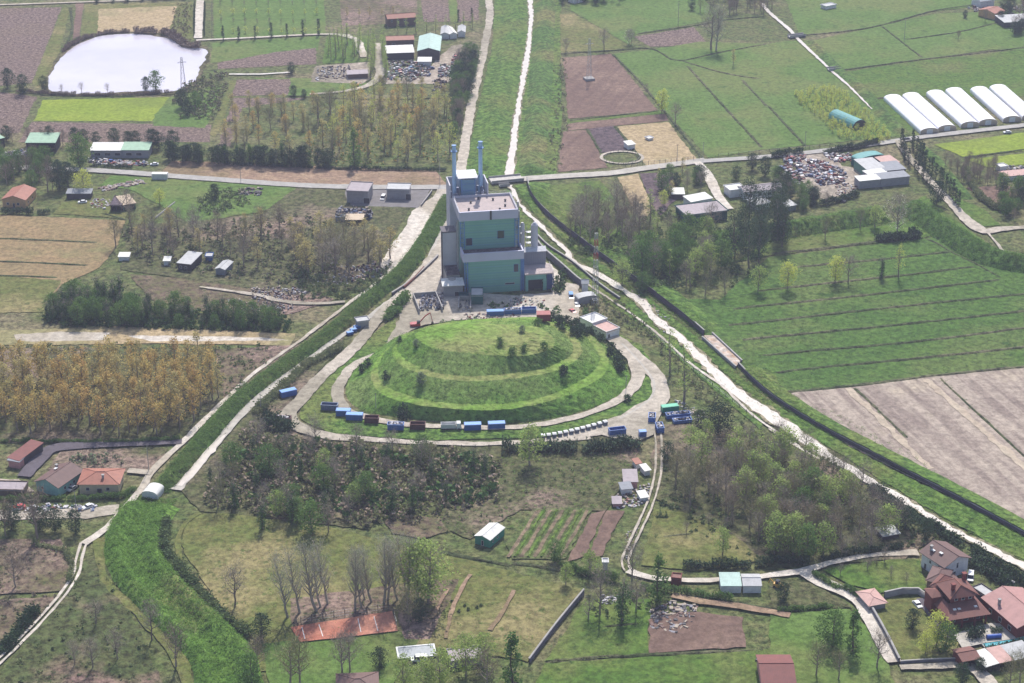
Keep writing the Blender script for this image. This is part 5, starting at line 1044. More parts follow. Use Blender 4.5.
car('white van beside the grey warehouses', 384, 201, 80, kind='van'); car('black car by the dark red roof at the bottom', 770, 662, 160, (.03, .03, .04)); car('white car in the yard below the hedge, left one', 27, 512, 15); car('red car in the yard below the hedge', 13, 510, 10, (.5, .04, .04)); car('white car in the yard below the hedge, right one', 84, 511, 40)
car('silver car by the turquoise house', 70, 493, 60, (.5, .5, .52)); car('white car by the teal junction shed', 785, 193, 130); car('dark car in the scrap yard corner', 846, 202, 150, (.04, .04, .06)); car('white car beside it in the scrap yard corner', 812, 193, 150)
car('white car beside the long green-roofed shed', 150, 166, 5); car('blue car in the lot of the long shed', 106, 163, 5, (.05, .12, .4)); car('white car on the lawn beside the red-roofed house', 78, 204, 10); car('white car in front of the covered pool', 411, 663, 5, (.8, .82, .7), 'van')
car('white van by the long low shed', 722, 212, 110, kind='van'); car('blue and white pick-up beside the mast', 574, 300, 95, (.1, .3, .7), 'van'); car('red car by the white gatehouse', 577, 314, 120, (.5, .05, .05)); car('white car by the white gatehouse', 580, 308, 100)
car('white car on the right lane by the greenhouses', 1004, 134, 8)
OW = ('first', 'second', 'third', 'fourth', 'fifth', 'sixth', 'seventh', 'eighth', 'ninth')
cn = (('red', (.42, .06, .05)), ('white', (.7, .7, .7)), ('silver', (.4, .4, .43)), ('dark blue', (.04, .07, .2)), ('black', (.03, .03, .04)), ('pale blue', (.2, .32, .5)))
for i, (u, v) in enumerate(((788, 160), (793, 164), (799, 167), (786, 169), (796, 173), (804, 177), (812, 164), (818, 168), (826, 171), (834, 175), (841, 179), (816, 177), (824, 181), (829, 157), (838, 160), (846, 161), (852, 163))):
    nm_, c_ = cn[(i * 5 + i // 4) % 6]; car('%s wreck in the scrap yard, %s' % (nm_, 'left rows by the gate hedge, %s along' % OW[i] if i < 6 else 'middle pile, %s along' % OW[i - 6] if i < 13 else 'rear row under the long hedge, %s along' % OW[i - 13]), u, v, (20, 100, 60, 150)[i % 4], c_)
for i, (u, v) in enumerate(((394, 70), (402, 73), (410, 70), (420, 74), (428, 70), (445, 70), (450, 74), (460, 58), (466, 61))):
    nm_, c_ = cn[(i * 5 + 1) % 6]; car('%s wreck in the farm yard, %s from the left' % (nm_, ('first', 'second', 'third', 'fourth', 'fifth', 'sixth', 'seventh', 'eighth', 'ninth')[i]), u, v, (20, 100, 60, 150)[i % 4], c_)
# lorry on the inner road
q = pick(441, 431); t = thing('tipper_lorry', 'pale cream tipper lorry parked on the inner road below the mound', 'lorry', q, R(3))
b = MB(); b.box(0, 0, .9, 5.6, .1, 2.6); b.box(0, 2.3, .9, 5.6, 2.4, 2.6); b.box(0, .1, .9, .1, 2.3, 2.6); b.box(5.5, .1, .9, 5.6, 2.3, 2.6); b.box(.1, .1, .9, 5.5, 2.3, 1.6); b.build('tipper_body', [CB['white']], t)
b = MB(); b.add([(5.8, 0, .6), (7.7, 0, .6), (7.7, 2.4, .6), (5.8, 2.4, .6), (5.8, .05, 2.9), (7.3, .05, 2.9), (7.3, 2.35, 2.9), (5.8, 2.35, 2.9)], [(3, 2, 1, 0), (4, 5, 6, 7), (0, 1, 5, 4), (1, 2, 6, 5), (2, 3, 7, 6), (3, 0, 4, 7)]); cb = b.build('cab', [WHITE], t); b = MB(); b.add([(7.62, .2, 1.6), (7.62, 2.2, 1.6), (7.36, 2.2, 2.7), (7.36, .2, 2.7)], [(0, 1, 2, 3)]); b.build('windscreen', [GL], cb)
b = MB(); b.box(.2, .3, .55, 7.4, 2.1, .88); b.build('chassis', [DARK], t)
for x in (1.2, 2.4, 6.6):
    for y in (0, 2.1): b = MB(); b.cyl((x, y, .5), (x, y + .3, .5), .5, n=12); b.build('wheel', [DARK], t)
# red excavator
q = P(412, 329); t = thing('excavator', 'red tracked excavator with folded boom on the left edge of the plant yard', 'excavator', q, R(12)); RED = pmat('excavator_red', S(168, 40, 52), .45)
for y in (0, 2.2): b = MB(); b.add([(0, y, .25), (.4, y, 0), (3.6, y, 0), (4, y, .25), (4, y, .6), (3.6, y, .85), (.4, y, .85), (0, y, .6)] + [(x_, y + .6, z_) for x_, z_ in ((0, .25), (.4, 0), (3.6, 0), (4, .25), (4, .6), (3.6, .85), (.4, .85), (0, .6))], [tuple(range(8)), tuple(range(8, 16))[::-1]] + [(i, 8 + i, 8 + (i + 1) % 8, (i + 1) % 8) for i in range(8)]); b.build('track', [DARK], t)
b = MB(); b.box(0, .1, .95, 3.6, 2.7, 2.0); b.box(-.5, .3, 1.0, 0, 2.5, 1.9); b.build('upper_body', [RED], t); b = MB(); b.box(2.2, .2, 2.0, 3.5, 1.3, 3.1); b.build('cab', [GL], t)
b = MB(); b.bar((3.2, 1.8, 1.6), (6.0, 1.8, 4.6), .55); b.bar((6.0, 1.8, 4.6), (8.0, 1.8, 5.8), .45); b.build('boom', [RED], t); b = MB(); b.bar((8.0, 1.8, 5.9), (8.9, 1.8, 1.6), .35); b.build('stick', [RED], t)
b = MB(); b.add([(8.5, 1.3, 1.7), (9.3, 1.3, 1.5), (9.3, 1.3, .5), (8.4, 1.3, .6), (8.5, 2.3, 1.7), (9.3, 2.3, 1.5), (9.3, 2.3, .5), (8.4, 2.3, .6)], [(0, 1, 2, 3), (7, 6, 5, 4), (0, 4, 5, 1), (1, 5, 6, 2), (2, 6, 7, 3), (3, 7, 4, 0)]); b.build('bucket', [DARK], t)
# small yellow digger in the farm and in the garden
def digger(label, u, v, ang, col):
    q = P(u, v); t = thing('digger', label, 'digger', q, R(ang)); m = pmat('digger_paint_' + col, {'yellow': S(214, 160, 60), 'orange': S(210, 120, 60)}[col], .5)
    b = MB(); b.box(.3, .3, .6, 3.4, 1.9, 1.7); b.build('body', [m], t); b = MB(); b.box(1.6, .4, 1.7, 2.8, 1.8, 2.8); b.build('cab', [GL], t); b = MB(); b.bar((3.2, 1.1, 1.4), (4.8, 1.1, 2.6), .3); b.bar((4.8, 1.1, 2.6), (5.4, 1.1, .8), .25); b.build('arm', [m], t)
    for x in (.9, 2.9):
        for y in (.1, 1.8): b = MB(); b.cyl((x, y, .5), (x, y + .3, .5), .5, n=10); b.build('wheel', [DARK], t)
digger('yellow digger under the farm hedge', 353, 88, 20, 'yellow'); digger('yellow digger in the garden by the pale road', 785, 588, 150, 'yellow')
# ---------------------------------------------------------------- houses and sheds
B = building
B('farmhouse', 'pink-tiled brick farmhouse half hidden by poplars at the top', (388, 27), (416, 25), 8, 5, 'gable', 1.6, 'brown', 'tile', wins=[('f', x, 2.8, 1, 1.3) for x in (2, 6, 10)], cat='house')
B('barn', 'long red-roofed barn at the farm, behind the white-roofed one', (387, 48), (414, 47), 9, 4.5, 'gable', 1.2, 'brown', 'tile', wins=[('f', 3, 1.5, 2, 1.2)], cat='barn')
B('barn', 'low barn with white roof and pale green edge at the farm', (387, 60), (414, 59), 12, 4, 'mono', .8, 'dark', 'white', cat='barn')
B('hall', 'large farm hall with pale mint gabled roof', (418, 60), (439.5, 60), 30, 5.5, 'gable', 1.8, 'dark', 'mint', ax='y', over=.5, cat='hall'); B('shed', 'small white-roofed shed in front of the mint hall', (418, 66), (431, 66), 7, 2.6, 'mono', .4, 'white', 'white', cat='shed')
B('greenhouse', 'pale ruined greenhouse at the farm, left bay', (441, 39), (449, 39), 16, 3, 'gable', 1, 'white', 'pale', ax='y', cat='greenhouse'); B('greenhouse', 'pale ruined greenhouse at the farm, middle bay', (450, 39), (457, 38.5), 14, 3, 'gable', 1, 'white', 'white', ax='y', cat='greenhouse'); B('greenhouse', 'pale ruined greenhouse at the farm, right bay', (458, 37), (465, 37), 13, 3, 'gable', 1, 'white', 'pale', ax='y', cat='greenhouse')
B('shed', 'low pale-roofed shed in the cluttered yard left of the farm', (348, 79), (368, 78), 6, 2.6, 'mono', .4, 'brown', 'mauve', cat='shed')
B('shed', 'green-roofed open shed at the left edge by the road', (27, 153), (56, 153), 12, 5.5, 'mono', 1, 'dark', 'green', open_front=True, cat='shed')
B('shed', 'dark shed cut by the left edge with a green roof', (-14, 152), (5, 147), 9, 5, 'mono', .6, 'dark', 'green', cat='shed')
B('long_shed', 'long roadside shed, white left and green right roof', (91, 158), (122, 158), 10, 4, 'mono', .6, 'grey', 'white', wins=[('f', x, 1.2, 3, 1.6) for x in (2, 7, 12)], cat='shed'); B('long_shed', 'green-roofed half of the long roadside shed', (122.3, 158), (149, 158), 10, 4.2, 'mono', .6, 'grey', 'green', wins=[('f', x, 1.2, 3, 1.6) for x in (2, 7)], cat='shed')
B('house', 'low red-roofed house at the left edge', (3, 207), (26, 208), 15, 4, 'gable', 1.9, 'orange', 'tile', ax='y', wins=[('f', 2, 1.2, 1.2, 1.2), ('f', 7, 1.2, 1.2, 1.2), ('r', 3, 1.2, 1.2, 1.2), ('r', 9, 1.2, 1.2, 1.2)], doors=[('f', 5, 1, 2.1)], cat='house')
B('shed', 'long low grey-roofed shed beside the mown plot', (67, 199), (91, 199), 5, 2.8, 'mono', .4, 'dark', 'grey', cat='shed')
B('carport', 'dark-beamed open carport on the mown plot', (111, 212), (122, 212), 12, 3, 'flat', 0, 'dark', 'dark', open_front=True, cat='carport'); B('shed', 'tan-roofed shed with green gear beneath, right of the carport', (124, 211), (136, 209), 11, 3, 'mono', .4, 'teal', 'tan', open_front=True, cat='shed')
B('cabin', 'dark cabin with a pale sloping roof among the trees', (178, 270), (191, 271.5), 12, 3.4, 'mono', .5, 'dark', 'pale', wins=[('f', 1, 1, 1, 1.2), ('f', 3.4, 1, 1, 1.2)], cat='cabin'); B('cabin', 'pale grey corrugated cabin right of the dark one', (216, 275), (225, 276), 9, 3, 'gable', .6, 'tin', 'pale', ax='y', cat='cabin')
B('cabin', 'tiny white hut left of the dark cabin', (164, 266), (170, 266), 4, 2.4, 'mono', .3, 'white', 'white', cat='cabin'); B('cabin', 'small blue-topped cabin between the two cabins', (206, 262), (212, 262), 4, 2.4, 'flat', 0, 'blue', 'pale', cat='cabin'); B('cabin', 'small white shed under the bare trees', (119, 261), (129, 261), 4, 2, 'mono', .3, 'white', 'white', cat='shed')
B('warehouse', 'grey flat-roofed warehouse, the left of two below the lane', (347, 203), (368, 204), 12, 6, 'flat', 0, 'conc', 'mauve', wins=[('r', 3, 3, 3, 1)], doors=[('f', 8, 3, 3)], cat='warehouse'); B('warehouse', 'smaller pale warehouse with white gate, the right of two', (387, 199.5), (409, 200), 8, 5, 'flat', 0, 'grey', 'pale', doors=[('f', 9, 2.6, 3)], cat='warehouse')
B('shed', 'rusty open shed stacked with scrap, tan roof', (346, 225), (363, 225), 6, 2.6, 'mono', .3, 'brown', 'tan', open_front=True, cat='shed'); heap('rusty scrap stack between the warehouses and the trees', [(337, 220), (371, 220), (371, 212), (338, 212)], 150, (.8, 2.8), 3.4, (5, 2, 3, 1, 5), 'scrap_stack')
B('cabin', 'white and grey site cabin in the shrubs beside the canal', (358, 329), (369, 327.5), 4, 3, 'flat', 0, 'grey', 'pale', cat='cabin')
B('gatehouse', 'white flat-roofed gatehouse right of the mound crest', (580, 327), (592, 333), 8, 4, 'flat', 0, 'white', 'white', over=.2, wins=[('f', 2, 1.6, 1.2, 1)], cat='gatehouse'); B('office_cabin', 'long pinkish-roofed white office cabin beside the gatehouse', (593, 333), (606, 340), 7, 3.2, 'flat', 0, 'white', 'rosy', over=.2, wins=[('f', x, 1.2, 1, 1) for x in (1.5, 4, 6.5)], doors=[('r', 1, 1, 2.1)], cat='cabin')
B('shelter', 'curved white-roofed truck shelter beside the mast', (578, 305), (597, 302), 4, 2.8, 'arch', .8, 'grey', 'pale', cat='shelter'); B('kiosk', 'white kiosk with a blue swirl-coloured roof by the river wall', (582, 293), (588, 293), 3, 4.5, 'gable', 1, 'white', 'pale', cat='kiosk')
B('shed', 'teal metal shed with a pale arched roof in the scrubby meadow', (475, 543.5), (490, 548), 9.5, 2.9, 'gable', .9, 'teal', 'white', ax='y', over=.25, doors=[('f', 2.4, 1, 2)], wins=[('r', 1.5, 1.2, 1, .8), ('r', 4.5, 1.2, 1, .8)], cat='shed')
for lb, pl_, pr_, d_, h_, rc in (('mauve-roofed allotment hut, the largest of its row', (624, 488), (637, 488), 8, 2.5, 'mauve'), ('small grey allotment hut below the mauve one', (622, 495), (632, 494), 4, 2.2, 'grey'), ('red-topped allotment box at the head of the row', (636, 469), (641, 468), 3, 2, 'tile'), ('tiny white allotment hut beside the track', (641, 502), (648, 501), 4, 1.6, 'white'), ('white allotment shed by the hedge', (645, 476), (650, 475), 4, 2, 'white'), ('tan allotment enclosure at the foot of the row', (613, 507), (621, 507), 4, 1.3, 'mauve')):
    B('hut', lb, pl_, pr_, d_, h_, 'mono', .3, 'pink' if rc == 'mauve' else 'white', rc, cat='hut')
B('house', 'turquoise house with a brown gabled roof and orange ridge', (37, 491), (59, 497), 13, 4, 'gable', 2, 'turq', 'tiled', ax='y', over=.7, wins=[('f', 2, 1.2, 1.2, 1.3), ('r', 3, 1.2, 1.2, 1.3), ('r', 8, 1.2, 1.2, 1.3)], doors=[('r', 6, 1, 2.1)], chim=[(2.2, 9, 6.6)], sky=[(2.4, 7, 5.9)], cat='house')
B('house', 'cream bungalow with an orange hipped roof', (80, 494), (119, 494), 10.5, 4, 'hip', 1.9, 'cream', 'tile', over=.7, wins=[('f', 2.2, 1.3, 1.3, 1.3), ('f', 9.2, 1.3, 1.3, 1.3), ('r', 2, 1.2, 1.2, 1.3), ('r', 6, 1.2, 1.2, 1.3)], doors=[('f', 6, 1.8, 2.2)], chim=[(8, 2.5, 6.2)], cat='house')
B('shed', 'row of rusty-red-roofed sheds at the left edge', (9, 465), (20, 468), 13, 3.0, 'mono', .8, 'dark', 'rust', over=.4, cat='shed'); B('shed', 'grey front section of the rusty shed row', (9, 467), (20, 469), 3, 2.8, 'mono', .2, 'pink', 'grey', cat='shed')
B('shed', 'flat grey outbuilding at the lower left edge', (-20, 496), (24, 497), 6, 2.4, 'flat', 0, 'brown', 'mauve', over=.2, cat='shed')
B('pumping_station', 'white-roofed pump house at the end of the left canal', (142, 497.5), (158, 499.5), 5.5, 1.6, 'arch', 1.5, 'white', 'white', cat='pump house')
B('house', 'two-storey white house with a brown gabled roof at the lower right', (943, 581), (967, 572), 10.5, 5.6, 'gable', 2.2, 'white', 'tiled', ax='y', over=.8, wins=[('f', 5.3, 3.0, .9, 2.0), ('f', 4.3, .8, 1, 1.2), ('l', 2, 3.2, .9, 1.2), ('l', 6, 3.2, .9, 1.2), ('l', 4, .8, .9, 1.2)], doors=[('l', 8, 1, 2.1)], sky=[(1.6, 7, 6.9), (2.2, 4, 7.2)], chim=[(2, 8.5, 8.2)], cat='house')
B('house', 'brown-tiled low wing between the white house and the brick villa', (945, 597), (962, 595), 8, 3.2, 'gable', 1.2, 'white', 'tiled', ax='y', over=.5, cat='house wing'); B('house', 'grey-brown tiled garage wing under the white house', (926, 592), (944, 596), 9, 4.4, 'hip', 1.4, 'brown', 'tiled', over=.5, cat='garage')
B('house', 'white-fronted annex left of the brick villa', (929, 605), (938, 608), 8, 7, 'hip', 1.3, 'cream', 'brick', over=.5, wins=[('f', 1, 3, .9, 1.2)], cat='house')
# brick villa: lower storey, upper storey, towers
a, rz, W = frame_of((948, 630), (986, 624)); t = thing('villa', 'dark red brick villa with cascading hipped tile roofs', 'villa', a, rz); BR = WALLC('brick'); RT = ROOFC('brick')
b = MB(); b.box(0, 2.2, 0, W, 15, 4.2); b.build('lower_wall', [BR], t)
b = MB()
for x in (0, 4.3, 8.6, W - .5): b.box(x, -.2, 0, x + .5, .3, 3.6)
b.box(0, -.2, 3.6, W, .3, 4.1); b.build('porch_column', [BR], t)
b = MB(); b.add([(-.8, -1, 4.1), (W + .8, -1, 4.1), (W + .8, 16, 4.1), (-.8, 16, 4.1), (1.8, 5, 6.2), (W - 1.8, 5, 6.2), (W - 1.8, 12, 6.2), (1.8, 12, 6.2)], [(0, 1, 5, 4), (1, 2, 6, 5), (2, 3, 7, 6), (3, 0, 4, 7), (3, 2, 1, 0)]); lr = b.build('lower_roof', [RT], t)
for x in (2.5, 4, 9.6): b = MB(); b.box(x, 2.2, 5.2, x + 1, 3.2, 5.5); b.build('skylight', [WHITE], lr)
b = MB(); b.box(3, 5.2, 6, W - 2.2, 12.8, 8.4); b.build('upper_wall', [BR], t)
for x in (4, 6.4, 8.8): opening(t, 'window', 'f', x, 6.6, 1.2, 1.2, W, 15).location.y = 5.2
for x in (1.2, 5.6, 9.6): opening(t, 'window', 'f', x, 1, 2.2, 2.2, W, 15).location.y = 2.2
b = MB(); b.add([(1.8, 4, 8.3), (W - 1.0, 4, 8.3), (W - 1.0, 14, 8.3), (1.8, 14, 8.3), (W / 2 + .3, 7, 11), (W / 2 + .3, 11, 11)], [(0, 1, 4), (1, 2, 5, 4), (2, 3, 5), (3, 0, 4, 5), (3, 2, 1, 0)]); ur = b.build('upper_roof', [RT], t)
b = MB()
for p_, q_ in (((1.8, 4, 8.3), (W / 2 + .3, 7, 11)), ((W - 1, 4, 8.3), (W / 2 + .3, 7, 11)), ((W / 2 + .3, 7, 11), (W / 2 + .3, 11, 11)), ((1.8, 14, 8.3), (W / 2 + .3, 11, 11))): b.cyl(p_, q_, .15, n=5)
b.build('ridge', [ROOFC('tile')], ur)
for x, y in ((4.2, 7), (W - 2.5, 12)): b = MB(); b.box(x - .5, y - .5, 8, x + .5, y + .5, 11.6); b.box(x - .7, y - .7, 11.6, x + .7, y + .7, 11.85); b.build('chimney', [BR], ur)
b = MB(); b.box(-1.5, 9, 0, 2.2, 14, 6.6); b.build('stair_tower', [BR], t)
b = MB(); b.add([(-1.9, 8.6, 6.6), (2.6, 8.6, 6.6), (2.6, 14.4, 6.6), (-1.9, 14.4, 6.6), (.3, 11.5, 7.8)], [(0, 1, 4), (1, 2, 4), (2, 3, 4), (3, 0, 4), (3, 2, 1, 0)]); b.build('tower_roof', [RT], t)
B('hall', 'long salmon-roofed brick building cut by the right edge', (1016, 640), (1055, 630), 18, 4.6, 'gable', 2.2, 'brick', 'salmon', ax='y', over=.6, chim=[(1.6, 12, 7.2)], wins=[('l', y, 1.4, 1.6, 1.6) for y in (3, 8, 13)], cat='hall')
B('shed', 'small flat pale-roofed store between villa and salmon hall', (990, 608), (998, 605), 8, 3, 'flat', 0, 'dark', 'pale', cat='shed')
B('gate_lodge', 'small brick gate lodge with a brown roof', (962, 670), (978, 667), 6, 3.2, 'gable', .8, 'brick', 'brick', over=.5, open_front=True, cat='lodge')
B('canopy', 'bright white canopy beside the gate lodge, the left one', (985, 674), (998, 670), 7, 2.6, 'mono', .4, 'dark', 'white', open_front=True, cat='canopy'); B('canopy', 'off-white canopy right of the brightest one', (999, 670), (1013, 667), 7, 2.6, 'mono', .4, 'dark', 'rosy', open_front=True, cat='canopy'); B('canopy', 'off-white canopy at the right edge', (1014, 667), (1034, 662), 7, 2.6, 'mono', .4, 'dark', 'pale', open_front=True, cat='canopy')
B('pavilion', 'small pink-roofed pavilion at the bend of the pale road', (869, 612), (885, 609), 8, 2.4, 'hip', .8, 'conc', 'rosy', over=.6, cat='pavilion')
B('house', 'building with dark red and pink gabled roof cut by the bottom edge', (762, 694), (794, 694), 14, 4, 'gable', 1.8, 'pink', 'rust', ax='x', over=.5, cat='house')
B('greenhouse', 'ribbed white greenhouse shed below the lane, left one', (721, 593), (741, 593), 7, 2.6, 'mono', .5, 'white', 'mint', over=.2, cat='greenhouse'); B('greenhouse', 'pale glazed shed below the lane, right one', (743, 593), (761, 593), 7, 2.6, 'gable', .8, 'white', 'pale', ax='x', over=.2, cat='greenhouse')
B('hut', 'bright red metal hut on the lane', (671, 585), (680.5, 586), 3, 2.4, 'flat', 0, 'brick', 'brick', over=.1, cat='hut'); B('hut', 'tiny white booth under the bare poplars', (603, 570), (607.5, 570), 2, 2.6, 'flat', 0, 'white', 'pale', cat='hut')
B('hut', 'brown domed roof hut at the bottom centre', (338, 703), (378, 701), 10, 3, 'hip', 1.6, 'brown', 'tiled', over=.5, cat='house'); B('shed', 'small pale shed among the trees at the bottom centre', (452, 668), (482, 664), 6, 2.2, 'flat', 0, 'conc', 'mauve', cat='shed')
B('shed', 'white low shed in the bare wood clearing', (883, 541), (899, 538), 5, 1.8, 'mono', .3, 'dark', 'pale', cat='shed')
B('barn', 'half-round grey-green barn in the young orchard', (852, 130), (866, 127), 20, .6, 'arch', 4.2, 'dark', 'teal', over=.2, cat='barn')
B('shed', 'teal shed with a rounded pale roof in the scrap yard', (858, 168), (884, 163), 6, 4, 'arch', 1.4, 'dteal', 'teal', over=.2, cat='shed')
for lb, l_, r_, d_, h_, rc, wl_ in (('scrap-yard shed with pink-grey roof, behind the others', (884, 172), (899, 170), 10, 4, 'rosy', 'grey'), ('pale grey-roofed scrap-yard hall, centre', (866, 178), (884, 176), 14, 4.4, 'pale', 'green'), ('dark grey-roofed scrap-yard hall, right of centre', (885, 179), (905, 177), 11, 4.2, 'grey', 'dark'), ('white-roofed scrap-yard hall in the middle', (870, 184), (888, 181), 7, 4.0, 'white', 'tin'), ('white-roofed long block, front left of the scrap yard halls', (859, 189), (880, 187), 6, 4, 'white', 'grey'), ('grey-roofed long block, front right of the scrap yard halls', (880.5, 187), (909, 184), 7, 4.0, 'grey', 'grey')):
    B('warehouse', lb, l_, r_, d_, h_, 'mono', .3, wl_, rc, over=.3, cat='warehouse')
B('long_shed', 'long teal-fronted shed with a flat brown-grey roof', (686, 224), (727, 219), 13, 4, 'flat', 0, 'dteal', 'mauve', over=.5, wins=[('f', x, .8, 3.4, 1.6) for x in (1, 6, 11)], cat='shed'); B('shed', 'white-roofed shed behind the long teal one', (691, 208), (712, 204), 7, 3, 'mono', .4, 'white', 'white', cat='shed'); B('shed', 'small white-roofed shed left of the lane', (672, 199), (684, 199), 7, 2.5, 'mono', .4, 'dark', 'white', cat='shed')
B('long_shed', 'long grey-roofed white building right of the lane', (744, 200), (782, 196), 8, 4, 'gable', 1.2, 'white', 'mauve', wins=[('f', x, 1.2, 2, 1.6) for x in (2, 7, 12)], cat='building'); B('shed', 'white-roofed front section of the long building', (730, 198), (745, 196), 7, 3.6, 'flat', 0, 'white', 'white', cat='shed')
B('shed', 'white flat shed under the dark tall trees', (757, 211), (770, 208), 8, 2.6, 'flat', 0, 'white', 'pale', cat='shed'); B('shed', 'grey shed at the tree edge right of the tall trees', (786, 212), (796, 210), 6, 2.6, 'mono', .3, 'tin', 'pale', cat='shed')
B('house', 'farm building with an orange gable at the top right', (994, 20), (1004, 17), 12, 4, 'gable', 1.4, 'orange', 'tile', cat='house'); B('shed', 'white-roofed sheds at the top right edge', (1004, 28), (1040, 26), 14, 3.4, 'mono', .5, 'dark', 'pale', cat='shed'); B('house', 'pale-roofed farm building at the top right', (980, 8), (994, 6), 9, 4, 'gable', 1.4, 'white', 'grey', cat='house')
B('shed', 'white hut at the right edge by the yellow-green field', (1000, 172), (1007, 171), 4, 2.4, 'flat', 0, 'white', 'white', cat='hut'); B('shed', 'long pale hut row at the right edge', (1006, 181), (1040, 178), 6, 2.4, 'mono', .3, 'white', 'rosy', cat='hut')
B('cabin', 'white block standing on the tan square plot', (649, 141), (653, 140), 3, 1, 'flat', 0, 'white', 'white', cat='block'); B('cabin', 'small white hut at the corner of the dark plot', (628, 150), (635, 149), 5, 2.6, 'mono', .3, 'white', 'white', cat='hut')
B('hut', 'pale roofed hut at the top edge above the meadow', (574, 4), (584, 2), 6, 3, 'gable', 1, 'white', 'pale', cat='hut'); B('shed', 'small white shed in the drive opposite the turquoise shed', (826, 10), (836, 8), 5, 2, 'flat', 0, 'white', 'pale', cat='hut')
# ---- greenhouses: six tunnels in three pairs
FILM = pmat('greenhouse_film', S(246, 244, 248), .3, grime=.015, scale=.2); ENDF = pmat('greenhouse_end', S(190, 172, 150), .6, grime=.1)
lab = ['first greenhouse tunnel from the left', 'second greenhouse tunnel from the left', 'third greenhouse tunnel from the left, first of the middle pair', 'fourth greenhouse tunnel from the left, second of the middle pair', 'fifth greenhouse tunnel from the left, first of the right pair', 'sixth greenhouse tunnel, rightmost of the row']
for i, (f_, bk) in enumerate((((929.5, 134), (892, 100)), ((947, 131), (910.5, 98)), ((970, 127.5), (934.5, 95.5)), ((988, 125), (953.5, 93)), ((1012, 122), (978.5, 92)), ((1031, 119.5), (997.5, 90)))):
    a = P(*f_); b_ = P(*bk); d = b_ - a; D = d.length; rz = math.atan2(-d.x, d.y); W = 9.9; t = thing('greenhouse_tunnel', 'white plastic ' + lab[i], 'greenhouse', a, rz, 'white greenhouse tunnels beside the lane'); n = 12
    pts = [(-W / 2 * math.cos(math.pi * k / n), 1.5 + 1.9 * math.sin(math.pi * k / n)) for k in range(n + 1)]; pts = [(-W / 2, 0)] + pts + [(W / 2, 0)]; m_ = len(pts); nb = int(D / 6)
    b = MB()
    for j in range(nb + 1):
        for x, z in pts: b.v.append((x, D * j / nb, z * (1 if j % 2 == 0 else .99)))
    for j in range(nb):
        for k in range(m_ - 1): b.f.append((j * m_ + k, j * m_ + k + 1, (j + 1) * m_ + k + 1, (j + 1) * m_ + k)); b.m.append(0)
    b.build('film_cover', [FILM], t, smooth=False)
    b = MB(); b.add([(x, .05, z) for x, z in pts], [tuple(range(m_))]); e_ = b.build('end_wall', [ENDF], t); b = MB(); b.box(-1.6, -.06, 0, 1.6, .04, 2.6); b.build('door', [pmat('white_paint', (.8, .8, .78))], e_)
    b = MB(); b.add([(x, D - .05, z) for x, z in pts], [tuple(range(m_))[::-1]]); b.build('end_wall', [ENDF], t)
    b = MB()
    for j in range(0, nb + 1, 1):
        for k in range(m_ - 1): b.bar((pts[k][0] * 1.004, D * j / nb, pts[k][1] + .03), (pts[k + 1][0] * 1.004, D * j / nb, pts[k + 1][1] + .02), .06)
    b.build('hoops', [WHITE], t)
# ---- walls, platforms, bridges
def wall_run(label, pts, h, th=.35, mat=None, cap=True, z=0, name='wall', cat='wall', w=None):
    line = smooth_line(w or px(pts), 4.0); me = ribbon_mesh('x', line, th, z, CONC, 0, prof=[(-1, 0), (-1, h), (1, h), (1, 0)])
    t = thing(name, label, cat, (0, 0, 0)); me.name = 'wall_face'; me.materials.clear(); me.materials.append(mat or CONCD); link('wall_face', me, t)
    if me.polygons[1].normal.z < 0: me.flip_normals()
    if cap:
        c = ribbon_mesh('coping', line, th + .3, z + h + .002, CONC, 0, prof=[(-1, 0), (-1, .15), (1, .15), (1, 0)]); c.materials.clear(); c.materials.append(CONC)
        if c.polygons[1].normal.z < 0: c.flip_normals()
        link('coping', c, t)
    return t
FW = pmat('flood_wall_face', S(92, 80, 88), .9, grime=.2, scale=.2)
def shift(pts, dx):
    l = smooth_line(px(pts), 4); return [p + Vector(((l[min(i + 1, len(l) - 1)] - l[max(i - 1, 0)]).normalized().y, -(l[min(i + 1, len(l) - 1)] - l[max(i - 1, 0)]).normalized().x, 0)) * dx for i, p in enumerate(l)]
wall_run('dark concrete flood wall along the upper river bend', wl, 2.6, .3, FW, cat='flood wall'); wl2 = [(738, 366), (760, 388), (785, 407), (830, 434), (880, 460), (930, 486), (980, 512), (1024, 536), (1070, 562)]
wall_run('dark concrete flood wall below the beige field', wl2, 1.7, .3, FW, cat='flood wall')
wall_run('long curved retaining wall right of the plant', [(531, 237), (542, 252), (560, 268), (578, 284), (584, 288)], 3, .5, CONCD)
wall_run('low wall between plant yard and river grass', [(533, 232), (548, 247), (572, 263), (600, 286), (620, 300)], 1.2, .4, CONCD)
wall_run('low stone wall along the left canal road', [(438, 258), (428, 268), (410, 284), (392, 296)], 1.6, .5, CONCD); wall_run('dark low wall on the left plant yard', [(424, 270), (415, 280), (404, 290)], 1.8, .5, RUST, cap=False)
wall_run('long dark slab wall at the bottom centre', [(529, 664), (556, 628), (584, 594)], 1.9, .3, CONCD)
wall_run('curved grey garden wall behind the villa lawn', [(884, 598), (902, 594), (918, 594), (927, 601), (929, 610)], 2.2, .4, CONC); wall_run('grey garden wall along the pale road', [(865, 600), (868, 606), (884, 634), (899, 664)], 2, .4, CONCD)
wall_run('low wall along the lane beside the villa lawn', [(900, 665), (930, 663), (955, 662)], 1.4, .3, CONCD); wall_run('dark garden wall at the right edge above the villa', [(984, 572), (1004, 582), (1014, 588)], 2, .4, CONCD)
wall_run('white boundary wall leaning across the green plot', [(155, 219), (166, 210), (175, 203)], .8, .3, CONC, cap=False)
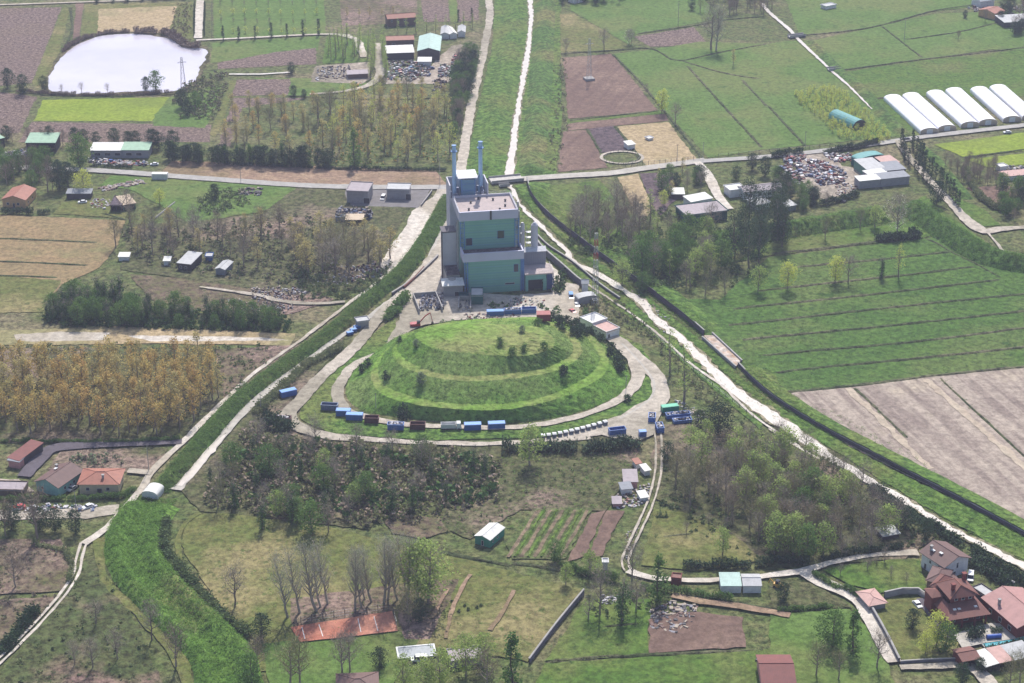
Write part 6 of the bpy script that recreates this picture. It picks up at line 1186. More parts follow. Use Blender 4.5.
wall_run('railing wall of the small warehouse yard', [(421, 207), (428, 198), (432, 192)], 1.2, .2, CONCD)
land('spillway', 'brown concrete spillway between the two flood walls', [(703, 337), (716, 337), (741, 362), (736, 368)], gmat('spillway', S(178, 150, 126), S(196, 186, 176), mid=.3, contrast=.2), amp=0)
wall_run('left concrete side of the spillway', [(702, 339), (736, 369)], 1.2, .4, CONC); wall_run('right concrete side of the spillway', [(712, 335), (742, 363)], 1.2, .4, CONC)
def bridge(label, a_, b_, wd, th=.6, z=1.0, name='bridge'):
    a, rz, L_ = frame_of(a_, b_); t = thing(name, label, 'bridge', (a.x, a.y, z), rz); b = MB(); b.box(0, 0, -th, L_, wd, 0); b.build('deck', [concB], t)
    for y in (0, wd - .25): b = MB(); b.box(0, y, .003, L_, y + .25, .8); b.build('parapet', [CONC], t)
    for x in (.2, L_ - .8): b = MB(); b.box(x, .2, -z - .5, x + .6, wd - .2, -th - .003); b.build('abutment', [CONCD], t)
concB = pmat('bridge_deck', S(190, 184, 176), .8)
bridge('road bridge over the river behind the plant', (492, 185), (524, 182), 7, .7, 1.2); bridge('small pipe bridge just below the road bridge', (500, 188), (510, 187), 2.6, .5, 1); bridge('upper farm bridge over the thin canal', (790, 39), (806, 37), 3.5, .5, 1.2); bridge('lower farm bridge over the thin canal', (829, 72), (841, 71), 3.5, .5, 1.2)
# covered pool, villa pool
a, rz, W = frame_of((398, 661), (437, 657.5)); t = thing('swimming_pool', 'pale grey covered pool with a kerb at the bottom centre', 'pool', (a.x, a.y, .45), rz); b = MB(); b.box(0, 0, 0, W, .5, .35); b.box(0, 6, 0, W, 6.5, .35); b.box(0, .5, 0, .5, 6, .35); b.box(W - .5, .5, 0, W, 6, .35); b.build('kerb', [WHITE], t); b = MB(); b.box(.5, .5, 0, W - .5, 6, .2); b.build('cover', [pmat('pool_cover', S(128, 138, 146), .4)], t)
a, rz, W = frame_of((985, 650), (1034, 641)); t = thing('swimming_pool', 'narrow turquoise garden pool at the right edge', 'pool', (a.x, a.y, .45), rz); b = MB(); b.box(0, 0, 0, W, .3, .3); b.box(0, 4, 0, W, 4.3, .3); b.box(0, .3, 0, .3, 4, .3); b.build('kerb', [CONC], t); b = MB(); b.box(.3, .3, 0, W, 4, .2); b.build('pool_water', [pmat('pool_water', S(84, 168, 178), .1)], t)
q = P(987, 642); t = thing('pool_cover_roll', 'blue rolled tarpaulin beside the garden pool', 'tarpaulin', (q.x, q.y, .5), R(8)); b = MB(); b.box(0, 0, 0, 4.6, .2, .5); b.box(0, 1.2, 0, 4.6, 1.4, .5); b.build('stand', [DARK], t); b = MB(); b.cyl((0, .7, .9), (4.6, .7, .9), .7, n=12); b.build('roll', [pmat('tarp_blue', S(40, 90, 180), .5)], t)
# ---- masts, pylons, poles
def lattice(label, u, v, h, wb, wt, mat, arms=(), name='lattice_mast', cat='mast', base=False, band=None, tk=.16):
    q = pick(u, v); t = thing(name, label, cat, q, R(20)); b = MB(); n = max(6, int(h / 3.0)); c4 = lambda z: [(sx * (wb + (wt - wb) * z / h) / 2, sy * (wb + (wt - wb) * z / h) / 2, z) for sx, sy in ((-1, -1), (1, -1), (1, 1), (-1, 1))]
    for k in range(n):
        A = c4(h * k / n); B_ = c4(h * (k + 1) / n); mi = 1 if band and k >= n - band and (k % 2) else 0
        for i in range(4): b.bar(A[i], B_[i], tk, mi); b.bar(A[i], B_[(i + 1) % 4], tk * .6, mi); b.bar(B_[i], B_[(i + 1) % 4], tk * .6, mi)
    b.build('lattice', [mat, pmat('mast_red', S(170, 60, 54), .6)], t)
    for z, L_ in arms: b = MB(); b.bar((-L_ / 2, 0, z), (L_ / 2, 0, z), .22); b.bar((-L_ / 2, 0, z), (0, 0, z + 1), .12); b.bar((L_ / 2, 0, z), (0, 0, z + 1), .12); b.build('crossarm', [mat], t)
    if base: b = MB(); b.box(-2.6, -2.6, 0, 2.6, 2.6, 1.4); b.build('base', [CONC], t)
    return t
lattice('tall lattice mast beside the right river path with a red and white head', 595, 306, 33, 2.2, 1.0, STEEL, name='lattice_mast', band=4, tk=.22); lattice('electricity pylon standing at the pond shore', 184, 94, 21, 3.0, .7, CONCD, [(18, 5)], 'pylon', 'pylon'); lattice('lattice pylon on a concrete base in the brown ploughed field', 589, 80, 24, 2.4, .8, STEEL, [(21, 5)], 'pylon', 'pylon', True)
def pole(label, u, v, h, arm=0, name='utility_pole', r=.14):
    q = pick(u, v); t = thing(name, label, 'pole', q, R(15)); b = MB(); b.cyl((0, 0, 0), (0, 0, h), r, r * .7, n=6); b.build('shaft', [CONC], t)
    b = MB(); b.box(-(arm or .6) / 2, -.08, h, (arm or .6) / 2, .08, h + .16); b.build('crossarm', [DARK], t)
for lb, u, v, h, ar in (('thin pole with a double crossarm in the green meadow above the greenhouses', 904, 41, 14, 2.4), ('thin mast in the light green meadow at the top', 678, 27, 16, 1), ('pale concrete pole at the bend by the two houses', 149, 472, 11, 1.6), ('pole on the left canal verge', 261, 411, 7, 0), ('pole beside the grove road behind the plant', 440, 186, 14, 2.5), ('leaning light pole left of the mound', 376, 408, 6, 0), ('small pole on the lane right of the tan plot', 703, 158, 8, 1), ('pole at the left end of the tan plot fence', 677, 162, 9, 1), ('pole before the stubble field', 241, 183, 8, 1), ('pole by the shrubby orchard corner', 805, 147, 8, 1), ('thin lamp pole by the inner road', 626, 390, 6, 0), ('pole in the yard by the houses', 77, 517, 10, 1.2)): pole(lb, u, v, h, ar)
def fence(label, pts, sp, h=1.3, rails=1, name='fence', mat=None):
    ps = along(pts, sp, 0); t = thing(name, label, 'fence', (ps[0][0], ps[0][1], .1)); b = MB(); b.box(-.09, -.09, 0, .09, .09, h); m0 = b.build('post', [mat or DARK], t)
    for x, y in ps[1:300]: o = m0.copy(); C.objects.link(o); o.parent = t; o.location = (x - ps[0][0], y - ps[0][1], 0)
    b = MB()
    for i in range(len(ps) - 1):
        for k in range(rails): z = h * (k + 1) / (rails + .25); b.bar((ps[i][0] - ps[0][0], ps[i][1] - ps[0][1], z), (ps[i + 1][0] - ps[0][0], ps[i + 1][1] - ps[0][1], z), .06)
    b.build('wire', [STEEL], t)
fence('post fence along the right meadow by the lane', [(708, 158), (762, 153), (830, 147)], 5.5, 1.8); fence('mesh fence in front of the tan square plot', [(620, 168), (650, 165), (700, 160)], 3, 2.2, 2); fence('high mesh fence round the red court, rear side', [(290, 627), (341, 618), (392, 611)], 3.5, 3, 3); fence('mesh fence along the right side of the court', [(392, 611), (398, 633)], 3.5, 3, 3)
fence('low wooden fence round the riding ring', [(603, 160), (610, 154), (622, 152), (634, 154), (640, 158), (634, 163), (622, 165), (610, 164), (603, 160)], 2.5, 1.2); fence('wire fence along the outer loop verge', [(300, 438), (372, 444), (460, 448), (540, 446)], 5, 1.3); fence('wire fence of the river plant side', [(640, 322), (690, 368), (755, 420)], 5, 1.5, 2); fence('orchard fence left of the pond lane at the top', [(212, 2), (212, 38)], 5, 1.5)
# ================================================================ TREES, SHRUBS, ROUGH GROWTH
ADJ = dict(rust='rusty', tan='tan', bare='leafless grey', bare_olive='leafless olive', bare_purple='leafless purplish', ivy='ivy-clad', greentree='green', spring='pale green', poplar_green='slim green', eucalypt='tall dark', evergreen='dark evergreen', conifer='dark pointed')
def grove(kinds, pts, sp, hr, label, name, group, cat='tree', wide=1.0, lim=300):
    """label is the grove's own name; each tree says its look and the part of the grove it stands in"""
    ps = scatter(pts, sp)[:lim]; xs = sorted(p[0] for p in ps); ys = sorted(p[1] for p in ps); n = len(ps); rk = {}
    def band(v, a, words): return words[min(len(words) - 1, int(len(words) * sum(1 for q in a if q < v) / max(1, n)))]
    for x, y in ps:
        k = random.choice(kinds); h = random.uniform(*hr)
        lb = '%s tree in the %s %s of %s' % (('taller ' if h > (hr[0] + hr[1]) / 2 else 'lower ') + ADJ.get(k, ''), band(y, ys, ('foremost', 'front', 'middle', 'rear', 'rearmost') if n > 50 else ('front', 'middle', 'back')), band(x, xs, ('far left', 'left', 'centre-left', 'centre', 'centre-right', 'right', 'far right') if n > 50 else ('left', 'centre-left', 'centre-right', 'right')), label)
        tree(k, x, y, h, lb, cat, group, name, wide=wide)
    return n
def row_label(base, i, n):
    th = {1: 'first', 2: 'second', 3: 'third'}.get(i + 1, '%d%s' % (i + 1, 'st' if (i + 1) % 10 == 1 and i != 10 else 'nd' if (i + 1) % 10 == 2 and i != 11 else 'rd' if (i + 1) % 10 == 3 and i != 12 else 'th'))
    return base + ', %s from the left' % th
cnt = {}
cnt['A'] = grove(['rust', 'rust', 'rust', 'tan'], [(-20, 378), (215, 366), (221, 402), (178, 436), (-20, 437)], 6.4, (12.5, 17), 'the grove above the two houses', 'poplar_tree', 'rusty poplars of the left grove', wide=1.05)
cnt['B'] = grove(['rust', 'tan', 'sparse', 'tan', 'bare_olive', 'sparse'], [(318, 112), (380, 98), (448, 104), (455, 163), (340, 165), (318, 150)], 10.2, (13, 17), 'the grove behind the plant', 'poplar_tree', 'budding poplars of the grove behind the plant')
cnt['B2'] = grove(['rust', 'tan', 'bare_olive'], [(225, 142), (232, 112), (300, 104), (320, 112), (318, 160), (226, 158)], 12.5, (10, 14), 'the plots right of the pond', 'poplar_tree', 'sparse budding trees right of the pond')
cnt['C'] = grove(['tan', 'tan', 'bare_olive', 'bare'], [(300, 240), (345, 238), (398, 250), (392, 272), (348, 284), (300, 276)], 9, (13, 17), 'the stand by the canal apron', 'budding_tree', 'tan trees left of the canal apron', wide=1.25)
cnt['D'] = grove(['bare', 'bare_olive', 'tan', 'bare_purple'], [(120, 222), (190, 232), (290, 228), (300, 242), (298, 272), (240, 268), (200, 256), (150, 262), (112, 256)], 11.5, (10, 15), 'the thin wood above the cabins', 'bare_tree', 'leafless trees above the cabins')
cnt['E'] = grove(['ivy', 'ivy', 'greentree'], [(44, 317), (60, 300), (120, 304), (180, 316), (288, 322), (290, 331), (60, 326)], 4.6, (6, 11), 'the row above the sandy strip', 'ivy_tree', 'ivy-clad trees above the sandy strip')
for i_, (u, v, h) in enumerate(((48, 320, 9), (64, 314, 13), (74, 312, 12), (82, 310, 11), (98, 305, 14), (105, 307, 13), (114, 308, 14), (121, 308, 16), (208, 318, 12), (224, 318, 11))):
    q = P(u, v); tree('ivy', q.x, q.y, h, row_label('tall ivy-covered trunk above the dark row', i_, 10), 'tree', 'tall ivy trunks above the dark row', 'ivy_tree')
cnt['F'] = grove(['bare_purple', 'bare', 'bare_olive', 'bare', 'bare_olive', 'spring'], [(672, 478), (722, 450), (790, 448), (850, 490), (900, 530), (880, 545), (770, 560), (716, 520), (672, 505)], 6.9, (10.5, 14.5), 'the wood right of the track', 'bare_tree', 'leafless wood right of the rutted track')
cnt['G'] = grove(['bare', 'bare_purple'], [(566, 224), (578, 208), (622, 205), (650, 232), (652, 252), (600, 252), (570, 242)], 8.5, (11, 15), 'the copse beside the flood wall', 'bare_tree', 'leafless copse beside the flood wall')
cnt['H'] = grove(['spring', 'bare_olive', 'poplar_green', 'greentree', 'bare'], [(630, 268), (655, 232), (720, 236), (730, 262), (712, 286), (650, 290)], 9, (10, 16), 'the mixed riverside wood', 'riverside_tree', 'mixed riverside trees')
cnt['I'] = grove(['eucalypt'], [(732, 262), (748, 222), (800, 224), (796, 252), (752, 276)], 11, (18, 25), 'the big clump right of the river', 'evergreen_tree', 'tall dark clump right of the river')
cnt['J'] = grove(['evergreen', 'conifer', 'evergreen'], [(168, 157), (330, 167), (330, 170), (168, 163)], 4.2, (7, 11), 'the row along the stubble field', 'evergreen_tree', 'evergreen row along the stubble field')
cnt['K'] = grove(['ivy', 'bare', 'greentree', 'ivy', 'bare_olive', 'spring', 'bare'], [(195, 498), (240, 448), (300, 440), (430, 455), (498, 470), (494, 500), (430, 512), (360, 520), (290, 520), (210, 512)], 10.5, (7, 13), 'the scrub below the loop road', 'scrub_tree', 'trees in the scrub below the loop road')
cnt['L'] = grove(['poplar_green'], [(322, 64), (330, 40), (368, 40), (370, 60)], 7, (11, 14), 'the plantation by the farm', 'poplar_tree', 'poplars of the small plantation by the farm')
PS_ = sorted(along([(388, 32), (430, 33), (474, 28)], 6, .1))
for i_, (x, y) in enumerate(PS_): tree('poplar_green', x, y, random.uniform(9, 12), row_label('young pale poplar in the row behind the farm barns', i_, len(PS_)), 'tree', 'poplar row behind the barns', 'poplar_tree')
PS_ = sorted(along([(372, 46), (374, 62), (371, 80)], 5, .12) + along([(383, 46), (386, 80)], 5, .12))
for i_, (x, y) in enumerate(PS_): tree('poplar_green', x, y, random.uniform(11, 14), row_label('slim poplar lining the dirt lane of the farm', i_, len(PS_)), 'tree', 'poplars lining the farm lane', 'poplar_tree')
PS_ = sorted(along([(207, 41), (250, 39.5), (332, 34)], 9.6, .02))
for i_, (x, y) in enumerate(PS_): tree('cypress', x, y, random.uniform(8.5, 11), row_label('dark cypress in the row along the top left lane', i_, len(PS_)), 'tree', 'cypresses along the top left lane', 'cypress_tree')
PS_ = sorted(along([(444, 21), (478, 20)], 8.5, .05))
for i_, (x, y) in enumerate(PS_): tree('cypress', x, y, random.uniform(7, 8), row_label('small cypress at the foot of the mauve plots', i_, len(PS_)), 'tree', 'small cypresses by the mauve plots', 'cypress_tree')
PS_ = sorted(along([(84, 4), (200, -2)], 9, .1))
for i_, (x, y) in enumerate(PS_): tree('evergreen', x, y, random.uniform(4, 6), row_label('small dark tree along the top left white lane', i_, len(PS_)), 'tree', 'small trees along the top lane', 'roadside_tree')
PS_ = sorted(along([(194.5, 8), (194.5, 38)], 4.5, .05) + along([(205, 5), (204, 38)], 5.5, .05))
for i_, (x, y) in enumerate(PS_): tree('cypress', x, y, random.uniform(4, 6), row_label('small cypress edging the lane to the pond', i_, len(PS_)), 'tree', 'cypresses edging the pond lane', 'cypress_tree')
PS_ = sorted(along([(900, 144), (905, 160), (925, 182), (930, 190)], 6.5, .1) + along([(909, 143), (924, 166), (942, 188), (960, 210)], 5.5, .1))
for i_, (x, y) in enumerate(PS_): tree('cypress', x, y, random.uniform(8, 11.5), row_label('dark cypress in the avenue at the right', i_, len(PS_)), 'tree', 'cypresses of the right avenue', 'cypress_tree')
ADJ['orchard'] = 'small yellow-green'
cnt['O'] = grove(['orchard'], [(795, 94), (830, 88), (846, 96), (868, 116), (893, 138), (880, 146), (866, 146), (862, 138), (840, 142), (822, 120), (800, 108)], 3.6, (3, 4.2), 'the young orchard', 'fruit_tree', 'yellow-green young orchard')
for j in range(5):
    for i in range(9):
        q = P(220 + i * 12 + j * .4, -4 + j * 9.3); tree('smallbare' if j % 2 else 'orchard', q.x, q.y, random.uniform(3, 4.5), row_label('orchard tree in the %s row of the top left grid' % ('rearmost', 'second', 'middle', 'fourth', 'front')[j], i, 9), 'tree', 'orchard grid at the top left', 'fruit_tree')
PS_ = sorted(along([(405, 16), (340, 18)], 7, .2))
for i_, (x, y) in enumerate(PS_): tree('tan', x, y, random.uniform(5, 7), row_label('low pinkish tree along the brown field at the top', i_, len(PS_)), 'tree', 'low trees along the top brown field', 'budding_tree')
# trees standing alone
ONE = [('spring', 530, 466, 16, 'large pale green willow standing alone below the bins'), ('spring', 758, 292, 12, 'round pale green tree on the pasture under the tall dark clump'), ('lime', 787, 290, 13, 'yellow-green tree on the pasture ditch, left one'), ('lime', 835, 284, 13, 'yellow-green tree on the pasture ditch beside a thin bare one'), ('bare', 848, 283, 13, 'thin bare tree beside the yellow-green one on the ditch'), ('sparse', 898, 278, 16, 'sparse yellow-leafed tree with spreading limbs on the ditch'), ('ivy', 881, 279, 11, 'ivy-wrapped pole of a tree left of the spreading one'),
 ('blossom', 897, 232, 18, 'big silvery tree in blossom beside the levee'), ('evergreen', 936, 205, 12, 'dark round oak beside the right avenue'), ('spring', 875, 228, 11, 'thin tree in front of the levee, third from the left'), ('bare_olive', 860, 230, 11, 'thin tree in front of the levee, second from the left'), ('bare_olive', 825, 240, 11, 'thin tree in front of the levee, leftmost'),
 ('bare', 566, 53, 9, 'bare round tree at the left corner of the brown field'), ('bare', 604, 50, 13, 'bare round tree on the ditch of the brown field'), ('bare', 631, 44, 9, 'leaning bare tree right of the round one'), ('blossom', 629, 44, 9, 'pale whitish tree at the end of the ditch'), ('bare', 711, 49, 26, 'very tall bare tree in the top meadows, left of the pair'), ('bare_poplar', 716, 51, 28, 'very tall bare tree in the top meadows, right of the pair'), ('tan', 733, 66, 10, 'small rusty round tree on the green meadow'), ('lime', 662, 113, 13, 'yellow-topped poplar at the corner of the brown field'), ('bare', 675, 125, 12, 'thin leafless tree right of the yellow-topped poplar'), ('bare', 646, 94, 6, 'small grey bush tree on the field edge'),
 ('greentree', 156, 90, 11, 'big green tree on the pond shore'), ('evergreen', 146, 91, 8, 'darker tree beside the big one on the shore'), ('evergreen', 182, 108, 11, 'large dark tree group right of the bright field'), ('greentree', 196, 108, 9, 'lighter tree right of the dark group'), ('evergreen', 188, 115, 8, 'low dark tree in front of the dark group'), ('smallbare', 82, 93, 6, 'small bare tree on the near pond shore'), ('smallbare', 108, 94, 6, 'second small bare tree on the near pond shore'), ('smallbare', 62, 93, 5, 'leftmost small bare tree on the near pond shore'),
 ('evergreen', 8, 88, 11, 'dark tree left of the pond at the field corner'), ('evergreen', 23, 94, 11, 'second dark tree left of the pond'), ('evergreen', 44, 90, 8, 'dark shrub-like tree at the pond corner'), ('greentree', 80, 168, 17, 'large green tree beside the roadside sheds'), ('lime', 84, 193, 12, 'yellow-green tree behind the low grey shed'), ('evergreen', 60, 190, 14, 'dark broad tree right of the red-roofed house'), ('bare_purple', 48, 192, 15, 'purplish bare tree behind the red-roofed house'), ('bare_purple', 28, 178, 13, 'purplish bare tree at the left above the red-roofed house'), ('evergreen', 68, 186, 12, 'dark tree behind the mown plot'), ('greentree', 10, 178, 10, 'green tree at the left edge below the road'), ('bare', 130, 222, 16, 'twisted bare tree at the corner of the stubble field'),
 ('lime', 160, 205, 8, 'yellow-green tree beside the white boundary wall'), ('evergreen', 215, 200, 8, 'dark thicket tree in the green field, left'), ('grey', 0, 0, 0, ''), ('conifer', 355, 166, 20, 'tall dark cypress-like conifer in the rusty grove'), ('evergreen', 328, 165, 9, 'dark round tree left of the tall conifer'), ('evergreen', 294, 96, 6, 'dark tree at the plots corner'), ('evergreen', 304, 98, 5, 'small dark tree right of the plots corner'), ('evergreen', 292, 74, 7, 'dark tree at the end of the ditch water'),
 ('evergreen', 718, 436, 14, 'large dark tree right of the containers'), ('evergreen', 700, 430, 8, 'smaller dark tree left of the large one'), ('poplar_green', 684, 402, 24, 'tall slim green poplar beside the river path'), ('poplar_green', 670, 372, 19, 'slim poplar behind the tall one on the verge'), ('spring', 706, 444, 10, 'pale green tree before the large dark tree'), ('spring', 690, 450, 10, 'green willow at the edge of the bare wood'), ('evergreen', 668, 462, 8, 'dark tree at the head of the bare wood'), ('spring', 722, 556, 11, 'pale tree at the foot of the bare wood'), ('greentree', 806, 560, 13, 'green-grey tree at the lower edge of the bare wood'), ('spring', 775, 555, 13, 'pale tree in the lower wood'), ('evergreen', 905, 530, 9, 'dark tree by the lower river bank'), ('evergreen', 880, 525, 8, 'dark tree in the right part of the wood'), ('evergreen', 925, 540, 8, 'dark hedge tree above the white house'),
 ('conifer', 658, 600, 17, 'tall narrow dark conifer by the lane'), ('ivy', 622, 622, 17, 'tall ivy-hung tree below the lane'), ('bare', 600, 615, 17, 'tall bare tree left of the ivy-hung one'), ('bare', 636, 612, 12, 'bare tree behind the ivy-hung tree'), ('smallbare', 588, 620, 8, 'small leaning bare tree at the wall head'), ('bare', 632, 580, 14, 'bare tree at the end of the rutted track'), ('greentree', 555, 562, 8, 'green bush tree by the allotment'), ('spring', 590, 575, 9, 'pale tree in the hedge line'), ('spring', 566, 585, 8, 'light bushy tree at the hedge line, left'),
 ('bare_purple', 16, 588, 15, 'dark bare tree standing alone at the left edge'), ('bare', 235, 606, 15, 'white-barked bare tree on the lawn'), ('bare_purple', 176, 668, 15, 'dark bare tree on the embankment, front'), ('bare', 152, 640, 14, 'thin bare tree left of the embankment'), ('bare', 93, 668, 11, 'thin bare tree in the rough triangle, left'), ('bare', 118, 660, 11, 'thin bare tree in the rough triangle, right'), ('bare', 96, 625, 9, 'slight bare tree above the rough triangle'), ('bare', 75, 665, 9, 'slim bare tree near the track'),
 ('evergreen', 12, 530, 10, 'dark tree in the hedge at the left edge'), ('evergreen', 40, 530, 9, 'dark tree in the hedge left of the houses yard'), ('evergreen', 55, 532, 9, 'second dark tree in the hedge'), ('evergreen', 76, 534, 9, 'rightmost dark tree in the hedge'), ('bare_purple', 38, 540, 20, 'tall bare purple tree in front of the turquoise house'), ('bare_purple', 6, 536, 14, 'bare purple tree at the left edge hedge'),
 ('conifer', 512, 690, 20, 'tall dark conifer at the bottom centre'), ('spring', 466, 676, 14, 'light tree over the pale shed at the bottom'), ('spring', 440, 690, 14, 'pale green tree at the bottom left of centre'), ('spring', 404, 690, 12, 'fresh green tree before the covered pool'), ('spring', 426, 694, 12, 'fresh green tree right of it'), ('evergreen', 380, 668, 7, 'small dark tree left of the covered pool'), ('spring', 484, 668, 12, 'light tree right of the pale shed'), ('bare_purple', 488, 690, 14, 'bare tree beside the tall conifer'), ('bare', 342, 676, 16, 'bare tree before the court, left one'), ('bare', 350, 672, 14, 'bare tree before the court, right one'),
 ('bare_olive', 290, 688, 17, 'leaning tree at the bottom left, first'), ('bare_olive', 300, 690, 17, 'leaning tree at the bottom left, second'), ('evergreen', 262, 640, 9, 'dark tree left of the court'), ('bare_purple', 258, 672, 12, 'purplish bushy tree below it'), ('greentree', 252, 690, 12, 'green tree at the bottom edge left'), ('bare_olive', 408, 626, 15, 'bushy bare tree at the corner of the court'), ('evergreen', 420, 622, 8, 'dark low tree at the corner of the court'), ('spring', 428, 604, 22, 'tall pale crowned poplar, the widest of its group'), ('spring', 418, 598, 21, 'tall pale crowned poplar left of the widest'), ('bare_poplar', 408, 600, 24, 'grey poplar at the left of the pale group'),
 ('greentree', 832, 648, 13, 'round green-brown tree in the garden, left'), ('conifer', 852, 652, 15, 'pointed green conifer in the garden'), ('bare_olive', 816, 676, 12, 'bushy tree at the bottom of the garden'), ('bare_olive', 838, 680, 11, 'second bushy tree at the bottom of the garden'), ('bare', 877, 668, 13, 'thin bare tree beside the pale road'), ('evergreen', 783, 602, 7, 'dark conifer in the rough garden'), ('lime', 936, 646, 12, 'big yellow-green tree before the villa'), ('greentree', 945, 652, 10, 'dark green tree beside the yellow-green one'), ('evergreen', 912, 629, 7, 'dark round tree on the dry lawn'), ('lime', 925, 655, 8, 'yellow-green lower tree before the lane'), ('evergreen', 962, 684, 7, 'dark tree at the lane bottom right'), ('bare_olive', 1008, 690, 12, 'olive bare tree at the bottom right corner'), ('evergreen', 980, 672, 5, 'round dark tree by the gate lodge'), ('bare_olive', 1020, 684, 12, 'second olive tree at the bottom right corner'),
 ('evergreen', 786, 190, 9, 'dark tree left of the scrap yard'), ('evergreen', 700, 182, 9, 'dark tree right of the lane behind the sheds'), ('greentree', 662, 190, 10, 'green tree left of the lane'), ('evergreen', 676, 188, 8, 'dark tree beside the small white-roofed shed'), ('lime', 664, 206, 8, 'yellow-green tree left of the white-roofed sheds'), ('evergreen', 752, 170, 9, 'dark tree at the lane junction'), ('evergreen', 765, 176, 10, 'dark tree right of the junction'), ('evergreen', 736, 180, 7, 'dark tree on the lane bend'), ('greentree', 776, 182, 8, 'green tree behind the scrap yard'), ('poplar_green', 650, 222, 17, 'slim pale poplar in the riverside wood'), ('spring', 622, 286, 12, 'big pale willow by the flood wall'), ('greentree', 642, 292, 9, 'dark-footed tree by the flood wall'), ('bare_olive', 705, 296, 11, 'bare round tree at the pasture edge, left'), ('bare_olive', 725, 295, 12, 'bare round tree at the pasture edge, right'),
 ('evergreen', 692, 10, 7, 'dark round tree at the top meadow edge'), ('bare_olive', 700, 12, 9, 'brownish tree beside the dark round one'), ('bare_purple', 958, 40, 6, 'small bare thicket tree by the top right farm'), ('evergreen', 965, 18, 5, 'dark tree by the farm drive'), ('evergreen', 1000, 22, 7, 'dark tree between the top right farm buildings'), ('evergreen', 1018, 34, 8, 'dark tree at the right edge of the farm'), ('evergreen', 1010, 12, 9, 'dark tree behind the farm'), ('bare_purple', 985, 22, 8, 'bare tree in the farmyard at the top right')]
for k, u, v, h, lb in ONE:
    if k == 'grey': continue
    q = pick(u, v); tree(k, q.x, q.y, h, lb, 'tree', None, {'conifer': 'conifer_tree', 'evergreen': 'evergreen_tree', 'ivy': 'ivy_tree'}.get(k, 'bare_tree' if k.startswith('bare') else 'leafy_tree'))
for i_, (u, v, h) in enumerate(sorted(((288, 618, 24), (300, 614, 23), (317, 612, 25), (321, 608, 20), (328, 605, 23), (355, 612, 24), (362, 608, 20), (372, 603, 21), (384, 604, 25), (388, 600, 22), (398, 601, 20), (407, 595, 22), (365, 600, 18)))): q = P(u, v); tree('bare_poplar', q.x, q.y, h, row_label('leafless leaning poplar in the line behind the red court', i_, 13), 'tree', 'leafless poplars behind the red court', 'bare_poplar')
for u, v, h in ((540, 566, 9),): pass
PS_ = sorted(scatter([(205, 518), (262, 515), (340, 532), (334, 540), (262, 530), (208, 524)], 8))
for i_, (x, y) in enumerate(PS_): tree(random.choice(['spring', 'bare', 'ivy', 'greentree']), x, y, random.uniform(8, 13), row_label('tree in the belt above the olive lawn', i_, len(PS_)), 'tree', 'tree belt above the olive lawn', 'belt_tree')
PS_ = sorted(scatter([(830, 570), (880, 560), (900, 568), (915, 585), (850, 582)], 7))
for i_, (x, y) in enumerate(PS_): tree('smallbare', x, y, random.uniform(3.5, 6), row_label('small garden fruit tree before the white house', i_, len(PS_)), 'tree', 'garden fruit trees before the white house', 'fruit_tree')
PS_ = sorted(along([(830, 562), (850, 556), (880, 552)], 5, .2))
for i_, (x, y) in enumerate(PS_): tree('bare', x, y, random.uniform(8, 11), row_label('thin bare tree along the lane to the white house', i_, len(PS_)), 'tree', 'bare trees along the lane to the white house', 'bare_tree')
PS_ = sorted(scatter([(655, 540), (700, 515), (740, 520), (745, 535), (690, 545)], 9))
for i_, (x, y) in enumerate(PS_): tree('smallbare', x, y, random.uniform(4, 6), row_label('small bare fruit tree on the meadow right of the track', i_, len(PS_)), 'tree', 'small fruit trees right of the track', 'fruit_tree')
PS_ = sorted(scatter([(942, 165), (1000, 166), (1000, 186), (960, 190)], 5.5))
for i_, (x, y) in enumerate(PS_): tree('bare_purple', x, y, random.uniform(6, 8), row_label('purplish thicket tree by the yellow-green field', i_, len(PS_)), 'tree', 'purplish thicket by the yellow-green field', 'thicket_tree')
PS_ = sorted(scatter([(700, -8), (775, -10), (772, 16), (726, 16)], 8))
for i_, (x, y) in enumerate(PS_): tree('bare_purple', x, y, random.uniform(8, 12), row_label('purplish bare tree in the wood at the top edge', i_, len(PS_)), 'tree', 'purplish wood at the top edge', 'bare_tree')
PS_ = sorted(scatter([(548, -14), (630, -14), (625, 3), (560, 6)], 7))
for i_, (x, y) in enumerate(PS_): tree(random.choice(['evergreen', 'bare_purple']), x, y, random.uniform(7, 10), row_label('dark tree in the belt at the top edge', i_, len(PS_)), 'tree', 'dark belt at the top edge', 'belt_tree')
PS_ = sorted(scatter([(1000, 190), (1050, 186), (1050, 224), (1012, 222), (994, 206)], 7))
for i_, (x, y) in enumerate(PS_): tree(random.choice(['evergreen', 'bare_purple', 'greentree']), x, y, random.uniform(6, 10), row_label('tree by the right edge allotments', i_, len(PS_)), 'tree', 'trees by the right edge allotments', 'garden_tree')
PS_ = sorted(scatter([(1000, 6), (1050, 4), (1050, 40), (1012, 38)], 9))
for i_, (x, y) in enumerate(PS_): tree(random.choice(['evergreen', 'bare_purple']), x, y, random.uniform(6, 9), row_label('tree around the farm at the top right', i_, len(PS_)), 'tree', 'trees around the top right farm', 'farm_tree')
PS_ = sorted(scatter([(450, 90), (460, 60), (476, 50), (480, 36), (472, 84), (462, 130), (454, 140)], 5.5))
for i_, (x, y) in enumerate(PS_): tree(random.choice(['evergreen', 'greentree', 'bare_purple']), x, y, random.uniform(7, 11), row_label('dark tree in the belt beside the gravel road', i_, len(PS_)), 'tree', 'dark belt beside the gravel road', 'belt_tree')
PS_ = sorted(along([(-10, 142), (20, 143), (90, 146), (150, 148), (170, 152)], 6.5, .3))
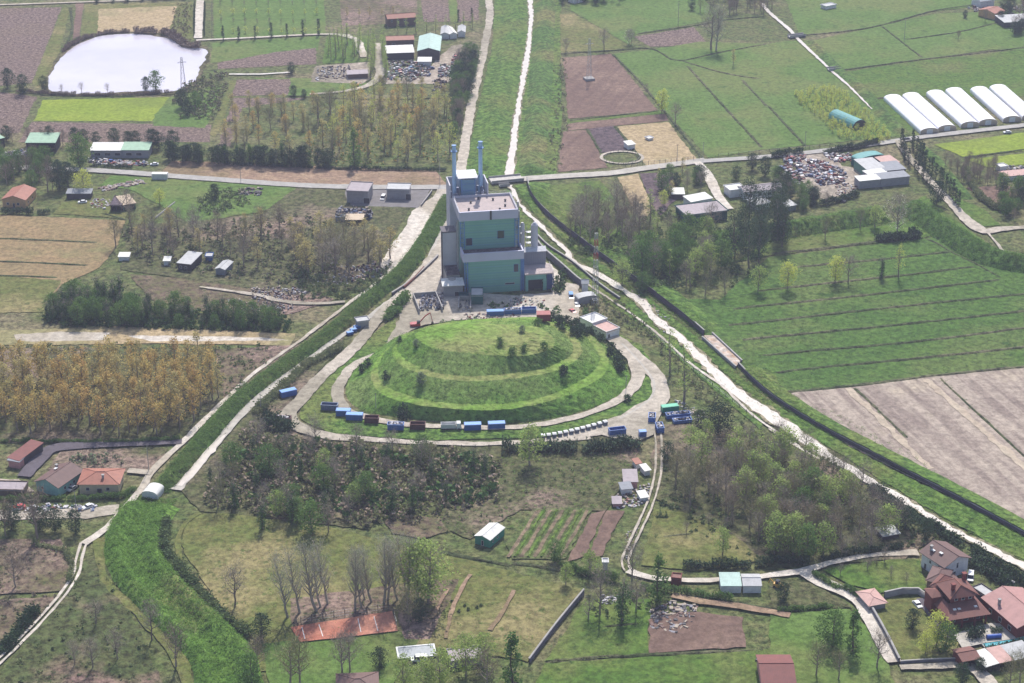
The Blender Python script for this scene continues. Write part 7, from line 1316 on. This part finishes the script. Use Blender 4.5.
for i_, (x, y) in enumerate(PS_): tree(random.choice(['evergreen', 'evergreen', 'bare_purple']), x, y, random.uniform(7, 11), row_label('dark tree in the row behind the roadside sheds', i_, len(PS_)), 'tree', 'tree row behind the roadside sheds', 'roadside_tree')
PS_ = sorted(scatter([(-20, 158), (60, 162), (62, 178), (50, 200), (40, 190), (-20, 182)], 9))
for i_, (x, y) in enumerate(PS_): tree(random.choice(['evergreen', 'bare_purple', 'bare_purple', 'greentree']), x, y, random.uniform(8, 12), row_label('tree in the garden wood above the red-roofed house', i_, len(PS_)), 'tree', 'garden wood above the red-roofed house', 'garden_tree')
PS_ = sorted(scatter([(780, 178), (800, 190), (830, 205), (800, 212), (775, 208), (770, 190)], 6))
for i_, (x, y) in enumerate(PS_): tree(random.choice(['evergreen', 'bare', 'greentree']), x, y, random.uniform(5, 8), row_label('low tree in the thicket left of the scrap yard', i_, len(PS_)), 'tree', 'thicket left of the scrap yard', 'thicket_tree')
PS_ = sorted(scatter([(700, 190), (706, 180), (690, 170), (655, 180), (665, 200)], 8))
for i_, (x, y) in enumerate(PS_): tree(random.choice(['tan', 'bare', 'greentree']), x, y, random.uniform(6, 9), row_label('garden tree among the sheds left of the lane', i_, len(PS_)), 'tree', 'garden trees among the sheds', 'garden_tree')
print('groves', cnt)
cnt['F2'] = grove(['spring', 'greentree', 'bare_olive'], [(756, 520), (812, 500), (838, 530), (822, 560), (764, 560)], 9, (10, 14), 'the green foot of the bare wood', 'leafy_tree', 'half-leafed trees at the foot of the bare wood')
# bushes on and round the mound and along lines
for k, u, v, s, lb in (('dark', 404, 418, 6.5, 'large dark bush at the foot of the mound, left of centre'), ('grey', 421, 383, 5.2, 'grey round bush on the middle slope of the mound'), ('dark', 386, 379, 3.8, 'small round bush on the left slope of the mound'), ('dark', 368, 366, 4.6, 'dark bush on the left rim of the mound'), ('dark', 362, 372, 4, 'dark bush below the left rim bush'), ('grey', 416, 346, 3.2, 'grey bush on the top left of the mound'), ('dark', 500, 345, 4.2, 'dark bush on the crest of the mound'), ('dark', 512, 354, 4.6, 'dark bush at the right end of the top slope'), ('dark', 524, 351, 4, 'smaller bush right of it on the top slope'), ('grey', 522, 332, 4, 'grey bush near the back crest'), ('dark', 564, 374, 5, 'dark bush on the right middle slope'), ('dark', 538, 326, 4.6, 'bush on the back crest by the red box'), ('dark', 627, 402, 4.5, 'dark bush between the two gravel loops'), ('dark', 544, 350, 4.4, 'dark bush on the upper right shoulder'), ('dark', 400, 342, 3, 'bush at the left back corner of the mound')):
    q = pick(u, v); bush('round', 'green' if u in (500, 512, 524, 538, 544) else k, q.x, q.y, s * .82, lb, z=q.z - .2)
for pts, n, s, lb, g in (([(550, 334), (580, 336), (586, 352), (572, 360), (556, 350)], 5, (3, 5), 'dark bush on the right flank of the mound', 'bushes on the right flank of the mound'), ([(606, 350), (618, 360), (628, 374), (620, 378), (606, 362)], 4, (3.2, 4.6), 'dark bush at the right edge of the mound', 'bushes at the right edge of the mound'), ([(585, 334), (605, 348), (600, 354), (580, 342)], 4, (3, 4.2), 'dark bush behind the white gatehouse', 'bushes behind the gatehouse')):
    for i_, (x, y) in enumerate(sorted(scatter(pts, n))): bush('round', 'dark', x, y, random.uniform(*s), row_label(lb, i_, 9), g)
for i_, (u, v) in enumerate(((459, 613), (465, 607), (468, 611), (477, 609), (481, 607), (452, 603))): q = P(u, v); bush('round', 'dark', q.x, q.y, 1.3, row_label('tiny dark sapling on the olive lawn', i_, 6), 'saplings on the olive lawn', 'sapling')
def hedge(label, pts, s=2.2, kind='dark', sp=1.7, group=None, name='hedge', sq=1.0):
    ps = along(pts, sp, .06); P0 = [bush_proto('hedge', L[kind])[i] for i in range(3)]; t = thing(name, label, 'hedge', (0, 0, 0))
    for i, (x, y) in enumerate(ps[:300]):
        nx = ps[min(i + 1, len(ps) - 1)]; pv = ps[max(i - 1, 0)]
        if random.random() < .05: continue
        o = link('hedge_bush', random.choice(P0), t, (x + random.uniform(-.35, .35), y + random.uniform(-.35, .35), .1), math.atan2(nx[1] - pv[1], nx[0] - pv[0])); k_ = s / 1.6; o.scale = (sp * .62, k_ * random.uniform(.75, 1.3) * sq, k_ * random.uniform(.6, 1.35))
for lb, pts, s, k, sq in (('clipped dark hedge in front of the two houses', [(-10, 500), (40, 501), (110, 499), (124, 497), (134, 490)], 2.0, 'green', 1), ('dark hedge before the red-roofed house', [(-10, 214), (40, 214), (50, 213)], 3, 'dark', 1), ('dark hedge row below the roadside sheds', [(-10, 163), (30, 162), (52, 165)], 3, 'dark', 1), ('dark hedge at the front of the long shed lot', [(88, 168), (130, 169)], 2, 'dark', 1), ('dark hedge between ploughed plot and lane at the left', [(16, 92), (40, 94), (52, 95), (120, 96), (172, 93)], 2.0, 'bramble', 1), ('reedy dark rim of the far pond shore', [(62, 53), (80, 42), (104, 35), (130, 33)], 2.5, 'bramble', 1), ('reedy dark rim of the pond shore at the upper right', [(132, 33.5), (165, 35), (180, 43), (190, 48), (205, 49)], 3.6, 'bramble', 1.5),
 ('hedge along the canal service verge', [(343, 346), (334, 353), (306, 367), (288, 385), (271, 400), (256, 414)], 2.6, 'scrub', 1.5), ('bushy hedge between yard and loop road', [(408, 298), (401, 306), (394, 314), (386, 321)], 3.6, 'green', 1.3), ('dark hedge below the lane, left part', [(640, 588), (680, 594), (730, 601)], 2.4, 'green', 1), ('dark hedge above the lane, right part', [(768, 562), (812, 566)], 3.0, 'dark', 1), ('dark hedge left of the lane to the white house', [(680, 568), (720, 568), (768, 566)], 3, 'dark', 1), ('dark hedge along the lane to the white house', [(820, 562), (850, 556), (900, 550)], 2.4, 'dark', 1), ('hedge along the left side of the pale bending road', [(812, 574), (828, 586), (848, 592), (862, 600), (880, 598)], 2, 'green', 1), ('clipped hedge below the rough garden', [(776, 613), (800, 611), (834, 608)], 1.8, 'green', 1), ('dark hedge at the edge of the scrap yard, front', [(808, 206), (830, 204), (858, 196)], 3, 'dark', 1), ('long dark hedge behind the scrap yard', [(822, 154), (848, 150), (876, 144)], 3, 'dark', 1), ('dark hedge left of the scrap yard gate', [(770, 158), (800, 154)], 3, 'dark', 1),
 ('bushy hedge behind the garden pool', [(984, 655), (1010, 650), (1024, 647)], 3, 'dark', 1), ('clipped hedge on the villa terrace, left block', [(965, 640), (980, 637)], 3.4, 'dark', 1), ('clipped hedge on the villa terrace, right block', [(990, 634), (1004, 632)], 3.2, 'dark', 1), ('hedge along the right side of the yellow-green field', [(962, 170), (978, 196), (990, 206), (1004, 212)], 3, 'scrub', 1), ('hedge of the rough field at the left', [(30, 545), (62, 552), (72, 566), (70, 582)], 2, 'scrub', 1), ('dark bush line left of the two-rutted track', [(38, 610), (28, 622), (12, 644), (0, 655)], 3.4, 'dark', 1.3), ('shrub line along the embankment foot', [(168, 520), (164, 545), (176, 568), (196, 590), (222, 618), (240, 632), (250, 640)], 3, 'scrubd', 1.4), ('dark hedge line right of the olive lawn', [(560, 564), (580, 574), (620, 582)], 2.6, 'green', 1), ('bushy river hedge at the lower right', [(868, 488), (910, 516), (950, 540), (1000, 570), (1024, 584)], 3.0, 'dark', 1.5), ('second bushy river hedge by the white house', [(960, 560), (985, 572), (1010, 590)], 3, 'dark', 1.3), ('dark hedge under the rusty grove', [(225, 165), (280, 167), (360, 170), (445, 171)], 1.8, 'dark', 1), ('dark hedge below the rusty left grove', [(0, 442), (60, 443), (130, 443), (180, 441)], 1.6, 'green', 1), ('dark evergreen mass below the blossom tree', [(874, 242), (898, 240), (918, 237)], 4, 'dark', 1.6), ('brush belt along the outer loop road', [(500, 452), (545, 450), (590, 452), (640, 446)], 4, 'dark', 1.8), ('dark hedge beside the loop corner', [(262, 424), (280, 430), (294, 437)], 4.5, 'dark', 1.8)):
    hedge(lb, pts, s, k, sp=1.9 if s < 3 else 2.4, sq=sq)
def scrubland(label, pts, sp, s, mats, dens=1.0, name='scrub', cat='scrub', leaves=34):
    pr = clump_proto(3, leaves, 1.0, 1.3, .6); tf = [(x, y, ground_z(x, y), random.uniform(0, 6.28), random.uniform(*s)) for x, y in scatter(pts, sp, .48) if random.random() < dens]
    return stuff_of(name, label, pr, tf, mats, cat)
SC = [L['scrub'], L['bramble']]; SD = [L['scrubd'], L['scrub']]; BR_ = [L['bramble'], L['scrub']]
for a_ in (('grey-green scrub below the loop road', [(200, 505), (250, 425), (270, 420), (300, 440), (440, 450), (500, 462), (498, 500), (440, 512), (370, 528), (290, 520)], 2.5, (.9, 2.3), SC, .85), ('ivy and evergreen bushes in the scrub below the loop road', [(215, 490), (255, 430), (275, 422), (310, 444), (440, 452), (500, 466), (495, 500), (430, 512), (300, 520)], 5.6, (1.7, 3.4), [L['ivy'], L['green']], .6), ('brambles below the loop road', [(230, 480), (300, 445), (480, 462), (470, 520), (390, 530), (250, 510)], 3.4, (.7, 1.6), BR_, .7), ('scrub above the cabins', [(120, 232), (200, 226), (300, 216), (340, 225), (345, 260), (300, 290), (140, 265)], 3.4, (.7, 2.0), SC, .6), ('thicket in the green field below the road', [(195, 200), (215, 190), (245, 192), (250, 205), (220, 215), (200, 215)], 2.6, (.9, 1.8), SD, .9), ('scrub between tan trees and canal road', [(300, 270), (350, 285), (395, 262), (380, 290), (345, 300), (300, 300)], 2.8, (.8, 2.0), SD, .8),
  ('thicket under the ivy trees', [(40, 320), (60, 308), (120, 306), (290, 320), (290, 332), (60, 328)], 2.4, (.9, 2.0), [L['ivy'], L['scrubd']], .9), ('scrub behind the rusty grove', [(0, 345), (290, 345), (240, 388), (220, 404), (215, 365), (0, 356)], 3.4, (.6, 1.6), SD, .6), ('violet brambles under the rusty grove', [(0, 400), (215, 385), (215, 410), (185, 425), (0, 425)], 3.6, (.5, 1.3), BR_, .6), ('scrub belt along the plant side of the river', [(600, 300), (620, 300), (690, 372), (740, 415), (700, 405), (650, 340), (590, 322), (580, 308)], 2.3, (.5, 1.3), [L['scrub'], L['bramble']], .8), ('rough growth in the bare wood', [(665, 460), (740, 420), (800, 440), (920, 520), (920, 548), (770, 565), (660, 520)], 3.6, (.7, 1.8), SD, .6), ('brush under the riverside trees', [(565, 245), (575, 205), (640, 205), (735, 230), (740, 285), (640, 295), (600, 265)], 3.4, (.7, 2.0), SD, .6),
  ('shaggy weed clumps on the curved embankment', [(128, 520), (150, 512), (172, 560), (236, 640), (240, 690), (205, 690), (150, 600), (124, 560)], 3.6, (.2, .5), [L['grassd'], L['scrub']], .2), ('weed clumps along the left canal bank', [(446, 200), (450, 206), (406, 278), (298, 364), (180, 478), (164, 484), (240, 395), (330, 328), (402, 268)], 3.0, (.25, .7), [L['grassd'], L['green']], .4), ('weeds of the rough triangle at the lower left', [(85, 565), (100, 560), (130, 612), (165, 690), (0, 690), (45, 625)], 3.2, (.4, 1.2), SD, .5), ('brush of the left edge fields', [(-20, 545), (60, 545), (55, 600), (20, 645), (-20, 660)], 3.4, (.4, 1.1), BR_, .5), ('shrub pair between lane and houses', [(70, 462), (82, 456), (116, 456), (124, 465), (84, 470)], 2.6, (1.0, 1.9), [L['grey'], L['bramble']], .9), ('scrub around the bare garden plot', [(585, 600), (650, 590), (652, 615), (600, 625)], 3, (.6, 1.5), SD, .6), ('bushes round the pond corner ditch', [(190, 82), (225, 72), (228, 92), (214, 120), (180, 118), (172, 100)], 3.2, (.8, 2.2), SC, .8), ('scrub along the bare plot above the pond', [(174, 5), (192, 4), (192, 38), (172, 32)], 3, (.5, 1.3), BR_, .8), ('rough plants on the weedy patch by the teal shed', [(420, 520), (500, 460), (620, 458), (600, 505), (520, 512), (470, 545)], 3.4, (.3, .9), SD, .5), ('ragged shrubs along the upper levee path', [(555, 60), (566, 60), (568, 130), (560, 172), (548, 172)], 3, (.4, 1.4), SC, .7), ('dark growth at the plant foot', [(553, 285), (564, 270), (566, 290), (560, 296), (553, 296)], 1.8, (1, 2), [L['dark'], L['green']], 1), ('bushes on the back crest of the mound', [(436, 324), (470, 322), (476, 326), (440, 328)], 2.4, (.9, 1.6), [L['grey'], L['dark']], .9), ('bushes behind the blue containers', [(486, 306), (510, 304), (510, 309), (488, 310)], 2.2, (.9, 1.5), [L['green'], L['dark']], .9), ('shrub belt right of the blue containers', [(536, 306), (560, 310), (560, 318), (540, 314)], 2.2, (.9, 1.7), [L['green'], L['dark']], .9), ('thick shrubs right of the mast', [(576, 308), (600, 312), (606, 326), (590, 322)], 2.0, (.8, 1.6), [L['green'], L['scrub']], 1), ('garden growth by the villa', [(930, 640), (955, 640), (960, 660), (930, 662)], 3, (.6, 1.4), [L['green'], L['lime']], .5), ('brambles along the river hedge', [(800, 450), (880, 495), (1000, 565), (1000, 580), (900, 535), (800, 470)], 3, (.6, 1.4), SD, .8), ('undergrowth of the grove behind the plant', [(318, 112), (455, 100), (455, 165), (300, 165)], 4.2, (.7, 1.8), [L['green'], L['rust']], .5)):
    scrubland(*a_)
# rough grass on banks and slopes
def grass_on(label, tfs, s, mats, h=.8): return stuff_of('rough_grass', label, tuft_proto(3, 8, h, .17, .5), [(x, y, z, random.uniform(0, 6.28), random.uniform(*s)) for x, y, z in tfs], mats, 'grass')
def on_strip(pts, hw, n):
    line = smooth_line(px(pts), 1.5); out = []
    for _ in range(n):
        i = random.randrange(len(line) - 1); a, b = line[i], line[i + 1]; nr = Vector(((b - a).y, -(b - a).x, 0)).normalized(); q = a.lerp(b, random.random()) + nr * random.uniform(-hw, hw); out.append((q.x, q.y, ground_z(q.x, q.y)))
    return out
GM = [L['grass'], L['grassd']]; GD = [L['grassd'], L['green']]
grass_on('thick grass on the left canal bank', on_strip(CANAL_LINE, 3.3, 8500), (.5, 1.2), GD)
grass_on('rough grass on the curved embankment', [q for q in on_strip([(152, 498), (138, 520), (133, 545), (140, 570), (165, 600), (198, 632), (222, 660), (234, 700)], 9, 6000)], (.3, .9), GM)
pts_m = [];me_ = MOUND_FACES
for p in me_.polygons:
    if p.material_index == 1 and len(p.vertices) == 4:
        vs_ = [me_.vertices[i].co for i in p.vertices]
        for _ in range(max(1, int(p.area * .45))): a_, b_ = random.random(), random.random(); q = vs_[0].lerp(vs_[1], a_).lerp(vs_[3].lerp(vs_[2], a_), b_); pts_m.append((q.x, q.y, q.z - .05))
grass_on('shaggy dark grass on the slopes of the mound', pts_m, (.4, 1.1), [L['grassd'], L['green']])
for lb_, pts, hw, n in (('rough grass on the right levee', [(700, 246), (780, 235), (885, 218)], 8, 2600), ('rough grass on the curved right levee', [(905, 208), (945, 233), (985, 258), (1040, 270)], 8, 3600), ('grass of the river verges', [(505, 192), (545, 240), (600, 285), (690, 352), (760, 412)], 8, 3000), ('grass along the flood wall', [(530, 195), (595, 258), (704, 340), (830, 446), (1024, 552)], 7, 5000)): grass_on(lb_, on_strip(pts, hw, n), (.4, 1.0), GM)
allp = []
for pts in DL: allp += on_strip(pts, 1.0, int(sum((P(*pts[i + 1]) - P(*pts[i])).length for i in range(len(pts) - 1)) * .45))
grass_on('weeds growing along the field ditches', [(x, y, .3) for x, y, z in allp], (.4, 1.0), [L['scrubd'], L['green']])
def sprinkle(label, pts, sp, s, mats): grass_on(label, [(x, y, .3) for x, y in scatter(pts, sp, .5)], s, mats)
sprinkle('grass tussocks on the striped pasture', [(740, 300), (768, 262), (930, 242), (1050, 270), (1050, 360), (783, 390), (750, 365)], 3.4, (.4, 1.1), GD); sprinkle('weeds of the sparse lower corner of the beige field', [(795, 400), (830, 410), (900, 448), (960, 490), (1010, 520), (960, 500), (850, 446)], 2.4, (.4, .9), GM)
sprinkle('tussocks of the olive lawn', [(190, 520), (330, 532), (560, 590), (528, 655), (262, 668), (215, 600)], 4.2, (.4, .9), GM); sprinkle('tussocks below the works', [(420, 520), (500, 458), (640, 450), (600, 512), (470, 545)], 2.8, (.4, 1.1), GM)
# ---- air
m, n, _b = _nodes('haze_air'); n.nodes.remove(_b); pv = n.nodes.new('ShaderNodeVolumePrincipled'); pv.inputs['Color'].default_value = (.74, .76, 1.0, 1); pv.inputs['Density'].default_value = 0.00012; pv.inputs['Anisotropy'].default_value = 0.2
n.links.new(pv.outputs[0], n.nodes['Material Output'].inputs['Volume'])
b = MB(); b.box(-14100, -2600, -1, 14100, 24100, 352); hz = b.build('haze', [m]); tag(hz, 'thin bluish spring haze over the plain', kind='stuff')
